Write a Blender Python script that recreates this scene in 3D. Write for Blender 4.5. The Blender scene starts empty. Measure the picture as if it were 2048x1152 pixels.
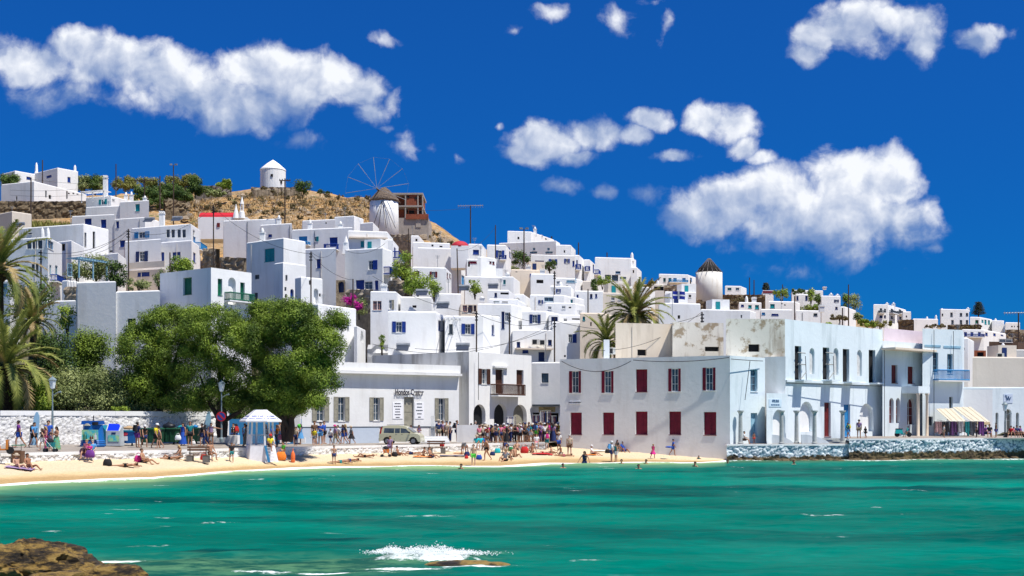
import bpy, bmesh, math, random
import numpy as np
from mathutils import Vector, Matrix, noise
R=math.radians; PI=math.pi
random.seed(7); np.random.seed(7)
scn=bpy.context.scene; COL=scn.collection
# ---------- camera: eye 3.75 m above the sea, looking across the bay, rising front
F=2300.0; CX=1024.0; HY=838.0; CH=3.75
cam=bpy.data.cameras.new('camera'); camo=bpy.data.objects.new('camera',cam); COL.objects.link(camo)
camo.location=(0,0,CH); camo.rotation_euler=(R(90),0,0)
cam.sensor_width=36; cam.lens=36*F/2048; cam.shift_y=(HY-576)/2048; cam.clip_end=3000; cam.clip_start=.5
scn.camera=camo
# ---------- sun
SAZ=R(57); SEL=R(65)            # to the right of the direction back to the camera
sd=Vector((math.sin(SAZ)*math.cos(SEL),-math.cos(SAZ)*math.cos(SEL),math.sin(SEL)))
sun=bpy.data.lights.new('sun','SUN'); sun.energy=4.8; sun.angle=R(.5); sun.color=(1,.955,.88)
suno=bpy.data.objects.new('sun',sun); COL.objects.link(suno); suno.rotation_euler=sd.to_track_quat('Z','Y').to_euler()
suno.location=(60,-40,90)
scn.view_settings.view_transform='Standard'; scn.view_settings.look='None'; scn.view_settings.exposure=.40; scn.view_settings.gamma=1
scn.view_settings.use_curve_mapping=False
# ---------- world: sky texture, deepened, with fair-weather clouds laid out by direction
W=bpy.data.worlds.new('World'); scn.world=W; W.use_nodes=True
nt=W.node_tree; nt.nodes.clear()
def N(t,**k):
    n=nt.nodes.new(t)
    for a,b in k.items(): setattr(n,a,b)
    return n
def wire(a,b): nt.links.new(a,b)
def M(op,a,b=None,c=None,clamp=False):
    n=N('ShaderNodeMath',operation=op); n.use_clamp=clamp
    for i,v in enumerate((a,b,c)):
        if v is None: continue
        if isinstance(v,(int,float)): n.inputs[i].default_value=v
        else: wire(v,n.inputs[i])
    return n.outputs[0]
def VM(op,a,b=None):
    n=N('ShaderNodeVectorMath',operation=op)
    for i,v in enumerate((a,b)):
        if v is None: continue
        if isinstance(v,tuple): n.inputs[i].default_value=v
        else: wire(v,n.inputs[i])
    return n.outputs['Value'] if op=='LENGTH' else n.outputs[0]
def mixc(fac,a,b,mode='MIX'):
    n=N('ShaderNodeMix',data_type='RGBA',blend_type=mode)
    for s,v in ((n.inputs[0],fac),(n.inputs[6],a),(n.inputs[7],b)):
        if isinstance(v,(int,float)): s.default_value=v
        elif isinstance(v,tuple): s.default_value=(*v,1)
        else: wire(v,s)
    return n.outputs[2]
out=N('ShaderNodeOutputWorld'); bg=N('ShaderNodeBackground'); bg.inputs[1].default_value=.1
wire(bg.outputs[0],out.inputs[0])
sky=N('ShaderNodeTexSky'); sky.sky_type='NISHITA'; sky.sun_disc=False; sky.sun_elevation=SEL
sky.sun_rotation=math.atan2(sd.x,sd.y); sky.altitude=600; sky.air_density=1.0; sky.dust_density=.15; sky.ozone_density=3.5
tc=N('ShaderNodeTexCoord'); sep=N('ShaderNodeSeparateXYZ'); wire(tc.outputs['Generated'],sep.inputs[0])
el_=N('ShaderNodeMapRange',interpolation_type='SMOOTHSTEP'); wire(sep.outputs[2],el_.inputs[0]); el_.inputs[1].default_value=.04; el_.inputs[2].default_value=.40
tint=mixc(1.0,sky.outputs[0],mixc(el_.outputs[0],(.010,.235,.59),(.040,.33,.79)),'MULTIPLY')
ysafe=M('MAXIMUM',sep.outputs[1],.02)
uu=M('DIVIDE',sep.outputs[0],ysafe); vv=M('DIVIDE',sep.outputs[2],ysafe)
cmb=N('ShaderNodeCombineXYZ'); wire(uu,cmb.inputs[0]); wire(vv,cmb.inputs[1]); uv=cmb.outputs[0]
n1=N('ShaderNodeTexNoise',noise_dimensions='2D'); n1.inputs['Scale'].default_value=14; n1.inputs['Detail'].default_value=9; n1.inputs['Roughness'].default_value=.58
wire(uv,n1.inputs['Vector'])
warp=VM('SCALE',VM('SUBTRACT',n1.outputs['Color'],(.5,.5,.5))); warp.node.inputs['Scale'].default_value=.024
uvw=VM('ADD',uv,warp)
def fbm(vec,scale,detail,rough):
    n=N('ShaderNodeTexNoise',noise_dimensions='2D'); n.inputs['Scale'].default_value=scale; n.inputs['Detail'].default_value=detail; n.inputs['Roughness'].default_value=rough
    wire(vec,n.inputs['Vector']); return n.outputs[0]
CL=[(55,118,105,42,1),(150,98,75,42,1),(240,130,120,50,1),(330,150,110,55,1),(400,195,110,50,1),(450,235,75,38,1),(520,130,95,48,1),(590,160,100,62,1),
(665,160,80,50,1),(712,175,52,42,1),(735,225,38,30,.8),(500,205,130,55,.9),(190,185,90,28,.55),(615,282,45,17,.55),(815,293,28,28,.7),(772,256,15,9,.6),(780,200,22,22,.6),
(1100,280,80,38,1),(1175,268,65,36,1),(1050,300,52,20,.9),(1150,312,45,18,.8),(1225,266,30,22,.8),(1295,240,48,24,.95),(1265,268,38,22,.9),(1350,313,42,14,.8),
(1415,238,48,30,1),(1475,250,48,38,1),(1490,298,28,26,.9),(1525,322,30,18,.75),(1450,408,98,50,1),(1560,388,112,58,1),(1680,360,85,58,1.05),(1770,365,75,60,1.05),(1620,430,200,62,.95),(1745,430,105,68,1),
(1408,438,74,42,1),(1800,470,65,50,.7),(1600,485,160,42,.5),(1740,492,120,34,.5),(1870,502,18,13,.5),(1640,72,52,36,1),(1705,55,75,50,1),(1790,40,80,44,1),(1850,85,38,42,.8),
(1618,105,38,26,.8),(1745,85,60,26,.7),(1950,82,46,32,.95),(1995,62,34,16,.7),(1100,25,38,18,.6),(1028,62,18,12,.55),(760,78,32,12,.6),(1230,40,34,26,.5),(1120,370,38,13,.55),
(1200,382,30,16,.7),(1285,388,30,22,.65),(992,253,12,8,.6),(1310,6,40,14,.5),(1490,530,60,25,.35),(870,300,14,11,.55),(920,318,9,13,.5),(1335,40,16,26,.4),(80,205,60,30,.35)]
fld=None; hgt=None
for (cx,cy,rx,ry,s) in CL:
    s=s if s>.7 else s*.66
    n=VM('MULTIPLY',VM('SUBTRACT',uvw,((cx-CX)/F,(HY-cy)/F,0)),(F/rx/1.25,F/ry/1.22,0))
    v=M('MULTIPLY_ADD',VM('LENGTH',n),-s,s)
    fld=v if fld is None else M('MAXIMUM',fld,v)
big=fbm(uv,7,2,.5)
# cloud middles across the sky, to shade each cloud from its flat grey base up to its bright top
ppx=M('MULTIPLY_ADD',uu,F/2048,.5); rp=N('ShaderNodeValToRGB'); wire(ppx,rp.inputs[0]); rp.color_ramp.elements.remove(rp.color_ramp.elements[1])
for i,(x,y) in enumerate(((0,125),(200,120),(400,185),(560,150),(740,190),(815,293),(1000,285),(1240,262),(1300,242),(1350,300),(1420,240),(1500,290),(1570,395))):
    e=rp.color_ramp.elements[0] if i==0 else rp.color_ramp.elements.new(x/2048); e.position=x/2048; e.color=(y/600,)*3+(1,)
def sst(v,a,b):
    n=N('ShaderNodeMapRange',interpolation_type='SMOOTHSTEP'); wire(v,n.inputs[0]); n.inputs[1].default_value=a; n.inputs[2].default_value=b; return n.outputs[0]
low=M('MULTIPLY',M('SUBTRACT',1.0,sst(vv,(HY-360)/F,(HY-290)/F)),sst(ppx,1310/2048,1400/2048)); hi_=M('MULTIPLY',sst(vv,(HY-230)/F,(HY-170)/F),sst(ppx,1500/2048,1560/2048))
ym=M('MULTIPLY_ADD',low,M('SUBTRACT',.675,rp.outputs[0]),rp.outputs[0]); ym=M('MULTIPLY_ADD',hi_,M('SUBTRACT',.115,ym),ym)
hgt=M('MULTIPLY',M('SUBTRACT',ym,M('MULTIPLY_ADD',vv,-F/600,HY/600)),6.0)
f1=fbm(uvw,26,10,.56)
off=VM('ADD',uvw,(.010,.012,0)); f2=fbm(off,26,3,.5)
dens0=M('ADD',M('MULTIPLY',fld,1.5),M('MULTIPLY',M('SUBTRACT',f1,.5),1.75))
def sstep(v,a,b):
    n=N('ShaderNodeMapRange',interpolation_type='SMOOTHSTEP'); wire(v,n.inputs[0]); n.inputs[1].default_value=a; n.inputs[2].default_value=b; return n.outputs[0]
dens=sstep(dens0,.0,.80)
front=M('MULTIPLY',sstep(sep.outputs[1],.1,.3),sstep(sep.outputs[2],.01,.04))
dens=M('MULTIPLY',dens,front)
# other clouds round the rest of the sky, so that it goes on as in view
n3=N('ShaderNodeTexNoise'); n3.inputs['Scale'].default_value=3.2; n3.inputs['Detail'].default_value=7; wire(tc.outputs['Generated'],n3.inputs['Vector'])
side=M('SUBTRACT',1.0,sstep(sep.outputs[1],.45,.62))
d3=M('MULTIPLY',M('MULTIPLY',sstep(n3.outputs[0],.60,.72),side),sstep(sep.outputs[2],.02,.12))
lit=M('ADD',M('MULTIPLY',M('SUBTRACT',f1,f2),1.7),M('MULTIPLY_ADD',hgt,.55,.58))
lit=M('MULTIPLY_ADD',M('SUBTRACT',big,.5),.6,lit,clamp=True)
ccol=mixc(lit,(2.7,3.5,5.0),(7.3,7.5,7.9))
dens=M('MULTIPLY',M('MAXIMUM',dens,d3),M('MULTIPLY_ADD',lit,.42,.56))
fin=mixc(dens,tint,ccol)
wire(fin,bg.inputs[0])
# ---------- helpers
def P(px,py,d): return Vector(((px-CX)/F*d,d,CH-(py-HY)/F*d))
def ZP(py,d): return CH-(py-HY)/F*d
def lerp(px,tab):
    return float(np.interp(px,[t[0] for t in tab],[t[1] for t in tab]))
MATS={}
def mat(name,col,rough=.8,nscale=0,namt=.0,col2=None,bump=0,bscale=20,spec=.3,metal=0,rand=0,stretch=None,emis=0,bdist=.02):
    if name in MATS: return MATS[name]
    m=bpy.data.materials.new(name); m.use_nodes=True; t=m.node_tree; b=t.nodes['Principled BSDF']
    b.inputs['Base Color'].default_value=(*col,1); b.inputs['Roughness'].default_value=rough
    b.inputs['Specular IOR Level'].default_value=spec; b.inputs['Metallic'].default_value=metal
    tcn=t.nodes.new('ShaderNodeTexCoord'); src=tcn.outputs['Object']
    if stretch:
        mp=t.nodes.new('ShaderNodeMapping'); mp.inputs['Scale'].default_value=stretch; t.links.new(src,mp.inputs[0]); src=mp.outputs[0]
    cur=None
    if nscale:
        n=t.nodes.new('ShaderNodeTexNoise'); n.inputs['Scale'].default_value=nscale; n.inputs['Detail'].default_value=6; n.inputs['Roughness'].default_value=.6
        t.links.new(src,n.inputs['Vector'])
        r=t.nodes.new('ShaderNodeMapRange'); r.inputs[1].default_value=.38; r.inputs[2].default_value=.66; t.links.new(n.outputs[0],r.inputs[0])
        mx=t.nodes.new('ShaderNodeMix'); mx.data_type='RGBA'; mx.inputs[6].default_value=(*col,1)
        c2=col2 if col2 else tuple(c*(1-namt) for c in col); mx.inputs[7].default_value=(*c2,1)
        t.links.new(r.outputs[0],mx.inputs[0]); cur=mx.outputs[2]
    if rand:
        oi=t.nodes.new('ShaderNodeObjectInfo'); r=t.nodes.new('ShaderNodeMapRange'); r.inputs[3].default_value=1-rand; r.inputs[4].default_value=1+rand*.3
        t.links.new(oi.outputs['Random'],r.inputs[0])
        mx=t.nodes.new('ShaderNodeMix'); mx.data_type='RGBA'; mx.blend_type='MULTIPLY'; mx.inputs[0].default_value=1
        if cur: t.links.new(cur,mx.inputs[6])
        else: mx.inputs[6].default_value=(*col,1)
        t.links.new(r.outputs[0],mx.inputs[7]); cur=mx.outputs[2]
    if cur: t.links.new(cur,b.inputs['Base Color'])
    if bump:
        n=t.nodes.new('ShaderNodeTexNoise'); n.inputs['Scale'].default_value=bscale; n.inputs['Detail'].default_value=5
        t.links.new(src,n.inputs['Vector']); bp=t.nodes.new('ShaderNodeBump'); bp.inputs['Strength'].default_value=bump; bp.inputs['Distance'].default_value=bdist
        t.links.new(n.outputs[0],bp.inputs['Height']); t.links.new(bp.outputs[0],b.inputs['Normal'])
    if emis: b.inputs['Emission Strength'].default_value=emis
    MATS[name]=m; return m
def wallmat(name,col,dirt=(.45,.42,.37),amt=.35,rand=.06):
    """lime-washed plaster: broad tone patches, rain streaks, fine brushed relief"""
    if name in MATS: return MATS[name]
    m=bpy.data.materials.new(name); m.use_nodes=True; t=m.node_tree; b=t.nodes['Principled BSDF']; L=t.links.new
    b.inputs['Roughness'].default_value=.9; b.inputs['Specular IOR Level'].default_value=.15
    g=t.nodes.new('ShaderNodeNewGeometry'); oi=t.nodes.new('ShaderNodeObjectInfo')
    def nz(scale,det,st,ro=.6):
        mp=t.nodes.new('ShaderNodeMapping'); mp.inputs['Scale'].default_value=st; L(g.outputs['Position'],mp.inputs[0])
        n=t.nodes.new('ShaderNodeTexNoise'); n.inputs['Scale'].default_value=scale; n.inputs['Detail'].default_value=det; n.inputs['Roughness'].default_value=ro; L(mp.outputs[0],n.inputs['Vector']); return n.outputs[0]
    def mr(v,a,bb,c,d):
        r=t.nodes.new('ShaderNodeMapRange'); L(v,r.inputs[0]); r.inputs[1].default_value=a; r.inputs[2].default_value=bb; r.inputs[3].default_value=c; r.inputs[4].default_value=d; return r.outputs[0]
    def mx(f,a,bb,mode='MIX'):
        n=t.nodes.new('ShaderNodeMix'); n.data_type='RGBA'; n.blend_type=mode
        for s,v in ((n.inputs[0],f),(n.inputs[6],a),(n.inputs[7],bb)):
            if isinstance(v,(int,float)): s.default_value=v
            elif isinstance(v,tuple): s.default_value=(*v,1)
            else: L(v,s)
        return n.outputs[2]
    c=mx(mr(nz(.35,4,(1,1,1)),.35,.7,0,1),col,tuple(x*.93 for x in col))
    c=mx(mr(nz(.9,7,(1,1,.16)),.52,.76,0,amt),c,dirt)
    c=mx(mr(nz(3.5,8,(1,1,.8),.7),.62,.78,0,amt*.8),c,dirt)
    if amt>.9: c=mx(mr(nz(.8,7,(1,1,1.1),.68),.52,.6,0,.9),c,(.34,.25,.15))
    c=mx(1.0,c,mr(oi.outputs['Random'],0,1,1-rand,1+rand*.3),'MULTIPLY')
    L(c,b.inputs['Base Color'])
    bp=t.nodes.new('ShaderNodeBump'); bp.inputs['Strength'].default_value=.5; bp.inputs['Distance'].default_value=.04
    L(nz(2.2,6,(1,1,1),.65),bp.inputs['Height']); L(bp.outputs[0],b.inputs['Normal'])
    MATS[name]=m; return m
WH=wallmat('whitewash',(.85,.85,.835),amt=.34)
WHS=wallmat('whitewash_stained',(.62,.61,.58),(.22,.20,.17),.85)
WHC=wallmat('cream_plaster',(.80,.68,.54),(.30,.22,.14),.5)
WHP=wallmat('peeling_plaster',(.80,.74,.63),(.24,.15,.08),1.0)
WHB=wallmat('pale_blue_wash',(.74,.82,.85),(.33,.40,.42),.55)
WHT=wallmat('tan_plaster',(.70,.63,.54),(.40,.32,.25),.3)
STONE=mat('field_stone',(.20,.16,.11),.95,1.6,0,(.42,.34,.24),.9,5,bdist=.1)
COLR=dict(blue=(.008,.045,.28),navy=(.01,.03,.13),sky=(.03,.25,.55),pale=(.30,.52,.66),teal=(.01,.30,.34),green=(.005,.14,.075),red=(.20,.008,.03),
 brown=(.085,.035,.022),beige=(.34,.32,.25),white=(.78,.78,.76),dark=(.02,.022,.025),pink=(.55,.28,.22),wood=(.14,.07,.035),maroon=(.18,.02,.02),grey=(.07,.09,.11))
def cm(c):
    return mat('paint_'+c,COLR[c],.55,3,.25,None,.2,30,rand=.15)
GLASS=mat('window_glass',(.035,.05,.07),.12,1.2,.3,(.10,.13,.17),spec=.5)
DARK=mat('dark_interior',(.015,.015,.017),.9)
WOODP=mat('creosoted_pole',(.075,.052,.04),.9,4,.4,None,.5,30,stretch=(1,1,.1))
METAL=mat('galvanised_metal',(.32,.34,.36),.5,4,.3,metal=.6)
class MB:
    def __init__(s): s.v=[]; s.f=[]; s.m=[]; s.mi=0
    def quad(s,*p):
        n=len(s.v); s.v+= [tuple(q) for q in p]; s.f.append(tuple(range(n,n+len(p)))); s.m.append(s.mi)
    def hexa(s,p):   # 8 points: bottom 4 ccw, top 4 ccw
        n=len(s.v); s.v+=[tuple(q) for q in p]
        for f in ((3,2,1,0),(4,5,6,7),(0,1,5,4),(1,2,6,5),(2,3,7,6),(3,0,4,7)): s.f.append(tuple(n+i for i in f)); s.m.append(s.mi)
    def box(s,c,d,rz=0,taper=1):
        cx,cy,cz=c; a,b,h=d[0]/2,d[1]/2,d[2]/2; co,si=math.cos(rz),math.sin(rz); p=[]
        for z,k in ((-h,1),(h,taper)):
            for x,y in ((-a,-b),(a,-b),(a,b),(-a,b)): p.append((cx+(x*co-y*si)*k,cy+(x*si+y*co)*k,cz+z))
        s.hexa(p)
    def tube(s,pts,r,n=6,cap=True):
        pts=[Vector(p) for p in pts]; rs=r if isinstance(r,(list,tuple)) else [r]*len(pts); base=len(s.v); k=len(pts)
        for i,p in enumerate(pts):
            d=(pts[min(i+1,k-1)]-pts[max(i-1,0)]).normalized(); a=d.cross(Vector((0,0,1)) if abs(d.z)<.95 else Vector((1,0,0))).normalized(); b=d.cross(a)
            for j in range(n): s.v.append(tuple(p+(a*math.cos(2*PI*j/n)+b*math.sin(2*PI*j/n))*rs[i]))
        for i in range(k-1):
            for j in range(n):
                a=base+i*n+j; b=base+i*n+(j+1)%n; s.f.append((a,b,b+n,a+n)); s.m.append(s.mi)
        if cap:
            s.f.append(tuple(base+j for j in reversed(range(n)))); s.m.append(s.mi)
            s.f.append(tuple(base+(k-1)*n+j for j in range(n))); s.m.append(s.mi)
    def lathe(s,c,prof,n=16,sx=1,sy=1,rz=0):
        base=len(s.v); k=len(prof)
        for (r,z) in prof:
            for j in range(n):
                a=2*PI*j/n+rz; s.v.append((c[0]+r*math.cos(a)*sx,c[1]+r*math.sin(a)*sy,c[2]+z))
        for i in range(k-1):
            for j in range(n):
                a=base+i*n+j; b=base+i*n+(j+1)%n; s.f.append((a,b,b+n,a+n)); s.m.append(s.mi)
        if prof[0][0]>.001: s.f.append(tuple(base+j for j in reversed(range(n)))); s.m.append(s.mi)
        if prof[-1][0]>.001: s.f.append(tuple(base+(k-1)*n+j for j in range(n))); s.m.append(s.mi)
    def mesh(s,name,mats,org=(0,0,0),smooth=False):
        me=bpy.data.meshes.new(name); o=Vector(org)
        me.from_pydata([(v[0]-o.x,v[1]-o.y,v[2]-o.z) for v in s.v],[],s.f)
        for m in (mats if isinstance(mats,(list,tuple)) else [mats]): me.materials.append(m)
        if s.m and max(s.m)>0: me.polygons.foreach_set('material_index',s.m)
        if smooth: me.shade_smooth()
        me.update(); return me
    def build(s,name,mats,parent=None,org=None,smooth=False):
        """vertices are in world space; parent (an Empty without rotation) gives the origin"""
        if org is None: org=wloc(parent) if parent is not None else (0,0,0)
        o=bpy.data.objects.new(name,s.mesh(name,mats,org,smooth)); COL.objects.link(o)
        if parent is not None:
            o.parent=parent; o.location=Vector(org)-wloc(parent)
        else: o.location=org
        return o
def wloc(o):
    v=Vector((0,0,0))
    while o is not None: v+=o.location; o=o.parent
    return v
def tag(o,label=None,cat=None,group=None,kind=None):
    if label: o['label']=label
    if cat: o['category']=cat
    if group: o['group']=group
    if kind: o['kind']=kind
    return o
def thing(name,loc,label,cat,group=None):
    o=bpy.data.objects.new(name,None); COL.objects.link(o); o.location=loc; o.empty_display_size=.3
    return tag(o,label,cat,group)
def inst(name,me,parent,loc=(0,0,0),rot=(0,0,0),sc=(1,1,1),om=None):
    o=bpy.data.objects.new(name,me); COL.objects.link(o); o.parent=parent; o.location=loc; o.rotation_euler=rot; o.scale=sc
    if om:
        for i,m in enumerate(om): o.material_slots[i].link='OBJECT'; o.material_slots[i].material=m
    return o
# ---------- facades
class Face:
    """a vertical wall: O start point (x,y), t direction to the right as seen from outside, n outward normal, W width"""
    def __init__(s,a,b):
        s.O=Vector((a[0],a[1])); d=Vector((b[0]-a[0],b[1]-a[1])); s.W=d.length; s.t=d/s.W; s.n=Vector((s.t.y,-s.t.x))
    def pt(s,u,z,dep=0): return (s.O.x+s.t.x*u+s.n.x*dep, s.O.y+s.t.y*u+s.n.y*dep, z)
    def hit(s,px):
        k=(px-CX)/F; u=(k*s.O.y-s.O.x)/(s.t.x-k*s.t.y); return u, s.O.y+s.t.y*u
    def box(s,mb,u0,u1,z0,z1,d0,d1):
        p=[s.pt(u0,z0,d1),s.pt(u1,z0,d1),s.pt(u1,z0,d0),s.pt(u0,z0,d0)]; q=[s.pt(u0,z1,d1),s.pt(u1,z1,d1),s.pt(u1,z1,d0),s.pt(u0,z1,d0)]
        mb.hexa(p+q)
    def rect(s,px,py,w,h):
        """pixel rectangle (centre, size) -> u0,u1,z0,z1 on this wall"""
        u0,d0=s.hit(px-w/2); u1,d1=s.hit(px+w/2); d=(d0+d1)/2
        return u0,u1,ZP(py+h/2,d),ZP(py-h/2,d)
def facade(mb,fc,zb,zt,holes,dep=.16):
    """wall plane with real openings; holes: (u0,u1,z0,z1,arch,depth)"""
    W=fc.W; hs=[]
    for h in holes:
        u0,u1,z0,z1=max(h[0],.02),min(h[1],W-.02),max(h[2],zb+.01),min(h[3],zt-.03)
        if u1-u0>.05 and z1-z0>.05: hs.append((u0,u1,z0,z1,h[4],h[5]))
    us=sorted({0.0,W,*[h[0] for h in hs],*[h[1] for h in hs]}); zs=sorted({zb,zt,*[h[2] for h in hs],*[h[3] for h in hs]})
    for i in range(len(us)-1):
        for j in range(len(zs)-1):
            a,b,c,d=us[i],us[i+1],zs[j],zs[j+1]; m,n=(a+b)/2,(c+d)/2
            if b-a<1e-5 or d-c<1e-5: continue
            if any(h[0]<m<h[1] and h[2]<n<h[3] for h in hs): continue
            mb.quad(fc.pt(a,c),fc.pt(b,c),fc.pt(b,d),fc.pt(a,d))
    for (u0,u1,z0,z1,arch,dp) in hs:
        dp=-dp; zt2=z1
        if arch:
            r=(u1-u0)/2; rh=min(r,(z1-z0)*.6); cu=(u0+u1)/2; zc=z1-rh; K=10
            pts=[(cu-r*math.cos(PI*k/K),zc+rh*math.sin(PI*k/K)) for k in range(K+1)]
            for k in range(K):
                a,b=pts[k],pts[k+1]
                mb.quad(fc.pt(a[0],a[1]),fc.pt(b[0],b[1]),fc.pt(b[0],z1),fc.pt(a[0],z1))
                mb.quad(fc.pt(a[0],a[1]),fc.pt(a[0],a[1],dp),fc.pt(b[0],b[1],dp),fc.pt(b[0],b[1]))
            zt2=zc
        else: mb.quad(fc.pt(u0,z1),fc.pt(u0,z1,dp),fc.pt(u1,z1,dp),fc.pt(u1,z1))
        mb.quad(fc.pt(u0,z0),fc.pt(u1,z0),fc.pt(u1,z0,dp),fc.pt(u0,z0,dp))
        mb.quad(fc.pt(u0,z0),fc.pt(u0,z0,dp),fc.pt(u0,zt2,dp),fc.pt(u0,zt2))
        mb.quad(fc.pt(u1,z0),fc.pt(u1,zt2),fc.pt(u1,zt2,dp),fc.pt(u1,z0,dp))
def leaf(mb,fc,u0,u1,z0,z1,d,th=.045):
    """a boarded shutter or door leaf: stiles, rails and a set-back panel"""
    w=u1-u0; s=min(.09,w*.2); r=min(.1,(z1-z0)*.09)
    fc.box(mb,u0,u0+s,z0,z1,d,d+th); fc.box(mb,u1-s,u1,z0,z1,d,d+th)
    zs=[z0,(z0+z1)/2,z1-r]
    for z in zs: fc.box(mb,u0+s,u1-s,z,z+r,d,d+th*.9)
    fc.box(mb,u0+s,u1-s,z0+r,z1-r,d,d+th*.45)
def opening(root,fc,kind,px,py,w,h,col,near):
    """returns the hole for the facade and adds the window or door as parts of root"""
    rr_=.14 if kind in('r','h3') else None
    kind={'oS':'o','dT':'d','h2':'o','h3':'r'}.get(kind,kind)
    u0,u1,z0,z1=fc.rect(px,py,w,h); rd=rr_ or (.3 if near else .18)
    arch=kind in('a','A','n','g')
    if kind=='c':
        p=thing_part('window',root); mb=MB(); m=(u0+u1)/2
        if u1-u0>.75:
            leaf(mb,fc,u0+.01,m-.006,z0+.01,z1-.01,-rd+.03); leaf(mb,fc,m+.006,u1-.01,z0+.01,z1-.01,-rd+.03)
        else: leaf(mb,fc,u0+.01,u1-.01,z0+.01,z1-.01,-rd+.03)
        fc.box(mb,u0-.03,u1+.03,z0-.06,z0-.004,-.02,.05)
        mb.build('shutter',cm(col),p); return (u0,u1,z0,z1,False,rd+.03)
    if kind=='d':
        p=thing_part('door',root); mb=MB(); leaf(mb,fc,u0+.01,u1-.01,z0+.01,z1-.01,-rd+.03,.05)
        mb.build('panel',cm(col),p); return (u0,u1,z0,z1,False,rd+.03)
    if kind in('w','o','r','h'):
        p=thing_part('window',root); a,b=u0,u1
        if kind=='o': k=(u1-u0)*.28; a,b=u0+k,u1-k
        if kind=='h': a,b=u0,(u0+u1)/2
        x0,x1=(a,b) if kind!='r' else (a+(b-a)*.25,b-(b-a)*.2)
        mb=MB(); fc.box(mb,x0,x1,z0,z1,-rd,-rd+.02); mb.build('pane',GLASS,p)
        mb=MB(); f=.06
        for q in ((x0,x0+f,z0,z1),(x1-f,x1,z0,z1),(x0+f,x1-f,z0,z0+f),(x0+f,x1-f,z1-f,z1)): fc.box(mb,*q,-rd+.02,-rd+.08)
        m=(x0+x1)/2; fc.box(mb,m-.025,m+.025,z0+f,z1-f,-rd+.021,-rd+.07)
        for k in ((.66,) if z1-z0<1.3 else (.33,.7)): zz=z0+(z1-z0)*k; fc.box(mb,x0+f,x1-f,zz-.02,zz+.02,-rd+.022,-rd+.062)
        mb.build('frame',cm('white' if kind!='w' or col is None else col),p)
        if kind=='o':
            for q in ((u0,a-.01),(b+.01,u1)):
                mb=MB(); leaf(mb,fc,q[0],q[1],z0-.02,z1+.02,.02); mb.build('shutter',cm(col),p)
        if kind=='h':
            mb=MB(); leaf(mb,fc,b+.01,u1,z0-.02,z1+.02,.02); mb.build('shutter',cm(col),p)
        if kind=='r':
            for q in ((a+.01,x0-.01),(x1+.01,b-.01)):
                mb=MB(); leaf(mb,fc,q[0],q[1],z0+.02,z1-.02,-.03); mb.build('shutter',cm(col),p)
        fs=MB(); fc.box(fs,a-.04,b+.04,z0-.07,z0-.004,-.02,.06); fs.build('sill',WH,p)
        return (a,b,z0,z1,False,rd)
    if kind=='s':
        p=thing_part('window',root); mb=MB(); fc.box(mb,u0,u1,z0,z1,-rd-.02,-rd); mb.build('pane',DARK,p); return (u0,u1,z0,z1,False,rd)
    if kind in('a','A','n','g'):
        dp={'a':.42,'A':.5,'n':.22,'g':.35}[kind]
        p=thing_part('arch' if kind in 'aA' else 'niche' if kind=='n' else 'window',root); mb=MB()
        fc.box(mb,u0-.02,u1+.02,z0-.02,z1+.02,-dp-.05,-dp)
        mb.build('back_panel' if kind!='g' else 'pane',cm(col) if col else WH,p)
        if kind=='g':
            mb=MB(); m=(u0+u1)/2; fc.box(mb,m-.03,m+.03,z0,z1,-dp+.002,-dp+.06)
            for k in (.35,.65): zz=z0+(z1-z0)*k; fc.box(mb,u0,u1,zz-.02,zz+.02,-dp+.003,-dp+.05)
            mb.build('frame',cm('maroon' if col=='grey' else 'white'),p)
        return (u0,u1,z0,z1,True,dp)
def thing_part(name,root):
    o=bpy.data.objects.new(name,None); COL.objects.link(o); o.parent=root; o.empty_display_size=.1; return o
def inset(poly,k):
    n=len(poly); outp=[]
    for i in range(n):
        a,b,c=Vector(poly[i-1]),Vector(poly[i]),Vector(poly[(i+1)%n])
        d1=(b-a).normalized(); d2=(c-b).normalized(); n1=Vector((-d1.y,d1.x)); n2=Vector((-d2.y,d2.x))
        den=1+n1.dot(n2); v=(n1+n2)/max(den,.25); outp.append(b+v*k)
    return outp
def coping(root,poly,zt,m,hh=.3,th=.34,name='parapet'):
    prof=[(0,-hh),(0,-.13),(.05,-.045),(.14,0),(th-.12,0),(th-.03,-.05),(th,-.13),(th,-hh-.25)]
    mb=MB(); n=len(poly); base=0
    for (k,h) in prof:
        for q in inset(poly,k): mb.v.append((q.x,q.y,zt+h))
    for i in range(len(prof)-1):
        for j in range(n): a=i*n+j; b=i*n+(j+1)%n; mb.f.append((a,b,b+n,a+n)); mb.m.append(0)
    return mb.build(name,m,root)
def railing(mb,fc,u0,u1,z0,h,d1,step=.14,r=.018,ends=True):
    """balcony rail standing d1 out from the wall, with returns to it"""
    def bar(a,b,rr): mb.tube([a,b],rr,4)
    for z in (z0+h,z0+.08):
        bar(fc.pt(u0,z,d1),fc.pt(u1,z,d1),r*1.6)
        if ends: bar(fc.pt(u0,z,0),fc.pt(u0,z,d1),r*1.6); bar(fc.pt(u1,z,0),fc.pt(u1,z,d1),r*1.6)
    n=max(2,int((u1-u0)/step))
    for i in range(n+1): u=u0+(u1-u0)*i/n; bar(fc.pt(u,z0,d1),fc.pt(u,z0+h,d1),r)
    if ends:
        k=max(1,int(d1/step))
        for u in (u0,u1):
            for i in range(1,k): bar(fc.pt(u,z0,d1*i/k),fc.pt(u,z0+h,d1*i/k),r)
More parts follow.
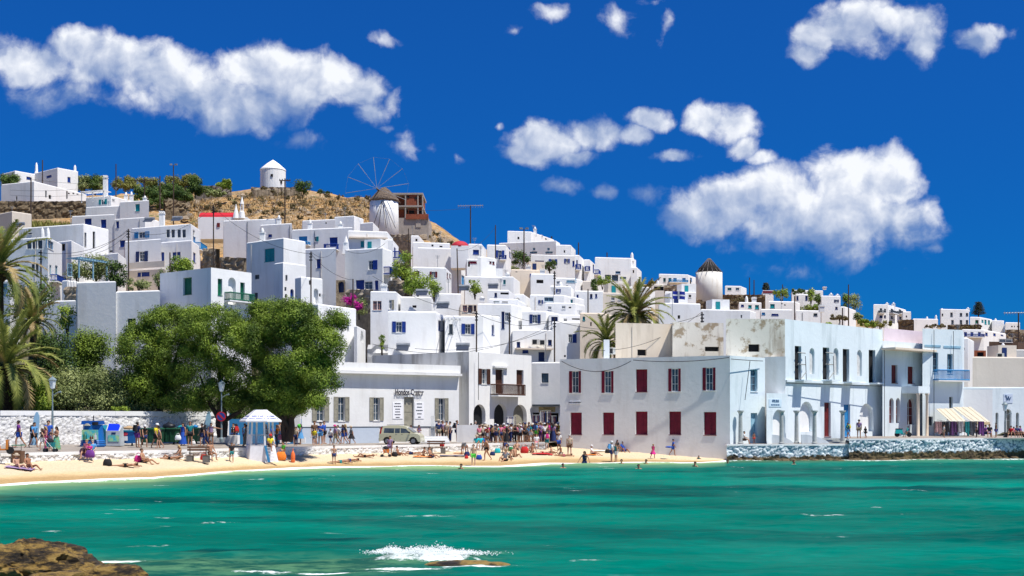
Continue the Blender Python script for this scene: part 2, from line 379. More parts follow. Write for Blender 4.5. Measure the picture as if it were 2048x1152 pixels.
def balcony(root,fc,px0,px1,py,hpx,col,dep=.9,slab=WH,step=.16):
    u0,d0=fc.hit(px0); u1,d1=fc.hit(px1); d=(d0+d1)/2; z=ZP(py,d); h=hpx/F*d
    p=thing_part('balcony',root); mb=MB(); fc.box(mb,u0,u1,z-.14,z,0.003,dep); mb.build('slab',slab,p)
    mb=MB(); railing(mb,fc,u0+.04,u1-.04,z,h,dep-.05,step,.042); mb.build('railing',cm(col),p)
def chimney(root,x,y,z,hh,style):
    mb=MB()
    if style=='b':   # square block chimney with slots
        mb.box((x,y,z+hh*.45),(.7,.7,hh*.9)); mb.box((x,y,z+hh*.93),(.85,.85,.1))
        for q in (-.28,0,.28): mb.box((x+q,y,z+hh+.06),(.14,.8,.22))
    elif style=='c':  # tapered cone with cap
        mb.lathe((x,y,z),[(.42,0),(.40,hh*.25),(.30,hh*.3),(.26,hh*.7),(.2,hh*.86),(.05,hh)],10)
    elif style=='s':  # spire belfry
        mb.box((x,y,z+hh*.2),(.9,.6,hh*.4),0,.8); mb.box((x,y,z+hh*.5),(.65,.45,hh*.2)); mb.lathe((x,y,z+hh*.6),[(.34,0),(.25,hh*.12),(.08,hh*.3),(.02,hh*.4)],8)
    elif style=='p':  # rounded pot
        mb.box((x,y,z+hh*.35),(.62,.55,hh*.7)); mb.box((x,y,z+hh*.73),(.75,.68,.08)); mb.lathe((x,y,z+hh*.76),[(.2,0),(.22,hh*.1),(.14,hh*.22),(.03,hh*.28)],8)
    return mb.build('chimney',WH,root)
HOUSES=[]; CARVE=[]
def footprint(x0,xc,x1,d,yaw,deep):
    ya,yb=yaw if isinstance(yaw,tuple) else (yaw,yaw)
    a,b=R(ya),R(yb); u0=(x0-CX)/F; uc=(xc-CX)/F; u1=(x1-CX)/F; C=Vector((uc*d,d))
    if xc-x0>1.5:
        Ld=Vector((-math.cos(a),math.sin(a))); w=(C.x-u0*C.y)/(math.cos(a)+u0*math.sin(a))
        L0=C+Ld*w if 0<w<60 else Vector((u0*(d+2),d+2))
    else: va=math.atan(uc)+R(3); L0=C+Vector((math.sin(va),math.cos(va)))*deep
    if x1-xc>6:
        wr=(u1*C.y-C.x)/max(math.sin(b)-u1*math.cos(b),1e-4); R1=C+Vector((math.sin(b),math.cos(b)))*wr
        if wr<2.5 or wr>32: R1=Vector((u1*(d+deep),d+deep))
    else: va=math.atan(uc)-R(3); R1=C+Vector((math.sin(va),math.cos(va)))*deep
    return [L0,C,R1,L0+R1-C]
def house(label,x0,xc,x1,yt,yb,d,yaw=38,m=None,wins=(),extra=(),deep=6,near=False,cat='house',name='white_house',cop=True,group=None,zb=None,chim=()):
    m=m or WH
    if isinstance(yaw,int) and xc>770 and not(995<x0<1000 and d>200): yaw=(-11,max(yaw,26))
    if d is None: d=150
    fp=footprint(x0,xc,x1,d,yaw,deep); C=fp[1]; zt=ZP(yt,d)
    if zb is None: zb=ZP(yb,d)
    HOUSES.append((label,fp,zb,zt,m,wins,extra,near,cat,name,cop,group,xc,d,chim))
    CARVE.append((fp,zb))
def ground(x,y): return 0
def build_houses():
    for (label,fp,zb,zt,m,wins,extra,near,cat,name,cop,group,xc,d,chim) in HOUSES:
        C=fp[1]; root=thing(name,(C.x,C.y,zb),label,cat,group)
        FL=Face(fp[0],fp[1]); FR=Face(fp[1],fp[2]); hl=[]; hr=[]
        zb2=min(zb, min(ground(q.x,q.y) for q in fp))-.6
        for w in wins:
            kind,px,py,ww,hh=w[:5]; col=w[5] if len(w)>5 else 'blue'
            left=px<xc; fc=FL if left else FR
            if len(w)>6: left=w[6]=='L'; fc=FL if left else FR
            h=opening(root,fc,kind,px,py,ww,hh,col,near)
            (hl if left else hr).append(h)
        m0=m; m=m[1] if isinstance(m,tuple) else m
        for e in extra:
            k=e[0]
            if k=='bal':
                _,px0,px1,py,hp,col=e[:6]; fc=FL if (px0+px1)/2<xc else FR
                if len(e)>6 and isinstance(e[6],str): fc=FL if e[6]=='L' else FR
                balcony(root,fc,px0,px1,py,hp,col,dep=e[7] if len(e)>7 else .9)
            elif k=='band':    # moulding along a wall: px0,px1,py,hpx,depth,material
                _,px0,px1,py,hp,dp,mm=e; fc=FL if (px0+px1)/2<xc else FR
                u0,d0=fc.hit(px0); u1,d1=fc.hit(px1); z=ZP(py,(d0+d1)/2); mb=MB(); fc.box(mb,u0,u1,z-hp/F*d,z,.004,dp); mb.build('moulding',mm or m,root)
            elif k=='bal3':   # masonry balcony carried by round posts
                _,px0,px1,py,hp,_c=e; fc=FR; u0,d0=fc.hit(px0); u1,_=fc.hit(px1-24); z=ZP(py+16,d0); hh=.75; p=thing_part('balcony',root)
                mb=MB(); fc.box(mb,u0,u1,z,z+.16,.004,2.0); mb.build('slab',m,p)
                mb=MB(); fc.box(mb,u0,u1,z+.162,z+hh,1.85,1.99); fc.box(mb,u0,u0+.14,z+.162,z+hh,.005,1.85); fc.box(mb,u1-.14,u1,z+.162,z+hh,.005,1.85); mb.build('railing',m,p)
                for u in (u0+.25,u1-.25):
                    mb=MB(); q=fc.pt(u,zb,1.8); mb.lathe(q,[(.2,0),(.2,.3),(.16,.35),(.14,z-zb-.25),(.2,z-zb-.15),(.2,z-zb-.003)],12); mb.build('post',WHC,root,smooth=True)
            elif k=='perg':
                _,px0,px1,py,hp,col=e; fc=FL if (px0+px1)/2<xc else FR
                u0,d0=fc.hit(px0); u1,d1=fc.hit(px1); z=ZP(py,(d0+d1)/2); hh=hp/F*d; pr=thing_part('pergola',root)
                for u in (u0,(u0+u1)/2,u1): mb=MB(); fc.box(mb,u-.07,u+.07,z-hh,z,1.9,2.04); mb.build('post',cm(col),pr)
                mb=MB(); fc.box(mb,u0-.2,u1+.2,z,z+.12,1.88,2.06)
                k2=int((u1-u0)/.45)+1
                for i in range(k2+1): u=u0+(u1-u0)*i/k2; fc.box(mb,u-.04,u+.04,z+.12,z+.22,0,2.3)
                mb.build('rafters',cm(col),pr)
        m=m0; mb=MB(); top=zt-.3 if cop else zt
        facade(mb,FL,zb2,top,hl)
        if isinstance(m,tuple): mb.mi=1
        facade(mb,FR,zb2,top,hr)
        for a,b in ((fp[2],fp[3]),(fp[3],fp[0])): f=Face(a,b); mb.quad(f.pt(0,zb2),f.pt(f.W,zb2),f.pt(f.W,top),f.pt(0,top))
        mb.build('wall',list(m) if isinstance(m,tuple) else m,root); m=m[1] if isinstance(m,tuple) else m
        if cop: coping(root,fp,zt,m)
        mb=MB(); q=inset(fp,.33 if cop else 0); mb.quad(*[(v.x,v.y,zt-.45 if cop else zt) for v in q]); mb.build('roof',m,root)
        rh=random.random()
        if rh<.34 and 118<d<240 and cat=='house':
            q=Vector(FL.pt(FL.W*(.2+.6*random.random()),0,-1.5)[:2]) if FL.W>FR.W else Vector(FR.pt(FR.W*.4,0,-1.5)[:2]); mb=MB(); zz=zt-.5; h2=random.uniform(1.6,2.8); mb.tube([(q.x,q.y,zz),(q.x,q.y,zz+h2)],.03,4)
            for k in range(5): mb.tube([(q.x-.35+.04*k,q.y+.02*k,zz+h2-.1*k),(q.x+.35-.04*k,q.y-.02*k,zz+h2-.1*k)],.018,3)
            mb.build('antenna',METAL,root)
        if 134<d<185 and FL.W>5 and .34<rh<.62:
            mb=MB(); u=FL.W*random.uniform(.25,.7); a_=Face(FL.pt(u,0,-2)[:2],FL.pt(u+2.4,0,-2)[:2]); a_.box(mb,0,2.4,zt-.5,zt+1.5,-2.2,0); mb.build('roof_room',m,root); mb=MB(); a_.box(mb,.5,1.1,zt+.1,zt+1.2,.002,.05); mb.build('door',cm(random.choice(('blue','navy','teal','beige'))),root)
        if rh>.76 and d<190 and FL.W>3:
            mb=MB(); u=FL.W*random.uniform(.06,.94); mb.tube([FL.pt(u,zt-.35,.05),FL.pt(u,zb2,.05)],.035,4); mb.build('drain_pipe',cm('grey') if rh>.93 else WHT,root)
        for (px,yt2,yb2,st) in chim:
            # stands on the roof, a metre behind the front edge
            fc=FL if px<xc else FR
            u,dd=fc.hit(px); mid=(fp[0]+fp[2])/2; p=Vector(fc.pt(u,0,-1.2)[:2]); dd=p.y; x=(px-CX)/F*dd
            z0=zt-.46; hh=max(.5,ZP(yt2,dd)-z0); chimney(root,x,dd,z0,hh,st)
# ---------- shore lines (pixel column -> distance)
WLT=[(-400,60),(-100,64),(0,66.3),(60,69),(300,73.7),(480,84.6),(700,91.8),(1000,92.7),(1100,98),(1250,100),(1400,100.3),(1455,103.8),(2600,112)]
QDT=[(-400,71),(0,74),(200,79.6),(400,85),(500,90.4),(700,98.3),(840,104),(1000,108),(1095,107),(1120,112),(1460,105)]
QZT=[(0,1.5),(500,1.45),(840,1.4),(1000,1.45),(1090,1.55)]
QBT=[(0,.92),(200,.98),(400,.87),(500,.84),(700,.8),(840,.72),(1000,.83),(1090,.97),(1120,1.07),(1460,.04)]
BWT=[(-400,84),(0,87),(230,93),(452,101)]
def prom_z(px,d):
    z=lerp(px,QZT)
    if px<460: z+=.26*min(max((d-lerp(px,QDT))/8,0),1)
    elif px>1690: z=1.95
    elif px>1450: z=1.47
    return z
def beach_z(px,d):
    w,q,zb=lerp(px,WLT),lerp(px,QDT),lerp(px,QBT); t=(d-w)/(q-w)
    return zb*t**.9 if t>0 else 1.9*t
LIM=[(-400,83.4),(0,86.4),(230,92.4),(452,100.2),(458,102.6),(603,106.9),(918,116.6),(940,117.8),(1120,118)]
def foot(px,py,where):
    f=prom_z if where=='p' else beach_z
    lo,hi=50,200
    for _ in range(40):
        m=(lo+hi)/2
        if f(px,m)<ZP(py,m): lo=m
        else: hi=m
    if where=='p' and px<1125 and m>lerp(px,LIM): m=lerp(px,LIM)
    return m, f(px,m)
def ringgrid(name,pxs,rows,m,attr=None,smooth=True):
    """rows: list of functions px->(d,z); a sheet laid out column by column"""
    v=[]; n=len(pxs)
    for r in rows:
        for px in pxs: d,z=r(px); v.append(((px-CX)/F*d,d,z))
    f=[(i*n+j,i*n+j+1,(i+1)*n+j+1,(i+1)*n+j) for i in range(len(rows)-1) for j in range(n-1)]
    me=bpy.data.meshes.new(name); me.from_pydata(v,[],f); me.materials.append(m)
    if smooth: me.shade_smooth()
    o=bpy.data.objects.new(name,me); COL.objects.link(o); return o
# ---------- terrain table: picture height of the bare ground by column and distance
TD=[60,90,100,125,150,175,200,225,250,275,300,350,450]
TT={-700:[834,834,832,760,640,560,480,445,425,430,440,470,500],0:[834,834,832,768,640,560,470,425,405,410,420,450,480],200:[834,834,832,768,640,560,470,440,410,395,395,412,450],
370:[834,834,832,775,660,600,540,475,420,392,390,405,440],460:[834,834,832,780,672,606,543,475,419,384,388,405,445],
545:[0,0,0,800,680,610,545,475,418,376,386,410,450],740:[0,0,0,812,700,620,545,467,415,396,405,430,470],850:[0,0,0,815,710,640,570,478,446,440,450,470,500],
930:[0,0,0,825,725,650,590,535,497,492,510,540,560],1050:[0,0,0,830,735,665,610,560,522,515,540,560,580],1200:[0,0,0,835,745,680,630,590,562,555,570,590,600],
1400:[0,0,0,835,760,700,655,618,602,594,592,600,620],1600:[0,0,0,840,775,725,690,668,648,632,622,620,640],1750:[0,0,0,845,795,750,715,692,676,662,652,648,660],
1900:[0,0,0,850,805,762,735,715,702,687,672,656,665],2048:[0,0,0,850,805,768,745,728,715,702,690,672,676],2900:[0,0,0,850,805,768,745,728,715,702,690,680,690]}
TPX=sorted(TT)
ZT={}
for k in TPX:
    r=[]
    for d,py in zip(TD,TT[k]):
        z=ZP(py,d) if py else 1.0
        if k<=460 and d<=100: z=4.0
        if k>460 and d==125: z=min(z,2.2)
        r.append(z)
    ZT[k]=r
TZ=np.array([ZT[k] for k in TPX])
def tz(px,d):
    px=min(max(px,TPX[0]),TPX[-1]); i=int(np.searchsorted(TPX,px))-1; i=max(0,min(i,len(TPX)-2)); t=(px-TPX[i])/(TPX[i+1]-TPX[i])
    return float((1-t)*np.interp(d,TD,TZ[i])+t*np.interp(d,TD,TZ[i+1]))
def ground(x,y):
    return tz(CX+x/y*F,y)
def build_terrain():
    pxs=list(range(-640,452,14))+[452]+list(range(466,2840,14)); ds=[100+2*i for i in range(0,100)]+[300+6*i for i in range(26)]
    n=len(pxs); v=[]; cols=[]
    seg=[]
    for fp,zb in CARVE:
        for a,b in ((fp[0],fp[1]),(fp[1],fp[2])):
            for t in np.linspace(0,1,7): q=a.lerp(b,t); seg.append((q.x,q.y,zb))
    S=np.array(seg)
    rows=[lambda px:(lerp(px,BWT)+.4 if px<=452 else 100)]
    for i,d in enumerate(ds):
        for px in pxs:
            dd=(d if i>4 else lerp(px,BWT)+.4+(i/5)*(110-lerp(px,BWT)-.4)) if px<=452 else (d if i>=14 else 124+i*.286)
            x=(px-CX)/F*dd; z=tz(px,dd)
            amp=min(1,max(0,(dd-205)/20))
            z+=amp*(noise.fractal(Vector((x*.09,dd*.09,3)),1,2,5)*1.3+abs(noise.noise(Vector((x*.35,dd*.35,1))))*.8-.2)
            v.append([x,dd,z])
    V=np.array(v)
    for i in range(0,len(V),1000):
        blk=V[i:i+1000]; dist=np.hypot(blk[:,None,0]-S[None,:,0],blk[:,None,1]-S[None,:,1])
        lim=np.where(dist<4.5,S[None,:,2]-.15+np.maximum(0,dist-2.5)*.8,1e9).min(1); V[i:i+1000,2]=np.minimum(V[i:i+1000,2],lim)
    f=[(i*n+j,i*n+j+1,(i+1)*n+j+1,(i+1)*n+j) for i in range(len(ds)-1) for j in range(n-1)]
    me=bpy.data.meshes.new('hillside'); me.from_pydata(V.tolist(),[],f); me.shade_smooth()
    m=bpy.data.materials.new('dry_hillside'); m.use_nodes=True; t=m.node_tree; b=t.nodes['Principled BSDF']; L=t.links.new; b.inputs['Roughness'].default_value=.95
    g=t.nodes.new('ShaderNodeNewGeometry')
    def nz(s,det=6,vo=False):
        n_=t.nodes.new('ShaderNodeTexVoronoi' if vo else 'ShaderNodeTexNoise'); n_.inputs['Scale'].default_value=s
        if not vo: n_.inputs['Detail'].default_value=det
        L(g.outputs['Position'],n_.inputs['Vector']); return n_.outputs[0]
    def ramp(v,a,bb):
        r=t.nodes.new('ShaderNodeMapRange'); L(v,r.inputs[0]); r.inputs[1].default_value=a; r.inputs[2].default_value=bb; return r.outputs[0]
    def mx(f_,a,bb):
        q=t.nodes.new('ShaderNodeMix'); q.data_type='RGBA'; L(f_,q.inputs[0])
        for s,vv_ in ((q.inputs[6],a),(q.inputs[7],bb)):
            if isinstance(vv_,tuple): s.default_value=(*vv_,1)
            else: L(vv_,s)
        return q.outputs[2]
    c=mx(ramp(nz(.12,5),.4,.62),(.42,.24,.085),(.30,.20,.10))
    c=mx(ramp(nz(.5,8),.52,.66),c,(.15,.11,.055))
    c=mx(ramp(nz(1.6,6),.56,.66),c,(.46,.38,.27))
    c=mx(ramp(nz(.3,6),.6,.68),c,(.10,.12,.03))
    sp=t.nodes.new('ShaderNodeSeparateXYZ'); L(g.outputs['Position'],sp.inputs[0]); c=mx(ramp(sp.outputs[1],165,140),c,mx(ramp(nz(.6,6),.4,.6),(.035,.045,.015),(.13,.11,.06)))
    L(c,b.inputs['Base Color'])
    bp=t.nodes.new('ShaderNodeBump'); bp.inputs['Distance'].default_value=.7; bp.inputs['Strength'].default_value=.9; L(nz(.8,9),bp.inputs['Height']); L(bp.outputs[0],b.inputs['Normal'])
    me.materials.append(m)
    o=bpy.data.objects.new('hillside',me); COL.objects.link(o); tag(o,kind='structure')
# ---------- beach
SAND=bpy.data.materials.new('sand'); SAND.use_nodes=True
def _sand():
    t=SAND.node_tree; b=t.nodes['Principled BSDF']; L=t.links.new; b.inputs['Roughness'].default_value=.9; b.inputs['Specular IOR Level'].default_value=.1
    a=t.nodes.new('ShaderNodeAttribute'); a.attribute_name='wet'; g=t.nodes.new('ShaderNodeNewGeometry')
    n=t.nodes.new('ShaderNodeTexNoise'); n.inputs['Scale'].default_value=.9; n.inputs['Detail'].default_value=8; L(g.outputs['Position'],n.inputs['Vector'])
    add=t.nodes.new('ShaderNodeMath'); add.operation='MULTIPLY_ADD'; L(n.outputs[0],add.inputs[0]); add.inputs[1].default_value=.5; L(a.outputs['Fac'],add.inputs[2])
    r=t.nodes.new('ShaderNodeValToRGB'); L(add.outputs[0],r.inputs[0]); e=r.color_ramp.elements
    e[0].position=.28; e[0].color=(.64,.51,.34,1); e[1].position=1.0; e[1].color=(.42,.28,.13,1)
    k=e.new(.66); k.color=(.63,.46,.25,1)
    n2=t.nodes.new('ShaderNodeTexNoise'); n2.inputs['Scale'].default_value=6; n2.inputs['Detail'].default_value=6; L(g.outputs['Position'],n2.inputs['Vector'])
    mx=t.nodes.new('ShaderNodeMix'); mx.data_type='RGBA'; mx.blend_type='MULTIPLY'; mx.inputs[0].default_value=.5; L(r.outputs[0],mx.inputs[6]); 
    rr=t.nodes.new('ShaderNodeMapRange'); L(n2.outputs[0],rr.inputs[0]); rr.inputs[1].default_value=.3; rr.inputs[2].default_value=.7; rr.inputs[3].default_value=.7; rr.inputs[4].default_value=1.1; L(rr.outputs[0],mx.inputs[7])
    L(mx.outputs[2],b.inputs['Base Color'])
    bp=t.nodes.new('ShaderNodeBump'); bp.inputs['Distance'].default_value=.08; bp.inputs['Strength'].default_value=.8; L(n2.outputs[0],bp.inputs['Height']); L(bp.outputs[0],b.inputs['Normal'])
_sand()
def build_beach():
    pxs=list(range(-340,1100,10))+[1095,1100,1110]+list(range(1120,1470,10)); pxs=sorted(set(pxs))
    ts=np.linspace(-.7,1.05,42); v=[]; wet=[]
    for t in ts:
        for px in pxs:
            w,q=lerp(px,WLT),lerp(px,QDT); d=w+t*(q-w); x=(px-CX)/F*d; z=beach_z(px,d)
            if t>.15: z+=noise.fractal(Vector((x*1.3,d*1.3,0)),1,2,4)*.07*min(1,(t-.15)*5)
            v.append((x,d,z)); wet.append(min(1,max(0,1-(t-.02)/.42)))
    n=len(pxs); f=[(i*n+j,i*n+j+1,(i+1)*n+j+1,(i+1)*n+j) for i in range(len(ts)-1) for j in range(n-1)]
    me=bpy.data.meshes.new('beach'); me.from_pydata(v,[],f); me.shade_smooth(); me.materials.append(SAND)
    at=me.attributes.new('wet','FLOAT','POINT'); at.data.foreach_set('value',wet)
    o=bpy.data.objects.new('beach',me); COL.objects.link(o); tag(o,kind='structure')
# ---------- promenade
PAVE=mat('worn_pavement',(.33,.29,.25),.9,.7,0,(.24,.21,.18),.3,25)
def build_promenade():
    pxs=list(range(-340,1100,10))
    def qrow(k): return lambda px:(lerp(px,QDT)+k,prom_z(px,lerp(px,QDT)+k)-.01)
    rows=[qrow(.32),qrow(2),qrow(4.5),qrow(8.2),lambda px:((lerp(px,BWT)+.3 if px<=452 else 135),prom_z(px,100)-.01)]
    o=ringgrid('promenade',pxs,rows,PAVE); tag(o,kind='structure')
    # quay of the eastern waterfront
    mb=MB()
    def col(px,d,z): return ((px-CX)/F*d,d,z)
    mb.quad(col(1462,104.6,1.46),col(1695,106.2,1.46),col(1695,116,1.46),col(1462,112,1.46))
    mb.quad(col(1695,106.6,1.94),col(2600,112,1.94),col(2600,160,1.94),col(1695,130,1.94))
    o=mb.build('waterfront_pavement',PAVE); tag(o,kind='structure')
    mb=MB()
    mb.quad(col(1095,107.3,1.54),col(1122,113,1.54),col(1122,135,1.54),col(1095,135,1.54)); o=mb.build('alley_paving',PAVE); tag(o,kind='structure')
def vor(x,y,z=0):
    d,_=noise.voronoi(Vector((x,y,z))); return d[1]-d[0]
WSTONE=None
def stonewall(name,pts,zf0,zf1,step,mats,label,scale=(2.3,3.4),amp=.09,cop=None,darkz=None,thick=.5,matfn=None,zstep=None):
    """rubble wall of rounded stones: sheet displaced stone by stone. pts: (x,y) line left->right; zf(s)->z"""
    segs=[Vector(p) for p in pts]; L=[0]
    for a,b in zip(segs,segs[1:]): L.append(L[-1]+(b-a).length)
    n=int(L[-1]/step)+1; zs=zstep or step; rows=int(max(zf1(0)-zf0(0),zf1(1)-zf0(1))/zs)+2
    v=[]; mi=[]
    root=thing(name,(segs[0].x,segs[0].y,zf0(0)),label,'wall')
    for r in range(rows):
        for i in range(n+1):
            s=L[-1]*i/n; k=max(0,min(len(segs)-2,int(np.searchsorted(L,s))-1)); t=(s-L[k])/(L[k+1]-L[k]); p=segs[k].lerp(segs[k+1],t)
            tt=(segs[k+1]-segs[k]).normalized(); nn=Vector((tt.y,-tt.x)); q=i/n
            z=zf0(q)+(zf1(q)-zf0(q))*r/(rows-1)
            jx=s*scale[0]+noise.noise(Vector((s*.9,z*.9,4)))*.7; jz=z*scale[1]+noise.noise(Vector((s*.9,z*.9,9)))*.7
            e=vor(jx,jz); cell=noise.cell(Vector((jx,jz,0)))
            h=min(1,e*2.6)**.6*amp+noise.noise(Vector((s*1.1,z*1.4,7)))*amp*.9+noise.noise(Vector((s*7,z*7,2)))*amp*.3
            v.append((p.x+nn.x*h,p.y+nn.y*h,z)); mi.append((e,z))
    f=[(i*(n+1)+j,i*(n+1)+j+1,(i+1)*(n+1)+j+1,(i+1)*(n+1)+j) for i in range(rows-1) for j in range(n)]
    me=bpy.data.meshes.new('stones'); o0=root.location; me.from_pydata([(a-o0.x,b-o0.y,c-o0.z) for a,b,c in v],[],f); me.materials.append(mats)
    at=me.attributes.new('joint','FLOAT','POINT'); at.data.foreach_set('value',[min(1,q[0]*3) for q in mi])
    me.shade_smooth(); o=bpy.data.objects.new('stones',me); COL.objects.link(o); o.parent=root; o['kind']='stuff'
    if cop:
        w,h,m=cop; mb=MB()
        for a,b,la,lb in zip(segs,segs[1:],L,L[1:]):
            tt=(b-a).normalized(); nn=Vector((tt.y,-tt.x)); za,zb_=zf1(la/L[-1]),zf1(lb/L[-1])
            A=[(a+nn*.10),(b+nn*.10),(b-nn*(w-.10)),(a-nn*(w-.10))]; zz=[za,zb_,zb_,za]
            mb.hexa([(q.x,q.y,z-.04) for q,z in zip(A,zz)]+[(q.x,q.y,z+h) for q,z in zip(A,zz)])
        mb.build('coping',m,root)
    return root
def stonemat(name,col,joint,low=None,lowz=0,lowc=(.05,.04,.03),tint=None):
    m=bpy.data.materials.new(name); m.use_nodes=True; t=m.node_tree; b=t.nodes['Principled BSDF']; L=t.links.new; b.inputs['Roughness'].default_value=.92; b.inputs['Specular IOR Level'].default_value=.2
    a=t.nodes.new('ShaderNodeAttribute'); a.attribute_name='joint'; g=t.nodes.new('ShaderNodeNewGeometry')
    n=t.nodes.new('ShaderNodeTexNoise'); n.inputs['Scale'].default_value=1.4; n.inputs['Detail'].default_value=8; n.inputs['Roughness'].default_value=.65; L(g.outputs['Position'],n.inputs['Vector'])
    def mx(f_,A,B):
        q=t.nodes.new('ShaderNodeMix'); q.data_type='RGBA'; L(f_,q.inputs[0])
        for s,vv_ in ((q.inputs[6],A),(q.inputs[7],B)):
            if isinstance(vv_,tuple): s.default_value=(*vv_,1)
            else: L(vv_,s)
        return q.outputs[2]
    def ramp(v,x,y):
        r=t.nodes.new('ShaderNodeMapRange'); L(v,r.inputs[0]); r.inputs[1].default_value=x; r.inputs[2].default_value=y; return r.outputs[0]
    c=mx(ramp(a.outputs['Fac'],.12,.5),joint,col)
    c=mx(ramp(n.outputs[0],.58,.72),c,tint or tuple(x*.55 for x in col))
    if low:
        sp=t.nodes.new('ShaderNodeSeparateXYZ'); L(g.outputs['Position'],sp.inputs[0])
        mm=t.nodes.new('ShaderNodeMath'); mm.operation='MULTIPLY_ADD'; L(n.outputs[0],mm.inputs[0]); mm.inputs[1].default_value=1.4; L(sp.outputs[2],mm.inputs[2])
        n2=mx(ramp(n.outputs[0],.35,.6),lowc,(.14,.105,.05))
        c=mx(ramp(mm.outputs[0],lowz+.75,lowz+.62),c,n2)
    L(c,b.inputs['Base Color'])
    nb=t.nodes.new('ShaderNodeTexNoise'); nb.inputs['Scale'].default_value=9; nb.inputs['Detail'].default_value=6; L(g.outputs['Position'],nb.inputs['Vector'])
    bp=t.nodes.new('ShaderNodeBump'); bp.inputs['Distance'].default_value=.06; bp.inputs['Strength'].default_value=.8; L(nb.outputs[0],bp.inputs['Height']); L(bp.outputs[0],b.inputs['Normal'])
    return m
def xy(px,d): return ((px-CX)/F*d,d)
def build_walls():
    sm=stonemat('limewashed_rubble',(.78,.775,.75),(.52,.51,.48),tint=(.58,.54,.47))
    stonewall('garden_wall',[xy(px,lerp(px,BWT)) for px in (-340,-100,0,120,230,340,452)],lambda q:prom_z(0,100)-.3,lambda q:4.05,.09,sm,
      'long rough whitewashed stone wall with rounded coping behind the rubbish bins',(2.9,5.0),.085,cop=(.55,.34,WH))
    # its right-hand end face and end pier
    r=thing('end_pier',(*xy(450,101),1.7),'whitewashed end pier of the rough garden wall beside the blue wall','wall'); mb=MB()
    mb.box(( (445-CX)/F*101.2,101.2,2.95),(1.0,.7,2.9)); mb.build('pier',WH,r); mb=MB(); mb.box(((444-CX)/F*100.2,100.2,1.95),(2.9,.9,.75)); mb.build('plinth',WH,r)
    pq=[xy(px,lerp(px,QDT)) for px in (-340,-100,0,100,200,300,400,500,600,700,770,840,920,1000,1050,1095)]
    ql=[0]
    for a,b in zip(pq,pq[1:]): ql.append(ql[-1]+math.dist(a,b))
    pxq=(-340,-100,0,100,200,300,400,500,600,700,770,840,920,1000,1050,1095)
    def at(q,tab): return lerp(float(np.interp(q*ql[-1],ql,pxq)),tab)
    stonewall('quay_wall',pq,lambda q:at(q,QBT)-.25,lambda q:at(q,QZT)-.12,.085,sm,'low whitewashed stone wall running along the back of the sandy beach',(2.9,4.4),.12,cop=(.5,.15,WH))
    sb=stonemat('sea_wall_stones',(.70,.75,.77),(.13,.22,.28),low=True,lowz=.78,tint=(.10,.26,.34))
    sc=stonemat('terrace_wall_stones',(.72,.78,.80),(.22,.36,.42),low=True,lowz=.42,tint=(.25,.42,.50))
    stonewall('terrace_sea_wall',[xy(1453,103.9),xy(1560,104.2),xy(1697,105.0)],lambda q:-.5,lambda q:1.36,.085,sc,'lower sea wall with bluish whitewash under the free standing columns',(2.6,4.0),.12,cop=(.5,.11,WH))
    stonewall('sea_wall',[xy(1697,104.6),xy(1800,105.6),xy(1950,108),xy(2120,111),xy(2420,114)],lambda q:-.5,lambda q:1.83,.09,sb,'higher stone sea wall, white and blue above, dark and weedy at the waterline',(2.8,4.2),.16,cop=(.5,.12,WH))
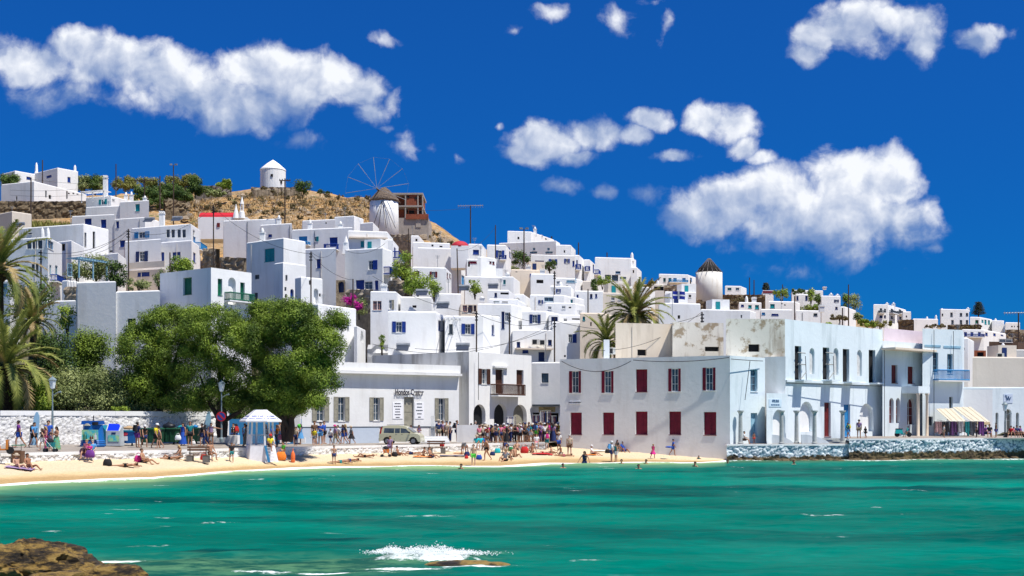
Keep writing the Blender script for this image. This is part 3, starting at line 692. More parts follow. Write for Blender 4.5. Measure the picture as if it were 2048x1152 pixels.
# ---------- sea
def build_sea():
    pxs=np.linspace(-420,2480,420); ds=[]
    d=17.0
    while d<118: ds.append(d); d*=1+.0042+.0000*d
    ds=np.array(ds); U=(pxs-CX)/F; X=U[None,:]*ds[:,None]; Y=np.repeat(ds[:,None],len(pxs),1)
    Z=np.zeros_like(X); rng=np.random.RandomState(3)
    for i in range(46):
        lam=math.exp(rng.uniform(math.log(.5),math.log(9))); th=rng.normal(PI/2+.25,.55); k=2*PI/lam; ph=rng.uniform(0,2*PI)
        a=.0040*lam**.75
        w=(X*math.cos(th)+Y*math.sin(th))*k+ph+.6*np.sin(X*.31+i)+.5*np.sin(Y*.23+i*2)
        Z+=a*(1-np.abs(np.sin(w/2))*2+.27)
    wl=np.array([lerp(p,WLT) for p in pxs])[None,:]; dist=np.clip(wl-Y,-1,60)
    Z*=np.clip(dist/4,.12,1)
    # swell rolling in on the beach
    Z+=.07*np.exp(-((dist-1.2)/.7)**2)*(1+.5*np.sin(X*.7))
    # the small breaking crest over the reef at the front
    cx,cy=P(850,1118,30)[0],33.5
    for (ax,ay,sx,sy,h) in ((-3.1,31.2,.5,.3,.13),(-2.1,31.0,.75,.3,.17),(-1.3,30.9,.5,.3,.09)):
        Z+=h*np.exp(-((X-ax)/sx)**2-((Y-ay)/sy)**2)
    v=np.stack([X,Y,Z-.02],-1).reshape(-1,3); n=len(pxs); m=len(ds)
    ii,jj=np.meshgrid(np.arange(m-1),np.arange(n-1),indexing='ij'); a=(ii*n+jj).ravel(); f=np.stack([a,a+1,a+n+1,a+n],1)
    me=bpy.data.meshes.new('sea'); me.from_pydata(v.tolist(),[],f.tolist()); me.shade_smooth()
    sh=np.exp(-np.clip(dist-1.8,0,99)/4.2)
    pxg=np.repeat(pxs[None,:],m,0)
    sh=np.where(pxg>1455,sh*.25,sh)
    rx,ry=P(230,1130,30)[0],30
    reef=np.exp(-(((X+9.0)/5.0)**2+((Y-30.0)/2.6)**2))*.8+np.exp(-(((X+4.8)/3.4)**2+((Y-29.3)/1.6)**2))*.75+np.exp(-(((X+1.6)/2.2)**2+((Y-31.5)/1.2)**2))*.6
    wd=sum(a_*np.exp(-((X-ax)/sx)**2-((Y-ay)/sy)**2) for ax,ay,sx,sy,a_ in ((-5.9,36.4,1.9,.6,1),(-8.4,32.7,1.6,.45,1),(20.5,62,11,3.4,.9),(2.4,77,3.2,1.6,.9),(-11,44,3.5,.8,.6),(9,50,6,1.5,.6),(-3,60,7,1.6,.45)))
    at=me.attributes.new('weed','FLOAT','POINT'); at.data.foreach_set('value',wd.ravel())
    at=me.attributes.new('shallow','FLOAT','POINT'); at.data.foreach_set('value',sh.ravel()); at=me.attributes.new('reef','FLOAT','POINT'); at.data.foreach_set('value',reef.ravel())
    wv=.5+.5*np.sin(X*.22+1.3*np.sin(X*.11)); fo=np.exp(-((dist-.9)/(.8+.7*wv))**2)*1.0+.5*np.exp(-((dist-2.0)/.4)**2)*(np.sin(X*.4+1)>.3)
    fo=np.where(pxg>1455,fo*.5,fo)
    for (ax,ay,sx,sy) in ((-10.5,30.6,1.0,.35),(-3.1,30.9,.8,.3),(-2.0,30.7,1.2,.34),(-1.0,29.6,1.3,.2),(-2.6,29.2,1.3,.25),(-6.3,28.6,.9,.2),(-4.2,28.3,1.6,.15),(1.0,98.5,1,1)):
        fo=np.maximum(fo,.72*np.exp(-((X-ax)/sx)**2-((Y-ay)/sy)**2))
    at=me.attributes.new('foam','FLOAT','POINT'); at.data.foreach_set('value',fo.ravel())
    mt=bpy.data.materials.new('sea_water'); mt.use_nodes=True; t=mt.node_tree; b=t.nodes['Principled BSDF']; L=t.links.new
    g=t.nodes.new('ShaderNodeNewGeometry')
    def nz(s,det,st,ro=.5,dist_=0):
        mp=t.nodes.new('ShaderNodeMapping'); mp.inputs['Scale'].default_value=st; L(g.outputs['Position'],mp.inputs[0])
        q=t.nodes.new('ShaderNodeTexNoise'); q.inputs['Scale'].default_value=s; q.inputs['Detail'].default_value=det; q.inputs['Roughness'].default_value=ro; q.inputs['Distortion'].default_value=dist_; L(mp.outputs[0],q.inputs['Vector']); return q.outputs[0]
    def ramp(v_,x,y,c=0,d_=1):
        r=t.nodes.new('ShaderNodeMapRange'); L(v_,r.inputs[0]); r.inputs[1].default_value=x; r.inputs[2].default_value=y; r.inputs[3].default_value=c; r.inputs[4].default_value=d_; return r.outputs[0]
    def mx(f_,A,B):
        q=t.nodes.new('ShaderNodeMix'); q.data_type='RGBA'; L(f_,q.inputs[0])
        for s,vv_ in ((q.inputs[6],A),(q.inputs[7],B)):
            if isinstance(vv_,tuple): s.default_value=(*vv_,1)
            else: L(vv_,s)
        return q.outputs[2]
    def ma(op,A,B):
        q=t.nodes.new('ShaderNodeMath'); q.operation=op
        for s,vv_ in ((q.inputs[0],A),(q.inputs[1],B)):
            if isinstance(vv_,(int,float)): s.default_value=vv_
            else: L(vv_,s)
        return q.outputs[0]
    def att(nm): q=t.nodes.new('ShaderNodeAttribute'); q.attribute_name=nm; return q.outputs['Fac']
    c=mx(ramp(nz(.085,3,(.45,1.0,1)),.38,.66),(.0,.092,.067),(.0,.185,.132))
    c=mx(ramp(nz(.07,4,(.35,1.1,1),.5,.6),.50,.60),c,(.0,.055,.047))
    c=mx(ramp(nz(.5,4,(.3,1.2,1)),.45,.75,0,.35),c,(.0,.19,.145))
    c=mx(ramp(nz(2.4,5,(.3,1.7,1),.65),.46,.62,0,.22),c,(.0,.045,.045)); c=mx(ramp(nz(1.7,5,(.35,1.9,1),.65),.54,.7,0,.25),c,(.0,.24,.19))  # ripple shading put into the water colour as darker and lighter streaks
    c=mx(ramp(ma('MULTIPLY',att('weed'),nz(.5,5,(.5,1.3,1),.6)),.16,.42,0,.75),c,(.0,.030,.035))
    c=mx(ramp(ma('MULTIPLY',att('reef'),nz(.55,5,(.6,1.2,1),.6)),.12,.42),c,mx(ramp(nz(1.3,5,(.7,1.2,1),.65),.42,.6),(.01,.075,.055),(.07,.185,.10)))
    c=mx(ramp(att('shallow'),.05,.75),c,(.22,.36,.17))
    fmask=ma('ADD',att('foam'),ma('MULTIPLY',ma('SUBTRACT',nz(2.6,8,(1,1,1),.72),.5),1.7))
    # whitecaps where the small waves peak
    cap=ma('MULTIPLY',ramp(nz(.42,3,(.5,1.7,1)),.68,.73),ramp(nz(4,5,(.6,1.6,1),.7),.5,.58))
    fm=ma('MAXIMUM',ramp(fmask,.36,.62),ma('MULTIPLY',cap,.8))
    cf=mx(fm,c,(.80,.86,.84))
    t.nodes.remove(b); df=t.nodes.new('ShaderNodeBsdfDiffuse'); gl=t.nodes.new('ShaderNodeBsdfGlossy'); gl.inputs['Roughness'].default_value=.16; fr=t.nodes.new('ShaderNodeFresnel'); fr.inputs[0].default_value=1.33; ms=t.nodes.new('ShaderNodeMixShader')
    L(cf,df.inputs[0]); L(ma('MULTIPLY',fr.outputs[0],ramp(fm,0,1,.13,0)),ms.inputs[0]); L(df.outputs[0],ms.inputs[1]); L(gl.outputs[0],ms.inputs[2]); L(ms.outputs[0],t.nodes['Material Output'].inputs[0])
    bp=t.nodes.new('ShaderNodeBump'); bp.inputs['Distance'].default_value=.06; bp.inputs['Strength'].default_value=.7
    L(ma('ADD',nz(2.2,6,(.7,1.5,1),.62,.3),ma('MULTIPLY',nz(.7,3,(.5,1.3,1)),1.2)),bp.inputs['Height']); [L(bp.outputs[0],q.inputs['Normal']) for q in (df,gl,fr)]
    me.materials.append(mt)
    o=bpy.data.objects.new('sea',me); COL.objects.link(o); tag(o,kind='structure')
    # sea bed under everything, out to the horizon
    mb=MB(); mb.quad((-2500,-600,-.62),(2500,-600,-.62),(2500,3000,-.62),(-2500,3000,-.62)); o=mb.build('sea_bed',SAND); tag(o,kind='structure')
    mb=MB(); d0=float(ds[0]); d1=float(ds[-1]); kr=float(U[-1]); kl=float(U[0])
    mb.quad((kr*d0,d0,-.03),(600,d0,-.03),(600,d1,-.03),(kr*d1,d1,-.03)); mb.quad((-600,d0,-.03),(kl*d0,d0,-.03),(kl*d1,d1,-.03),(-600,d1,-.03))
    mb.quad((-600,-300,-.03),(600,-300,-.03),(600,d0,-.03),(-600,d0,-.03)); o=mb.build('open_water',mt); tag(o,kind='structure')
H=house
def add_houses():
    # ---- top left of the hill
    H('cluster villa on the hilltop left with blue windows and slender chimneys',57,115,156,335,372,245,wins=[('c',98,353,10,5),('c',138,359,6,10)],chim=[(73,325,0,'c'),(150,330,0,'c')])
    H('low white wing with blue window at the far left hilltop',2,30,76,341,372,247,wins=[('c',57,356,8,5)])
    H('broad windowless white terrace house above the brown stone retaining wall',3,68,173,362,408,224,22,wins=[('s',100,394,5,8),('s',138,387,4,3),('s',147,387,4,3),('s',155,388,4,3),('s',33,397,3,9),('s',92,388,3,14),('s',134,390,3,16)])
    H('grey shaded house with rounded corner at the left edge below the stone wall',-30,24,63,422,452,196,m=WHT,wins=[('s',35,446,7,7,None,'R')])
    H('upper white house with tall block chimney and teal door',172,222,279,391,420,212,20,wins=[('o',206,404,16,10,'teal'),('w',227,400,6,4,None)],extra=[('perg',178,222,388,20,'white')],chim=[(211,353,0,'b'),(252,385,0,'p'),(263,384,0,'p')])
    H('white cube with a single teal shuttered window below the tall chimney',240,298,299,400,436,203,16,wins=[('c',275,415,9,14,'teal')],chim=[(290,392,0,'p')])
    H('low white terrace block left of the teal window cube',172,241,242,411,436,205,12)
    H('tall white house with two blue shuttered windows high on the left slope',144,229,232,428,500,186,14,wins=[('c',176,443,14,12),('c',207,447,11,16)])
    H('white house wing with small blue window between the cypress and the shutters',229,290,318,434,520,184,18,wins=[('c',235,449,6,13),('c',245,487,11,13)])
    H('white house with bright blue shutters and glazed brown upper windows',263,382,401,447,530,170,22,wins=[('o',284,470,30,12,'sky'),('w',336,467,7,16,'grey'),('w',346,467,7,16,'grey'),('w',358,467,7,16,'grey'),('w',368,467,7,16,'grey'),('w',388,466,4,12,None),('c',389,484,5,22,'sky')],extra=[('bal',390,403,502,13,'sky')],chim=[(324,425,0,'b')])
    H('white block with navy shutters in front of the house with glazed windows',250,322,324,477,528,164,22,wins=[('o',284,513,24,20,'navy')])
    H('white ground floor with blue door and wide blue window under the palms',322,383,400,480,532,167,22,wins=[('c',325,514,7,19),('c',353,511,16,14),('c',389,515,5,19)])
    H('cream ground storey with blue arch window behind the bushes',258,330,331,537,580,160,22,m=WHC,wins=[('c',287,548,24,9)],extra=[('band',258,330,524,12,.12,WHT)])
    H('long low white house with sunlit side wall and tall slits',38,167,217,447,520,160,20,wins=[('w',60,467,8,3,'grey'),('s',171,480,4,30),('s',188,480,5,34)])
    H('white terrace house with arched chimneys in front of the long low house',105,143,168,480,520,152,30,wins=[('s',122,495,16,14)],chim=[(85,455,0,'c'),(96,455,0,'c')])
    H('white house with glass veranda beside the light blue pergola',12,96,124,473,620,142,22,wins=[('w',58,489,9,17,'grey'),('w',69,489,9,17,'grey'),('w',80,489,9,17,'grey'),('w',101,490,12,16,'sky'),('w',66,535,6,14,'grey'),('w',74,535,6,14,'grey'),('w',101,540,4,20,'pale'),('w',113,541,5,20,'pale'),('w',70,586,10,10,'pale')],extra=[('bal',100,118,565,12,'blue')])
    H('small white block with light blue pergola terrace',124,134,197,560,610,139,26,wins=[('w',141,540,9,25,'pale','R')],extra=[('perg',134,190,524,38,'pale')])
    H('low white gate house with blue door above the olive bushes',88,152,154,600,690,128,15,wins=[('c',124,628,8,28,'blue'),('s',120,605,6,3)],m=WH)
    H('rounded white outbuilding behind the oleanders',198,236,252,505,545,156,30,wins=[('s',220,502,6,3)])
    H('white street wall house right of the palm with hidden windows',-60,20,40,560,660,135,22,wins=[('c',10,575,9,16,'pale')])
    # ---- upper middle
    H('plain tall white wall building right of the red roofed chapel',447,553,556,437,545,186,12)
    H('white house with tiny blue slot window below the brown hillside',521,584,590,446,505,178,18,wins=[('c',540,471,8,5)],chim=[(558,431,0,'p')])
    H('white house with bright teal door, small teal window and blue balcony door',584,705,708,454,520,172,14,wins=[('d',606,481,17,17,'sky'),('h',633,478,9,9,'teal'),('d',667,484,16,19)],extra=[('bal',584,621,491,5,'sky'),('bal',652,678,500,10,'blue')],chim=[(620,440,0,'p'),(681,443,0,'p')])
    H('low white house at the foot of the hill left of the windmill',605,670,672,438,470,192,14,wins=[('s',652,446,3,3)])
    H('white house with slanting roofline just left of the thatched windmill',669,708,727,431,470,196,20)
    H('white annex directly beneath the thatched windmill',720,746,758,444,470,189,24,chim=[(735,450,0,'p')])
    H('white house with two teal windows under a reed pergola',696,775,786,463,520,163,20,wins=[('c',726,488,9,12,'teal'),('c',748,487,16,13,'teal')],extra=[('band',698,775,475,3,.5,WHC)])
    H('narrow white house with blue balconies right of the pergola house',770,786,797,479,565,160,30,wins=[('c',790,504,4,18),('c',791,530,5,10,'sky')],extra=[('bal',786,797,522,13,'blue'),('bal',784,796,560,15,'blue')])
    H('white house with one large teal shutter and long sunlit stepped side',493,567,611,475,600,143,36,wins=[('c',539,510,20,26,'teal'),('w',514,554,9,9,'grey'),('c',512,593,7,15,'grey')],chim=[(525,457,0,'p')])
    H('white stepped side wing with little slit windows and an arched niche',590,602,645,553,640,134,50,wins=[('s',620,565,4,9,None,'R'),('a',632,592,9,30,None,'R'),('s',640,590,4,6,None,'R')])
    H('sunlit white wall with slit windows above the big tree crown',548,566,612,524,620,137,40,wins=[('s',573,556,4,12),('s',597,561,4,13),('s',571,578,4,8),('s',572,592,4,8),('n',584,590,7,24),('s',596,594,5,8)])
    H('white house with two deep blue shuttered windows above the tree',567,672,676,495,592,150,16,wins=[('c',594,521,18,16),('c',638,527,10,18)])
    H('white house with half open blue shutter and blue garden doors',690,765,784,495,585,150,20,wins=[('h',746,530,18,18),('c',720,570,17,20,'blue'),('w',737,571,16,16,'white'),('c',753,570,7,18)],extra=[('bal',767,780,550,14,'blue')],chim=[(692,470,0,'s')])
    H('stone porch with arched dark blue door between two white houses',670,690,692,560,592,151,12,m=STONE,wins=[('a',682,574,12,22,'navy')],cop=False)
    # ---- green shutters house
    H('large pale blue shaded wall block behind the olive trees',155,232,236,562,735,121,12,wins=[],near=True)
    H('long shaded white house with two green framed windows above the bushes',232,320,324,580,745,120,14,wins=[('w',263,655,17,36,'green'),('w',297,650,17,30,'green')],near=True)
    H('big white house with green shutters, a pointed arch niche and a green balcony',320,422,503,535,700,122,36,wins=[('c',375,572,17,34,'green'),('c',440,574,9,33,'green'),('a',464,582,15,54,None),('c',485,582,9,34,'green')],extra=[('bal',449,499,603,15,'green')],near=True,cop=False)
    H('white house with tall slits at the right edge of the big tree',560,636,712,607,745,124,30,m=WH,wins=[('s',664,645,4,22,None,'R'),('s',673,645,4,22,None,'R'),('s',696,650,4,26,None,'R')],near=True)
    H('narrow white annex with arched opening right of the slit windows',708,714,731,651,700,127,50,wins=[('a',724,672,6,26,None,'R')])
    # ---- middle town
    H('white house with pink louvred windows below the brown garden wall',741,793,806,583,660,140,20,wins=[('w',750,611,8,18,'pink'),('w',759,611,8,18,'pink'),('h',783,609,10,18,'beige')],chim=[(768,570,0,'b')])
    H('white flat block with solar heater right of the pink louvred windows',801,863,870,594,660,142,16,wins=[('s',829,613,8,5)])
    H('white house corner with bright blue shutters in front of the town centre',776,872,892,623,720,128,18,wins=[('o',798,654,27,21),('c',880,651,7,20),('c',885,651,3,20)],near=True,chim=[(822,672,0,'c')])
    H('cream porch house with wide open blue shutters and grey door',890,952,956,632,710,130,14,m=WH,wins=[('c',901,658,10,20,'grey'),('o',936,658,26,20)],near=True,extra=[('perg',892,915,643,26,'white')])
    H('white rounded house with one narrow blue shutter beside the wooden pole',952,966,1000,629,735,127,40,wins=[('c',986,660,5,20)],near=True)
    H('white house with tall blue open door below the roof terrace',955,1022,1062,608,690,137,28,wins=[('c',1006,640,6,34,'navy'),('w',1014,634,8,18,'white'),('w',940,620,8,12,'brown')],chim=[(991,616,0,'b')])
    H('white roof terrace room with green framed glazing and end posts',978,1036,1052,598,612,142,20,wins=[('w',993,601,12,7,'teal'),('w',1010,602,12,6,'brown')],chim=[(964,593,0,'p')])
    H('glazed brown pergola room on the white roof',921,955,957,609,640,139,12,m=WHC,wins=[('w',930,617,9,13,'pink'),('w',941,617,9,13,'brown'),('w',950,617,6,13,'brown')],cop=False)
    H('low white house with awning deck left of the brown pergola',866,922,926,587,650,146,14)
    H('large cream coloured wall house below the red dome',835,922,936,497,570,178,14,m=WH,wins=[('w',925,526,5,12,'sky','R'),('c',926,560,6,18,'sky','R')])
    H('white house with dark red open shutters and laundry',825,892,903,535,590,158,16,wins=[('o',867,549,15,11,'maroon'),('c',833,546,12,8,'maroon'),('c',895,551,3,11,'maroon','R'),('c',900,551,3,10,'maroon','R')])
    H('flat white house between the windmill and the brown cliff',826,900,905,486,520,186,10,wins=[('s',865,491,4,4),('s',882,493,6,3)])
    H('white cottage with dark window below the stone wall of the mill',822,838,848,471,490,196,30,wins=[('s',833,480,4,5)])
    H('small white house with deep blue shutter right of the red dome',937,964,973,488,545,183,28,wins=[('c',952,504,12,9)],group=None)
    H('white house with open blue shutters left of the big green shrub',974,1012,1022,490,540,181,24,wins=[('o',1000,508,17,14),('c',1020,505,3,20)],extra=[('bal',998,1011,520,8,'blue')])
    H('white house with red awning and narrow dark window',934,958,962,518,550,168,20,wins=[('s',938,528,4,11),('c',946,524,15,5,'red')])
    H('sunlit white steps house between the red awning and the blue ladder',955,962,992,513,560,166,50,wins=[('c',981,524,4,6,'maroon','R'),('c',987,526,4,6,'maroon','R')])
    H('long pale blue shaded hotel below the twin roofed villa',998,1112,1120,481,530,219,16,wins=[('w',1068,498,5,5,'pale'),('w',1097,498,5,5,'pale'),('w',1067,505,15,4,'pale'),('w',1098,505,15,4,'pale')])
    H('white crowning villa on the ridge with small roof belfry',1015,1062,1108,463,486,228,24,wins=[('s',1037,476,4,5),('s',1092,477,4,5),('s',1105,476,3,7)],chim=[(1070,454,0,'p'),(1082,470,0,'p')])
    H('white stepped annex right of the crowning villa',1112,1142,1151,490,520,216,22,wins=[('s',1129,503,3,5)])
    H('white hotel with blue shuttered windows above the tropical shrubs',1062,1150,1156,511,552,202,12,wins=[('c',1079,523,18,4,'blue'),('o',1106,524,17,11),('o',1134,522,11,8),('c',1147,527,4,11)])
    H('white block with blue balcony immediately right of the shuttered hotel',1150,1159,1169,510,560,204,36,wins=[('c',1154,527,3,14)],extra=[('bal',1150,1160,540,10,'blue')])
    H('white block with hanging blue balcony second right of the shuttered hotel',1168,1180,1190,519,570,207,36,wins=[('c',1187,535,3,20)],extra=[('bal',1169,1178,543,9,'blue'),('bal',1188,1198,552,8,'blue')])
    H('large plain white chapel like house with tiny bell arch on its corner',1190,1262,1272,516,570,215,12,wins=[('w',1236,545,10,5,'sky'),('w',1216,554,12,9,'grey'),('w',1230,556,13,12,'grey'),('w',1246,556,13,5,'pale')],chim=[(1264,505,0,'c')])
    H('narrow white house with two slits at the right of the bell arch house',1262,1274,1283,534,580,212,36,wins=[('s',1267,543,3,6)])
    # clutter of roofs in the town centre
    T=[('white roof block with teal window under the striped awning',1004,1027,1040,553,585,163,'w',1009,564,5,9,'teal'),
     ('low white parapet house behind the small green reeds',930,1004,1008,554,585,166,None),
     ('cream terrace block above the striped awning',1022,1092,1096,540,560,172,'s',1033,543,4,3,None),
     ('white cube with dark terrace opening at the town centre',1062,1108,1112,548,575,168,'s',1080,563,14,7,None),
     ('white cube with blue awning below the hanging balconies',1110,1150,1166,556,590,166,'c',1143,560,20,9,'pale'),
     ('tan flat house left of the tall cactus',1165,1186,1196,562,600,168,None),
     ('white block with black roof hatch below the white balustrade',975,1018,1030,580,600,152,'s',1010,586,18,6,None),
     ('white stair block beside the rooftop arch window',1030,1048,1062,588,640,147,'a',1034,602,12,14,None),
     ('white terrace with pale blue glass screens',1060,1128,1150,590,625,150,'w',1098,597,19,12,'pale'),
     ('white terrace block with pale awning right of the glass screens',1120,1150,1168,594,625,152,'w',1116,597,6,12,'pale'),
     ('stepped white wall house with slatted parapets',1090,1150,1170,606,640,146,'s',1140,615,5,3,None),
     ('white house with blue shutters, pale green curtain and pergola',1044,1092,1122,622,660,139,'o',1070,638,22,17,'navy'),
     ('small white block with blue square window behind the electricity pole',1098,1117,1122,628,652,138,'c',1109,640,13,13,'navy'),
     ('white sail roofed house with wide dark slot',1118,1165,1180,630,650,140,'s',1152,638,16,3,None),
     ('cream rounded roof house left of the leaning palm',1160,1206,1228,626,665,137,'s',1182,648,3,8,None),
     ('white terrace house with pink laundry at the town centre',1100,1142,1150,572,590,158,'s',1135,573,4,5,None),
     ('grey white wall house behind the wooden poles and cactus',1150,1206,1212,582,640,156,None),
     ('tan walled house behind the left fronds of the big palm',1189,1262,1268,586,640,158,None),
     ('white roof room with small window right of the tan wall',1245,1300,1310,574,600,172,'s',1262,580,4,4,None),
     ('brown walled roof shelter right of the big palm',1303,1328,1332,568,590,186,'s',1318,577,20,8,None),
     ('long white house with tile edged roof behind the blue striped flag',1330,1392,1396,584,612,178,'w',1380,592,5,5,'grey')]
    for t in T:
        lab,x0,xc,x1,yt,yb,d=t[:7]; w=[]
        if t[7]: w=[(t[7],t[8],t[9],t[10],t[11],t[12])]
        for q in range(3):
            if xc-x0<22: break
            wx=random.uniform(x0+5,xc-6); wy=yt+random.uniform(8,14)
            if all(abs(wx-e[1])>(e[3]+12)/2 for e in w): w.append(random.choice([('o',wx,wy,9,7,'blue'),('c',wx,wy,5,8,'navy'),('c',wx,wy,4,7,'blue'),('s',wx,wy,4,5,None),('c',wx,wy,5,7,'teal'),('w',wx,wy,7,6,'white')]))
        H(lab,x0,xc,x1,yt,yb,d,20 if xc-x0>25 else 32,wins=w,m=WHT if lab.startswith('tan') or lab.startswith('brown') else WHC if lab.startswith('cream') else WH,chim=[((x0+xc)//2,yt-8,0,random.choice('bcp'))] if random.random()<.3 else [])
    H('white house with two air conditioners and blue door below its awning',1025,1104,1107,660,745,137,12,wins=[('c',1037,689,7,11,'navy'),('c',1100,685,8,11,'navy'),('c',1083,713,12,18,'navy'),('c',1051,703,12,6,'blue')],extra=[('band',1030,1103,697,3,1.1,WHC)],near=False)
    H('white house with half open blue shutter behind the small palm',1104,1180,1190,644,745,138,14,wins=[('h',1145,677,16,17),('s',1130,712,4,4)])
    H('white wall with open gable left of the arcade roof',1000,1028,1030,680,745,139,12,wins=[])
    H('large white rounded corner wall behind the big palm',1318,1401,1405,607,665,150,10,wins=[('s',1358,634,5,7)])
    H('long white wall house in front of the old round mill',1401,1500,1512,620,680,148,8,wins=[('s',1483,633,3,6)])
    H('two storey hotel with blue balconies left of the round mill',1318,1376,1395,549,590,246,20,wins=[('w',1329,560,5,8,'green'),('c',1340,560,6,8,'green'),('c',1350,560,7,8,'sky'),('c',1368,560,7,8,'sky'),('w',1337,572,5,6,'grey'),('c',1350,573,7,6,'sky'),('w',1364,573,5,6,'navy'),('c',1382,559,4,7,'sky','R'),('c',1383,573,3,6,'sky','R')],extra=[('bal',1337,1374,565,4,'sky')])
    # ---- right part of the ridge
    H('low white house with teal windows right of the round mill',1450,1482,1493,572,595,262,20,wins=[('w',1459,578,8,5,'teal'),('w',1475,578,7,5,'pale')])
    H('little white chapel with red roof edge on the right ridge',1526,1547,1550,581,598,258,12,wins=[('s',1540,589,2,2)],extra=[('band',1526,1548,582,4,.08,cm('red'))],cop=False,cat='chapel',name='chapel')
    H('white house with blue green shutters and conical dovecote chimney',1478,1523,1528,605,640,200,12,wins=[('c',1500,613,7,6,'teal'),('c',1514,614,8,8,'teal'),('c',1485,611,6,4,'blue')],chim=[(1493,592,0,'c'),(1508,596,0,'b')])
    H('long white house with teal window and wooden terrace roof',1537,1592,1600,603,640,202,10,wins=[('c',1545,612,9,8,'teal'),('s',1564,607,3,3),('s',1570,610,3,3)])
    H('white bar roof with small blue window in front of the teal shuttered houses',1522,1585,1590,619,660,168,8,wins=[('c',1527,627,7,4,'sky'),('c',1550,629,14,3,'blue')])
    H('low white flat house with dark window behind the pale facade',1592,1641,1645,621,660,174,8,wins=[('c',1631,629,8,5,'grey')],chim=[(1643,612,0,'b')])
    H('low white villa on the ridge with roof chimney block',1584,1646,1650,581,592,268,10,chim=[(1625,577,0,'p'),(1649,577,0,'b')])
    H('small white house with two dark blue windows below the ridge villa',1592,1616,1617,588,602,240,12,wins=[('c',1595,596,4,8,'navy'),('c',1613,596,5,9,'navy')])
    H('tall white house with navy shutters, stepped side and rooftop chimneys',1643,1681,1683,592,632,236,12,wins=[('o',1673,602,9,5,'navy'),('c',1673,616,5,5,'navy')],chim=[(1662,586,0,'p'),(1675,588,0,'p')])
    H('curved white annex stepping down from the tall navy shuttered house',1681,1690,1712,613,634,232,30)
    H('two storey white villa with three dark balconies on the right ridge',1747,1776,1812,609,645,248,34,wins=[('c',1762,620,5,7,'grey'),('c',1770,620,4,5,'grey'),('c',1784,621,5,7,'grey'),('c',1800,622,5,8,'grey'),('c',1762,633,6,5,'navy'),('c',1770,633,4,5,'navy'),('c',1784,635,5,6,'grey'),('c',1801,636,5,6,'grey')],extra=[('bal',1756,1768,626,4,'grey'),('bal',1778,1790,627,4,'grey'),('bal',1794,1806,628,4,'grey')],chim=[(1774,605,0,'p'),(1787,605,0,'p')])
    H('low white annex at the right of the villa with three balconies',1806,1822,1826,623,645,246,20,wins=[('s',1813,633,3,4)])
    H('distant low white houses with a slender chimney on the ridge gap',1826,1876,1882,638,650,290,8,chim=[(1854,633,0,'c'),(1872,630,0,'c')])
    H('white villa with grey windows beside the tall araucaria tree',1882,1938,1942,619,650,262,14,wins=[('c',1903,629,5,8,'grey'),('c',1922,629,5,6,'grey'),('c',1934,629,5,6,'grey'),('c',1905,644,5,8,'grey'),('c',1922,644,5,8,'grey'),('c',1934,644,5,8,'grey'),('s',1885,630,3,6)],chim=[(1884,617,0,'p'),(1936,615,0,'p')])
    H('white house with teal arched balcony right of the araucaria tree',1940,1960,1984,634,658,258,26,wins=[('c',1953,643,5,6,'green'),('c',1965,642,4,5,'teal'),('c',1971,644,4,9,'teal'),('c',1978,644,4,9,'teal')])
    H('stepped white houses at the far right of the ridge',1984,2008,2014,641,660,262,14,chim=[(1991,637,0,'c')])
    H('rightmost white house on the ridge with four small windows',2011,2040,2044,645,662,258,14,wins=[('s',2024,653,3,3),('s',2029,653,2,3),('s',2035,653,2,3),('s',2038,654,2,3)])
    H('long white hotel with royal blue doors and balconies at far right',1924,1967,2012,659,690,205,40,wins=[('c',1931,669,6,10),('c',1944,669,6,10),('c',1959,669,6,10),('c',1973,668,5,6),('c',1989,668,5,6),('c',2004,668,5,6)],extra=[('bal',1925,1964,674,5,'blue')])
    H('tall white end house with sunlit side right of the blue balcony',1925,1936,1948,675,770,142,40,wins=[('s',1928,698,3,5)])
    H('terracotta coloured roof room with dark opening at far right',1948,1972,1978,701,720,160,14,m=mat('terracotta_plaster',(.34,.10,.045),.9,3,.3),wins=[('s',1961,709,13,9)],cop=False)
    H('dark timber restaurant terrace under a cream canopy at far right',1978,2036,2060,684,705,170,8,m=mat('dark_timber',(.10,.06,.04),.8,4,.3),wins=[('w',2012,681,26,7,'white'),('s',1985,699,18,8),('s',2000,699,14,8)],cop=False)
    H('grey plaster roof wall at the right edge with arched chimney',1978,2060,2080,699,735,150,6,m=WHS,chim=[(2006,686,0,'c')])
    H('broad beige building with plain wall above the right hand shops',1945,2200,2210,716,800,136,4,m=WHT,extra=[])
    # ---- waterfront row
    H('single storey shop with grey beige shutters and a long cornice',603,603,918,731,884,108,(0,55),near=True,deep=8,cop=False,cat='shop',name='shop_building',
      wins=[('oS',641,818,34,48,'beige'),('oS',683,818,31,48,'beige'),('oS',753,818,28,46,'beige'),('oS',883,819,27,45,'beige'),('dT',818,824,20,60,'beige')],
      extra=[('band',603,918,727,17,.30,WH),('band',603,918,744,5,.62,WH),('band',603,918,853,2,.05,cm('grey'))])
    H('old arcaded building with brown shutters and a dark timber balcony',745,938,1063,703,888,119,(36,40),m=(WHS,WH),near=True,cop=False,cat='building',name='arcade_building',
      wins=[('h2',968,753,24,30,'brown','R'),('d',999,763,16,48,'brown','R'),('c',1040,755,14,30,'brown','R'),('A',959,835,24,53,'dark','R'),('A',1001,836,26,56,'dark','R'),('A',1040,836,27,54,'beige','R')],
      extra=[('bal',981,1036,791,21,'brown','R',1.1),('band',985,1014,732,4,.35,None)])
    H('narrow white link building with grey framed window over the souvenir shop',1063,1120,1122,724,888,127,(8,30),near=True,wins=[('w',1090,756,14,19,'grey'),('s',1072,843,13,36),('s',1102,845,30,38)],extra=[('band',1066,1121,809,3,.9,cm('grey'))])
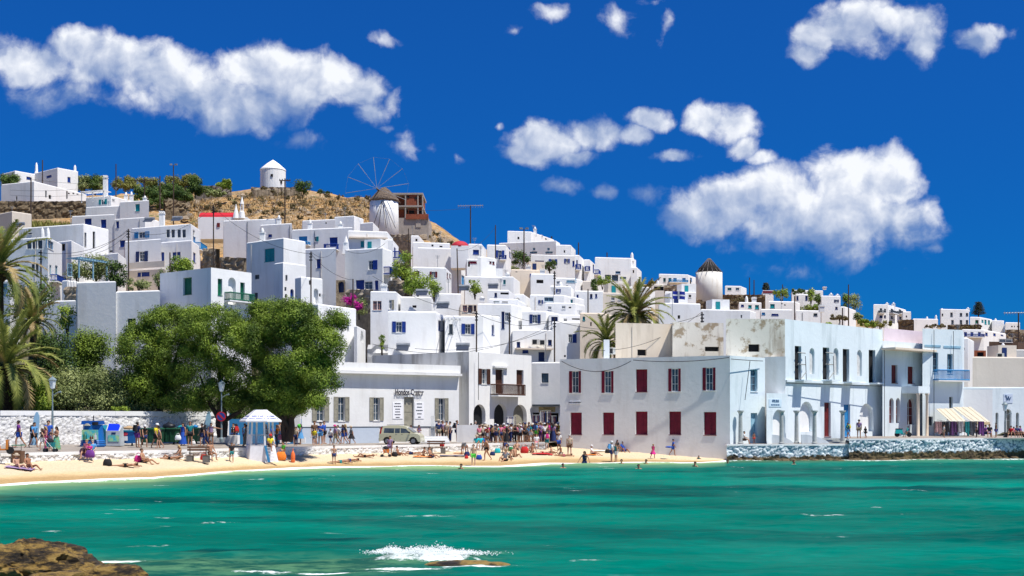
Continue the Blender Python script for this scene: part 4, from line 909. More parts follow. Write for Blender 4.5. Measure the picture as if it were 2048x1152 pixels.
    H('two storey waterfront building with crimson shutters on the sand',1120,1460,1530,711,925,105,(24,45),m=(WH,WHB),near=True,cop=False,cat='building',name='waterfront_building',
      wins=[('r',1150,764,24,44,'red'),('r',1215,764,24,44,'red'),('c',1283,761,23,45,'red'),('r',1349,760,25,46,'red'),('h3',1418,758,26,46,'red'),
            ('c',1152,847,23,44,'red'),('c',1217,847,23,44,'red'),('c',1283,846,24,46,'red'),('c',1350,846,24,46,'red'),('c',1420,847,25,46,'red'),('w',1508,761,14,44,'pale'),('c',1508,849,13,46,'pale')],zb=-.4)
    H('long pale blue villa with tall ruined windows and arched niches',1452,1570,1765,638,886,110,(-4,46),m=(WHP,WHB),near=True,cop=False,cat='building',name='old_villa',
      wins=[('s',1508,696,22,15,None,'L'),('s',1596,726,13,68),('s',1652,727,13,64),('s',1692,731,13,66),('s',1744,733,13,66),('n',1624,722,10,52,'white'),('n',1672,723,10,54,'white'),('n',1719,726,10,52,'white'),
            ('a',1613,833,27,60,None),('c',1655,839,13,68,'maroon'),('c',1694,841,13,64,'sky'),('a',1733,835,28,56,None)],
      extra=[('band',1571,1764,764,4,.18,WHB),('band',1587,1604,760,3,1.15,WHB),('band',1643,1661,760,3,1.15,WHB),('band',1684,1701,764,3,1.1,WHB),('band',1736,1753,766,3,1.1,WHB)])
    H('recessed grey link wall between the crimson shutter building and the pale villa',1530,1571,1572,713,890,109.4,(12,30),near=True,cop=False,deep=.3,cat='building',name='link_building',m=WH)
    H('low porch block with hotel sign and arched entrance',1533,1533,1574,786,890,106.3,(0,74),near=True,cop=False,deep=2.2,m=WHB,cat='building',name='porch_block',wins=[('a',1558,852,25,66,None)])
    H('cream plastered ruin wall right of the big palm',1231,1345,1346,648,720,116,(-14,30),m=WHC,cop=False,near=True,cat='building',name='ruined_building',wins=[('s',1284,705,18,12)],deep=4)
    H('crumbling peeling wall between the cream ruin and the pale villa',1345,1447,1448,646,720,115.5,(-12,30),m=WHP,cop=False,near=True,cat='building',name='ruined_building',wins=[('s',1424,698,28,9)],deep=4)
    H('villa with deep cornice, crimson shutters and dark arched doors',1765,1765,1850,681,884,121,(0,50),near=True,cop=False,deep=8,m=WHB,cat='building',name='cornice_villa',
      wins=[('c',1789,748,12,36,'maroon'),('c',1822,750,13,34,'maroon'),('g',1783,821,9,50,'maroon'),('g',1796,821,8,50,'maroon'),('g',1822,823,15,52,'maroon')],extra=[('band',1762,1850,699,4,1.7,WHC),('bal3',1803,1850,771,15,None)])
    H('pink washed roof room behind the parapet of the cornice villa',1768,1768,1846,656,700,127,(0,50),m=mat('pink_wash',(.68,.56,.58),.9,1,.1),cop=False,deep=5)
    H('tall pale villa with sky blue trim and blue wooden balcony',1845,1845,1925,657,884,124,(0,68),near=True,cop=False,deep=8,m=WHB,cat='building',name='tall_villa',
      wins=[('w',1871,725,11,40,'pale'),('w',1900,727,11,38,'pale'),('s',1902,805,7,22),('w',1860,842,12,18,'grey')],
      extra=[('bal',1866,1928,761,20,'sky'),('band',1849,1881,690,4,.05,cm('pale')),('band',1887,1921,692,4,.05,cm('pale'))])
    H('white shop building with sail sign and yellow arched windows at far right',1914,1985,2110,774,884,130,(4,80),near=True,cop=True,deep=8,m=(WH,WHB),cat='building',name='harbour_shop',
      wins=[('g',1994,846,6,42,'beige','R'),('g',2016,850,14,64,'beige','R'),('g',2035,846,6,42,'beige','R')])
# ---------- landmarks
THATCH=mat('grey_thatch',(.20,.15,.11),.95,5,0,(.08,.06,.05),1.0,14,stretch=(1,1,.25),bdist=.15)
BRICK=mat('raw_brick',(.30,.085,.04),.9,1.5,0,(.20,.06,.035),.5,8)
CONC=mat('bare_concrete',(.42,.37,.32),.9,1,.25,None,.4,10)
def build_landmarks():
    # white round mill with conical roof on the summit
    c=P(546,376,268); s=268/F; r=thing('round_tower',c,'round white tower mill with a plain conical white roof alone on the summit','windmill')
    mb=MB(); rr=25*s; mb.lathe(c,[(rr*1.0,-1.5),(rr*1.0,34*s),(rr*.985,36*s)],32); mb.build('tower',WH,r,smooth=False)
    mb=MB(); mb.lathe(c,[(rr*1.03,34.5*s),(rr*1.0,37*s),(rr*.5,48*s),(1.1*s,56*s)],32); mb.build('roof',WH,r)
    for px,py,h in ((549,356,5),(565,367,6)):
        mb=MB(); q=P(px,py,268); mb.box((q.x,c.y-math.sqrt(max(rr*rr-(q.x-c.x)**2,.1))+.1,q.z),(.5,.5,h*s)); mb.build('window',DARK,r)
    # ruined round mill in the middle right
    c=P(1418,606,222); s=222/F; rr=26.5*s
    r=thing('windmill',c,'old round whitewashed windmill with a dark skeletal conical roof and worn right side','windmill'); mb=MB()
    mb.lathe(c,[(rr*1.03,-2),(rr*1.0,30*s),(rr*.985,60*s)],40); mb.build('tower',wallmat('worn_mill_wash',(.76,.74,.68),(.32,.25,.16),.65),r,smooth=True)
    mb=MB(); mb.lathe(c,[(rr*.98,59.8*s),(rr*.9,61.5*s)],24); mb.lathe(c,[(rr*.88,60*s),(rr*.78,69*s),(rr*.3,82*s)],12)
    mb.build('roof',mat('charred_thatch',(.03,.027,.025),.95,5,.5,None,1,14,bdist=.1),r)
    for i in range(16):
        a=2*PI*i/16+.1; mb=MB(); mb.tube([c+Vector((math.cos(a)*rr*1.02,math.sin(a)*rr*1.02,60*s)),c+Vector((math.cos(a)*.2,math.sin(a)*.2,89*s))],.06,5); mb.build('rafter',mat('bleached_rafter',(.16,.14,.14),.9),r)
    for i,(zz,f) in enumerate(((67,.72),(76,.42))):
        mb=MB(); pts=[c+Vector((math.cos(2*PI*k/20)*rr*f,math.sin(2*PI*k/20)*rr*f,zz*s)) for k in range(21)]; mb.tube(pts,.05,4,False); mb.build('hoop',mat('bleached_rafter',(.16,.14,.14),.9),r)
    # thatched windmill with sail arms
    c=P(768,470,214); s=214/F; rr=29*s
    r=thing('windmill',c,'round white windmill with shaggy grey thatched cap and bare sail arms above the town','windmill'); mb=MB()
    mb.lathe(c,[(rr*1.04,-3),(rr*1.0,40*s),(rr*.97,68*s)],40); mb.build('tower',WH,r,smooth=True)
    mb=MB(); mb.lathe(c,[(rr*.98,65*s),(rr*1.06,68*s),(rr*.96,72*s),(rr*.62,82*s),(rr*.38,90*s),(rr*.10,95*s)],30)
    for i,v in enumerate(mb.v):
        k=1+.09*noise.noise(Vector(v)*1.5); mb.v[i]=(c.x+(v[0]-c.x)*k,c.y+(v[1]-c.y)*k,v[2]+.15*noise.noise(Vector(v)*3))
    mb.build('thatched_cap',THATCH,r)
    rnd=random.Random(4); mb=MB()
    for i in range(420):
        a=rnd.uniform(0,2*PI); k=rnd.random(); q=c+Vector((math.cos(a)*rr*(1.05-.9*k),math.sin(a)*rr*(1.05-.9*k),(68+26*k)*s)); e=q+Vector((math.cos(a)*.35,math.sin(a)*.35,-.45))
        mb.tube([q,e],[.03,.005],3,False)
    o=mb.build('straw',THATCH,r); o['kind']='stuff'
    hub=c+Vector((-.9,-rr*.75,86*s)); mb=MB(); mb.tube([hub+Vector((.1,rr*.6,0)),hub+Vector((-.15,-.9,.1))],.14,8); mb.build('axle',WOODP,r)
    ax=Vector((-.1,-1,.1)).normalized(); e1=ax.cross(Vector((0,0,1))).normalized(); e2=ax.cross(e1)
    hc=hub+ax*.9; tips=[]
    for i in range(12):
        a=2*PI*i/12+.13; dr=(e1*math.cos(a)+e2*math.sin(a)); L=64*s; tips.append(hc+dr*L)
        if dr.z<-.55: continue
        mb=MB(); mb.tube([hc,hc+dr*L*.55],[.035,.03],5); mb.tube([hc+dr*L*.55,hc+dr*L],[.05,.045],5)
        mb.build('sail_arm',mat('weathered_spar',(.26,.27,.29),.8),r)
    mb=MB(); [mb.tube([tips[i],tips[(i+1)%12]],.012,3,False) for i in range(12) if min(tips[i].z,tips[(i+1)%12].z)>hc.z-.56*64*s]; mb.build('sail_rope',mat('rope',(.2,.2,.2),.9),r)
    for px in (752,762,775,790):
        mb=MB(); mb.tube([c+Vector((0,-rr*.95,67*s)),c+Vector(((px-768)*s*1.2,-rr*1.05-.3,8*s))],.05,4); mb.build('guy_pole',WOODP,r)
    # chapel with red barrel roof and twin belfries
    d=200; c=P(432,436,d); s=d/F; r=thing('chapel',P(432,470,d),'small white chapel with a bright red barrel roof','chapel'); mb=MB()
    x0,x1=P(396,0,d).x,P(494,0,d).x; zb,zt=ZP(478,d),ZP(434,d); yw=5
    mb.box(((x0+x1)/2,d+yw/2,(zb+zt)/2),(x1-x0,yw,zt-zb)); mb.build('wall',WH,r)
    mb=MB(); K=10; xa,xb=P(398,0,d).x,P(467,0,d).x
    for k in range(K):
        a0,a1=PI*k/K,PI*(k+1)/K; f=lambda a:(d+yw/2-math.cos(a)*yw*.48,zt+math.sin(a)*13*s)
        (ya,za),(yb,zb_)=f(a0),f(a1); mb.quad((xa,ya,za),(xb,ya,za),(xb,yb,zb_),(xa,yb,zb_))
    mb.quad(*[(xa,d+yw/2-math.cos(PI*k/K)*yw*.48,zt+math.sin(PI*k/K)*13*s) for k in range(K+1)]); mb.quad(*[(xb,d+yw/2-math.cos(PI*k/K)*yw*.48,zt+math.sin(PI*k/K)*13*s) for k in range(K,-1,-1)])
    mb.build('roof',mat('red_roof_paint',(.55,.015,.03),.7,2,.15),r,smooth=False)
    mb=MB(); q=P(437,450,d); mb.box((q.x,d-.05,q.z),(.5,.12,.7)); mb.build('window',cm('maroon'),r)
    for px,py,w,l,st in ((472,408,12,'pointed conical finial of the chapel',0),(484,393,12,'',1)):
        b=P(px,437,d-.5); mb=MB(); hh=(437-py)*s
        if st==0: mb.lathe(b,[(w*s*.55,0),(w*s*.4,hh*.35),(w*s*.12,hh*.8),(.03,hh)],8)
        else:
            mb.lathe(b,[(w*s*.55,0),(w*s*.4,hh*.3),(w*s*.28,hh*.34)],8)
            for q in (-1,1): mb.box((b.x+q*w*s*.2,b.y,b.z+hh*.5),(w*s*.13,w*s*.4,hh*.34))
            mb.lathe(b+Vector((0,0,hh*.66)),[(w*s*.33,0),(w*s*.22,hh*.12),(.03,hh*.34)],8)
        mb.build('belfry',WH,r)
    # red domed church
    d=176; b=P(920,503,d); s=d/F; r=thing('church',b,'small church with a red dome half hidden behind cream walls','church'); mb=MB()
    mb.box((b.x,b.y,b.z-1),(35*s,35*s,3.4)); mb.build('wall',WH,r)
    mb=MB(); mb.lathe((b.x,b.y,b.z+.6),[(18*s*math.cos(k*PI/16),13*s*math.sin(k*PI/16)) for k in range(8)]+[(.05,13*s)],24); mb.build('dome',mat('red_dome_paint',(.50,.03,.05),.7,2,.2),r,smooth=True)
    # unfinished brick house
    d=226; s=d/F; r=thing('unfinished_house',P(815,445,d),'unfinished red brick house with a bare concrete frame beside the thatched windmill','house')
    def bx(name,x0,x1,y0,y1,z0,z1,m):
        mb=MB(); mb.hexa([(x0,y0,z0),(x1,y0,z0),(x1,y1,z0),(x0,y1,z0),(x0,y0,z1),(x1,y0,z1),(x1,y1,z1),(x0,y1,z1)]); return mb.build(name,m,r)
    X=lambda px:P(px,0,d).x; Z=lambda py:ZP(py,d)
    bx('brick_panel',X(775),X(806),d+2.2,d+9,Z(438),Z(389),BRICK); bx('brick_panel',X(813),X(835),d,d+8,Z(412),Z(389),BRICK); bx('brick_panel',X(837),X(844),d+.4,d+8,Z(415),Z(393),BRICK)
    bx('parapet',X(813),X(858),d-1.6,d-1.3,Z(441),Z(431),BRICK); bx('base_wall',X(797),X(858),d-1.3,d+8,Z(490),Z(438),CONC); bx('back_room',X(815),X(844),d+1.4,d+8,Z(438),Z(412),BRICK)
    for a,b_ in ((386,389.5),(411,414)): bx('concrete_slab',X(783),X(846),d-.2,d+9,Z(b_),Z(a),CONC)
    for px in (811,836,845.3): bx('concrete_column',X(px-1.2),X(px+1.2),d-.15,d+.25,Z(438),Z(390),CONC)
    bx('opening',X(817),X(827),d+1.3,d+1.38,Z(437),Z(419),DARK); bx('opening',X(838),X(843),d+1.3,d+1.38,Z(437),Z(420),DARK)
    for px,py,w,h in ((816.5,394,4,5),(832,396,4,5),(842,403,4,7),(838,476,0,0)):
        if w: bx('window',X(px-w/2),X(px+w/2),d-.08,d+.05,Z(py+h/2),Z(py-h/2),DARK)
    bx('garage_door',X(833),X(843),d-1.4,d-1.32,Z(457),Z(441),mat('grey_door',(.4,.35,.3),.8))
    # stone retaining walls and ruins on the slopes
    def rub(px0,px1,d0,d1,py0,py1,label,m=STONE,th=.6,name='stone_wall',step=.35):
        a,b=Vector(xy(px0,d0)),Vector(xy(px1,d1)); L=(b-a).length; n=max(3,int(L/step)); rows=max(3,int((py1-py0)/F*d0/step)+1); t=(b-a).normalized(); nn=Vector((t.y,-t.x))
        mb=MB(); 
        for r_ in range(rows+1):
            for i in range(n+1):
                q=a.lerp(b,i/n); py=py1+(py0-py1)*r_/rows; dd=q.y; z=ZP(py,dd) if r_ else min(ZP(py1,dd),ground(q.x,q.y))-.5
                k=noise.cell(Vector((i*.7,r_*.9,px0)))*.22+random.random()*.06; mb.v.append((q.x+nn.x*k,q.y+nn.y*k,z+(random.random()*.15 if r_==rows else 0)))
        for r_ in range(rows):
            for i in range(n): w=r_*(n+1)+i; mb.f.append((w,w+1,w+n+2,w+n+1)); mb.m.append(0)
        top=rows*(n+1)
        base=len(mb.v)
        for i in range(n+1): v=mb.v[top+i]; mb.v.append((v[0]-nn.x*th,v[1]-nn.y*th,v[2]))
        for i in range(n+1): v=mb.v[top+i]; mb.v.append((v[0]-nn.x*th,v[1]-nn.y*th,v[2]-3))
        for i in range(n): mb.f.append((top+i,top+i+1,base+i+1,base+i)); mb.m.append(0); mb.f.append((base+i,base+i+1,base+n+2+i,base+n+1+i)); mb.m.append(0)
        rt=thing(name,(a.x,a.y,ZP(py1,d0)),label,'wall'); mb.build('stones',m,rt)['kind']='stuff'; return rt
    DKS=mat('dark_field_stone',(.10,.075,.045),.95,1.8,0,(.24,.18,.11),1,5,bdist=.12)
    rub(-40,172,218,221,403,436,'long dark brown rubble retaining wall at the left of the hill',DKS)
    rub(392,463,262,268,372,390,'grey stone wall on the ridge left of the summit tower',mat('grey_ridge_stone',(.17,.15,.13),.95,2,.4))
    rub(318,384,258,262,378,398,'pale dry stone wall on the ridge under the bushes',mat('pale_field_stone',(.36,.31,.24),.95,1.5,.4,None,.8,6))
    rub(330,372,238,242,402,425,'dark stone wall in the shade of the ridge bushes',DKS)
    rub(502,602,262,264,375,381,'low stone terrace wall under the summit tower',STONE)
    rub(775,826,206,201,470,492,'curved stone retaining wall below the thatched windmill',STONE)
    rub(776,812,150,148,563,590,'brown stone garden wall beside the green fig trees',STONE)
    rub(692,742,149,146,580,632,'rough stone terrace wall above the bougainvillea',mat('pale_field_stone',(.36,.31,.24)))
    rub(405,432,160,158,498,545,'brown stone ruin wall behind the wooden pole in the upper town',STONE)
    rub(440,488,158,156,516,548,'stone wall with white steps left of the large teal shutter',STONE)
    rub(129,155,137,136,575,602,'stone base below the light blue pergola',STONE)
    rub(1388,1402,219,218,600,607,'stone parapet left of the old round mill',STONE)
    rub(1400,1478,212,210,603,625,'brown rubble wall below the old round mill',DKS)
    rub(1440,1530,248,245,590,602,'dark rubble wall under the ridge cottages',DKS)
    rub(1796,1826,238,236,640,657,'dark stone wall under the villa with three balconies',DKS)
    rub(1895,1962,250,247,650,660,'dark stone wall below the araucaria tree',DKS)
    rub(2010,2060,230,228,660,690,'grey stone wall at the far right hillside',STONE)
    rub(735,778,135,134,690,722,'white patterned crazy stone garden wall left of the blue shutters',stonemat('crazy_white',(.74,.73,.7),(.35,.33,.3)) if False else WH,step=.5)
    rub(1300,1362,210,208,572,592,'brown terrace wall below the hotel balconies',STONE)
# ---------- vegetation
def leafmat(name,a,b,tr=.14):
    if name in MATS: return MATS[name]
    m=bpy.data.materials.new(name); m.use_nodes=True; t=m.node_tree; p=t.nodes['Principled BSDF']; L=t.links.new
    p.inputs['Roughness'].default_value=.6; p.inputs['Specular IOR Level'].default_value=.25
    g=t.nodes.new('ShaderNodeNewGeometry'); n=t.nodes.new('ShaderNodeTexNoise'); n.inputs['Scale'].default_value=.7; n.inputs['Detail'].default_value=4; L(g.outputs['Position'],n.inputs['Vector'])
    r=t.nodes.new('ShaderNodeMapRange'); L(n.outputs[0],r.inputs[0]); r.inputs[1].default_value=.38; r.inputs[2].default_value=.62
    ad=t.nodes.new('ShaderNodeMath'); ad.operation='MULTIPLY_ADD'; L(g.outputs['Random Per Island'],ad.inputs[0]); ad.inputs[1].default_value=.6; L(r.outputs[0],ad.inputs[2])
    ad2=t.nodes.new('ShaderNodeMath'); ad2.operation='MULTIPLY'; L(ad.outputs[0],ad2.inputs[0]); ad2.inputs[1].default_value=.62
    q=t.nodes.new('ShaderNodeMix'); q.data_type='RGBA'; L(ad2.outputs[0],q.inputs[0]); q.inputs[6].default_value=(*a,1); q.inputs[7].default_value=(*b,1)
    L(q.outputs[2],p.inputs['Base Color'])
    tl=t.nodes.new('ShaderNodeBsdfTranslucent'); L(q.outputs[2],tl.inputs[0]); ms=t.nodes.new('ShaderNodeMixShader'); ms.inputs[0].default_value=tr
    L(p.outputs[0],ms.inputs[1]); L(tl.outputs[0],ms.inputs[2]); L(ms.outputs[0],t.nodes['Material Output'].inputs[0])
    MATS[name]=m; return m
LF_TAM=leafmat('tamarisk_leaf',(.022,.06,.008),(.27,.37,.042))
LF_OLV=leafmat('olive_leaf',(.11,.15,.04),(.40,.44,.17))
LF_BRT=leafmat('bright_leaf',(.09,.17,.015),(.36,.46,.06))
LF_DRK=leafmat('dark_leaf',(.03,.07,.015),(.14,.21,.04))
LF_DRY=leafmat('dry_scrub_leaf',(.09,.075,.03),(.20,.16,.07),.1)
LF_YEL=leafmat('yellow_grass_leaf',(.16,.17,.03),(.34,.33,.09),.2)
LF_MAG=leafmat('bougainvillea_petal',(.45,.01,.25),(.65,.03,.40),.3)
LF_PNK=leafmat('oleander_petal',(.55,.06,.15),(.7,.15,.25),.3)
BARK=mat('bark',(.07,.05,.04),.95,3,.4,None,.8,8,stretch=(1,1,.2))
def leaves(name,clumps,nper,size,m,parent,seed=1,asp=2.2,flat=.0,kind=None):
    """clumps: (x,y,z,rx,ry,rz); a cloud of small folded leaf sprays, denser to the outside"""
    rng=np.random.RandomState(seed); C=np.array([c[:6] for c in clumps]); k=len(C)
    cnt=np.maximum(8,(nper*np.array([c[6] if len(c)>6 else 1 for c in clumps]))).astype(int); idx=np.repeat(np.arange(k),cnt); n=len(idx)
    d=rng.normal(size=(n,3)); d/=np.linalg.norm(d,axis=1)[:,None]; rr=rng.uniform(0,1,n)**.42
    rr*=1+.22*np.sin(d[:,0]*5+idx)*np.cos(d[:,2]*6+idx*1.7)
    p=C[idx,:3]+d*C[idx,3:6]*rr[:,None]
    nr=rng.normal(size=(n,3))*.42+d*.9+np.array([0,0,.3]); u=np.cross(nr,rng.normal(size=(n,3))); u/=np.linalg.norm(u,axis=1)[:,None]
    w=np.cross(u,nr); w/=np.linalg.norm(w,axis=1)[:,None]
    s=size*rng.uniform(.6,1.35,n)[:,None]; L_=u*s; Wd=w*s/asp
    V=np.stack([p-L_*.5,p+Wd*.5,p+L_*.5,p-Wd*.5],1)-np.array(wloc(parent))
    me=bpy.data.meshes.new(name); me.vertices.add(n*4); me.vertices.foreach_set('co',V.ravel()); me.loops.add(n*4); me.loops.foreach_set('vertex_index',np.arange(n*4,dtype=np.int32))
    me.polygons.add(n); me.polygons.foreach_set('loop_start',np.arange(0,n*4,4,dtype=np.int32)); me.polygons.foreach_set('loop_total',np.full(n,4,dtype=np.int32)); me.update(calc_edges=True)
    me.materials.append(m); o=bpy.data.objects.new(name,me); COL.objects.link(o); o.parent=parent
    if kind: o['kind']=kind
    return o
def bush(px,pyb,wpx,hpx,d,m,label,name='bush',n=1600,leaf=.16,seed=None,depth=.8,cat='bush',group=None,trunk=True,clm=14):
    seed=seed if seed is not None else int(px*7+pyb); rnd=random.Random(seed); s=d/F; b=P(px,pyb,d); r=thing(name,b,label,cat,group); W_,H_=wpx*s,hpx*s; cl=[]
    for i in range(clm):
        a=rnd.uniform(0,2*PI); q=rnd.uniform(0,1)**.6; zz=rnd.uniform(.15,.8); k=math.sqrt(max(0,1-((zz-.4)/.62)**2)); rad=min(W_,H_)*rnd.uniform(.2,.34)
        cl.append((b.x+math.cos(a)*q*k*(W_/2-rad*.6),b.y+math.sin(a)*q*k*(W_/2*depth-rad*.5),b.z+zz*H_,rad,rad,rad*.85))
    cl.append((b.x,b.y,b.z+H_*.4,W_*.3,W_*.3*depth,H_*.38)); leaves('crown' if trunk else 'foliage',cl,n/len(cl),leaf,m,r,seed)
    if trunk:
        mb=MB()
        for k in range(3): a=rnd.uniform(0,2*PI); mb.tube([b-Vector((0,0,.6)),b+Vector((math.cos(a)*W_*.08,math.sin(a)*W_*.08,H_*.25)),b+Vector((math.cos(a)*W_*.25,math.sin(a)*W_*.2,H_*.6))],[.06+H_*.02,.05+H_*.012,.02],5)
        mb.build('trunk',BARK,r)
    return r
def bigtree(px,pyb,d,outline,label,seed,nclump,nper,m):
    """outline: list of ellipses (px,py,rx,ry,dd) in picture measure at distance d+dd that the crown fills"""
    rnd=random.Random(seed); b=P(px,pyb,d); r=thing('tamarisk_tree',b,label,'tree'); s=d/F; cl=[]; wt=[e[2]*e[3] for e in outline]
    while len(cl)<nclump:
        e=rnd.choices(outline,wt)[0]; v=Vector((rnd.gauss(0,1),rnd.gauss(0,1),rnd.gauss(0,1))).normalized()*rnd.uniform(.72,1.06); c=P(e[0],e[1],d+e[4]); R_=min(e[2],e[3])*s
        if v.y>.45: continue
        rad=rnd.uniform(.45,1.1); cl.append((c.x+v.x*(e[2]*s-rad*.7),c.y+v.y*R_*1.05,c.z+v.z*(e[3]*s-rad*.7),rad,rad,rad*.8,rad**2*1.6))
    for e in outline: c=P(e[0],e[1],d+e[4]); cl.append((c.x,c.y,c.z,e[2]*s*.7,min(e[2],e[3])*s*.7,e[3]*s*.7,2.5))
    leaves('crown',cl,nper,.155,m,r,seed,2.4)
    mb=MB()
    for k in range(4):
        e=outline[k%len(outline)]; c=P(e[0],e[1]+e[3]*.3,d+e[4]); o=Vector((rnd.uniform(-.5,.5),rnd.uniform(-.3,.3),0)); mid=b.lerp(c,.45)+Vector((rnd.uniform(-.6,.6),0,rnd.uniform(-.4,.3)))
        mb.tube([b+o*.3-Vector((0,0,.5)),b+o+Vector((0,0,.6)),mid,c],[.34,.26,.17,.06],7)
        for q in range(3): mb.tube([mid,mid.lerp(c,.5)+Vector((rnd.uniform(-1.4,1.4),rnd.uniform(-1,1),rnd.uniform(-.5,1)))],[.09,.03],5)
    mb.build('trunk',BARK,r); return r
FROND=[]
def frond_meshes():
    mts=[leafmat('palm_frond_leaf',(.08,.12,.025),(.36,.37,.09),.2),leafmat('dry_frond_leaf',(.24,.17,.07),(.50,.38,.18),.1)]
    for v in range(5):
        rnd=random.Random(40+v); mb=MB(); K=22; droop=(.35,.6,.85,1.1,1.4)[v]; pts=[]
        x=z=0; a=R(68)
        for i in range(K+1): pts.append(Vector((x,0,z))); a-=droop*1.9/K; x+=math.cos(a)/K; z+=math.sin(a)/K
        mb.tube(pts,[.016*(1-.8*i/K)+.003 for i in range(K+1)],4,False)
        for i in range(2,K*3):
            t=i/(K*3); k=min(int(t*K),K-1); p=pts[k].lerp(pts[k+1],t*K-k); dr=(pts[k+1]-pts[k]).normalized(); up=Vector((-dr.z,0,dr.x)); L_=.15*math.sin(PI*(.12+.86*t))**.7+.02
            for sgn in (-1,1):
                q=(dr*.75+Vector((0,sgn*.62,0))+up*rnd.uniform(.02,.32)).normalized()*L_*rnd.uniform(.8,1.1); tip=p+q-Vector((0,0,.05*rnd.random())); wv=dr*.013; mb.quad(p-wv,p+wv,tip)
        FROND.append([mb.mesh('frond',[mts[0]]),mb.mesh('frond',[mts[1]])])
def palm(px,py,d,radpx,trunkpx,label,n=54,seed=1,trw=.28,lean=0,green=1.0):
    rnd=random.Random(seed); c=P(px,py,d); s=d/F; Rr=radpx*s; base=c-Vector((lean,0,trunkpx*s)); r=thing('palm_tree',base,label,'tree')
    mb=MB(); K=14; pr=[]
    for i in range(K+1): t=i/K; pr.append((trw*(1.25-.35*t)*(1+.07*(i%2)),t))
    mb.tube([base.lerp(c,t)+Vector((math.sin(t*2)*.1,0,0)) for _,t in pr],[q for q,_ in pr],10); mb.lathe(c-Vector((0,0,.9)),[(trw,0),(trw*1.7,.35),(trw*1.8,.8),(trw*.8,1.2)],10)
    mb.build('trunk',mat('palm_trunk',(.09,.06,.04),.95,6,.5,None,1,10,bdist=.08),r)
    for i in range(n):
        k=i/(n-1); v=min(4,int(k*5+rnd.uniform(-.4,.4))) if k>0 else 0; v=max(0,v); tilt=R(-12+72*k**1.1)+rnd.uniform(-.12,.12)
        dry=1 if (k>.9 and rnd.random()<.8) or rnd.random()>green else 0
        o=inst('frond',FROND[v][dry],r,c-base+Vector((0,0,.1-.5*k)),(0,tilt,0),(Rr*rnd.uniform(.95,1.2),)*3)
        o.rotation_euler=(0,tilt,i*2.39996+rnd.uniform(-.2,.2))
    return r
def tufts(name,label,area,n,h,m,seed=3,wid=.05,cat=None):
    """area(rnd)->(x,y,z); blades of grass or reeds, one object"""
    rnd=random.Random(seed); mb=MB()
    for i in range(n):
        p=Vector(area(rnd)); a=rnd.uniform(0,2*PI); l=h*rnd.uniform(.5,1.2); t=p+Vector((math.cos(a)*l*.35,math.sin(a)*l*.35,l)); w=Vector((-math.sin(a)*wid,math.cos(a)*wid,0)); mb.quad(p-w,p+w,t)
    o=mb.build(name,m); tag(o,label,cat,kind='stuff'); return o
def nth(i): return 'first second third fourth fifth sixth seventh eighth ninth tenth'.split()[i] if i<10 else '%dth'%(i+1) if (i+1)%10 not in (1,2,3) or i<13 else '%d%s'%(i+1,('st','nd','rd')[i%10])
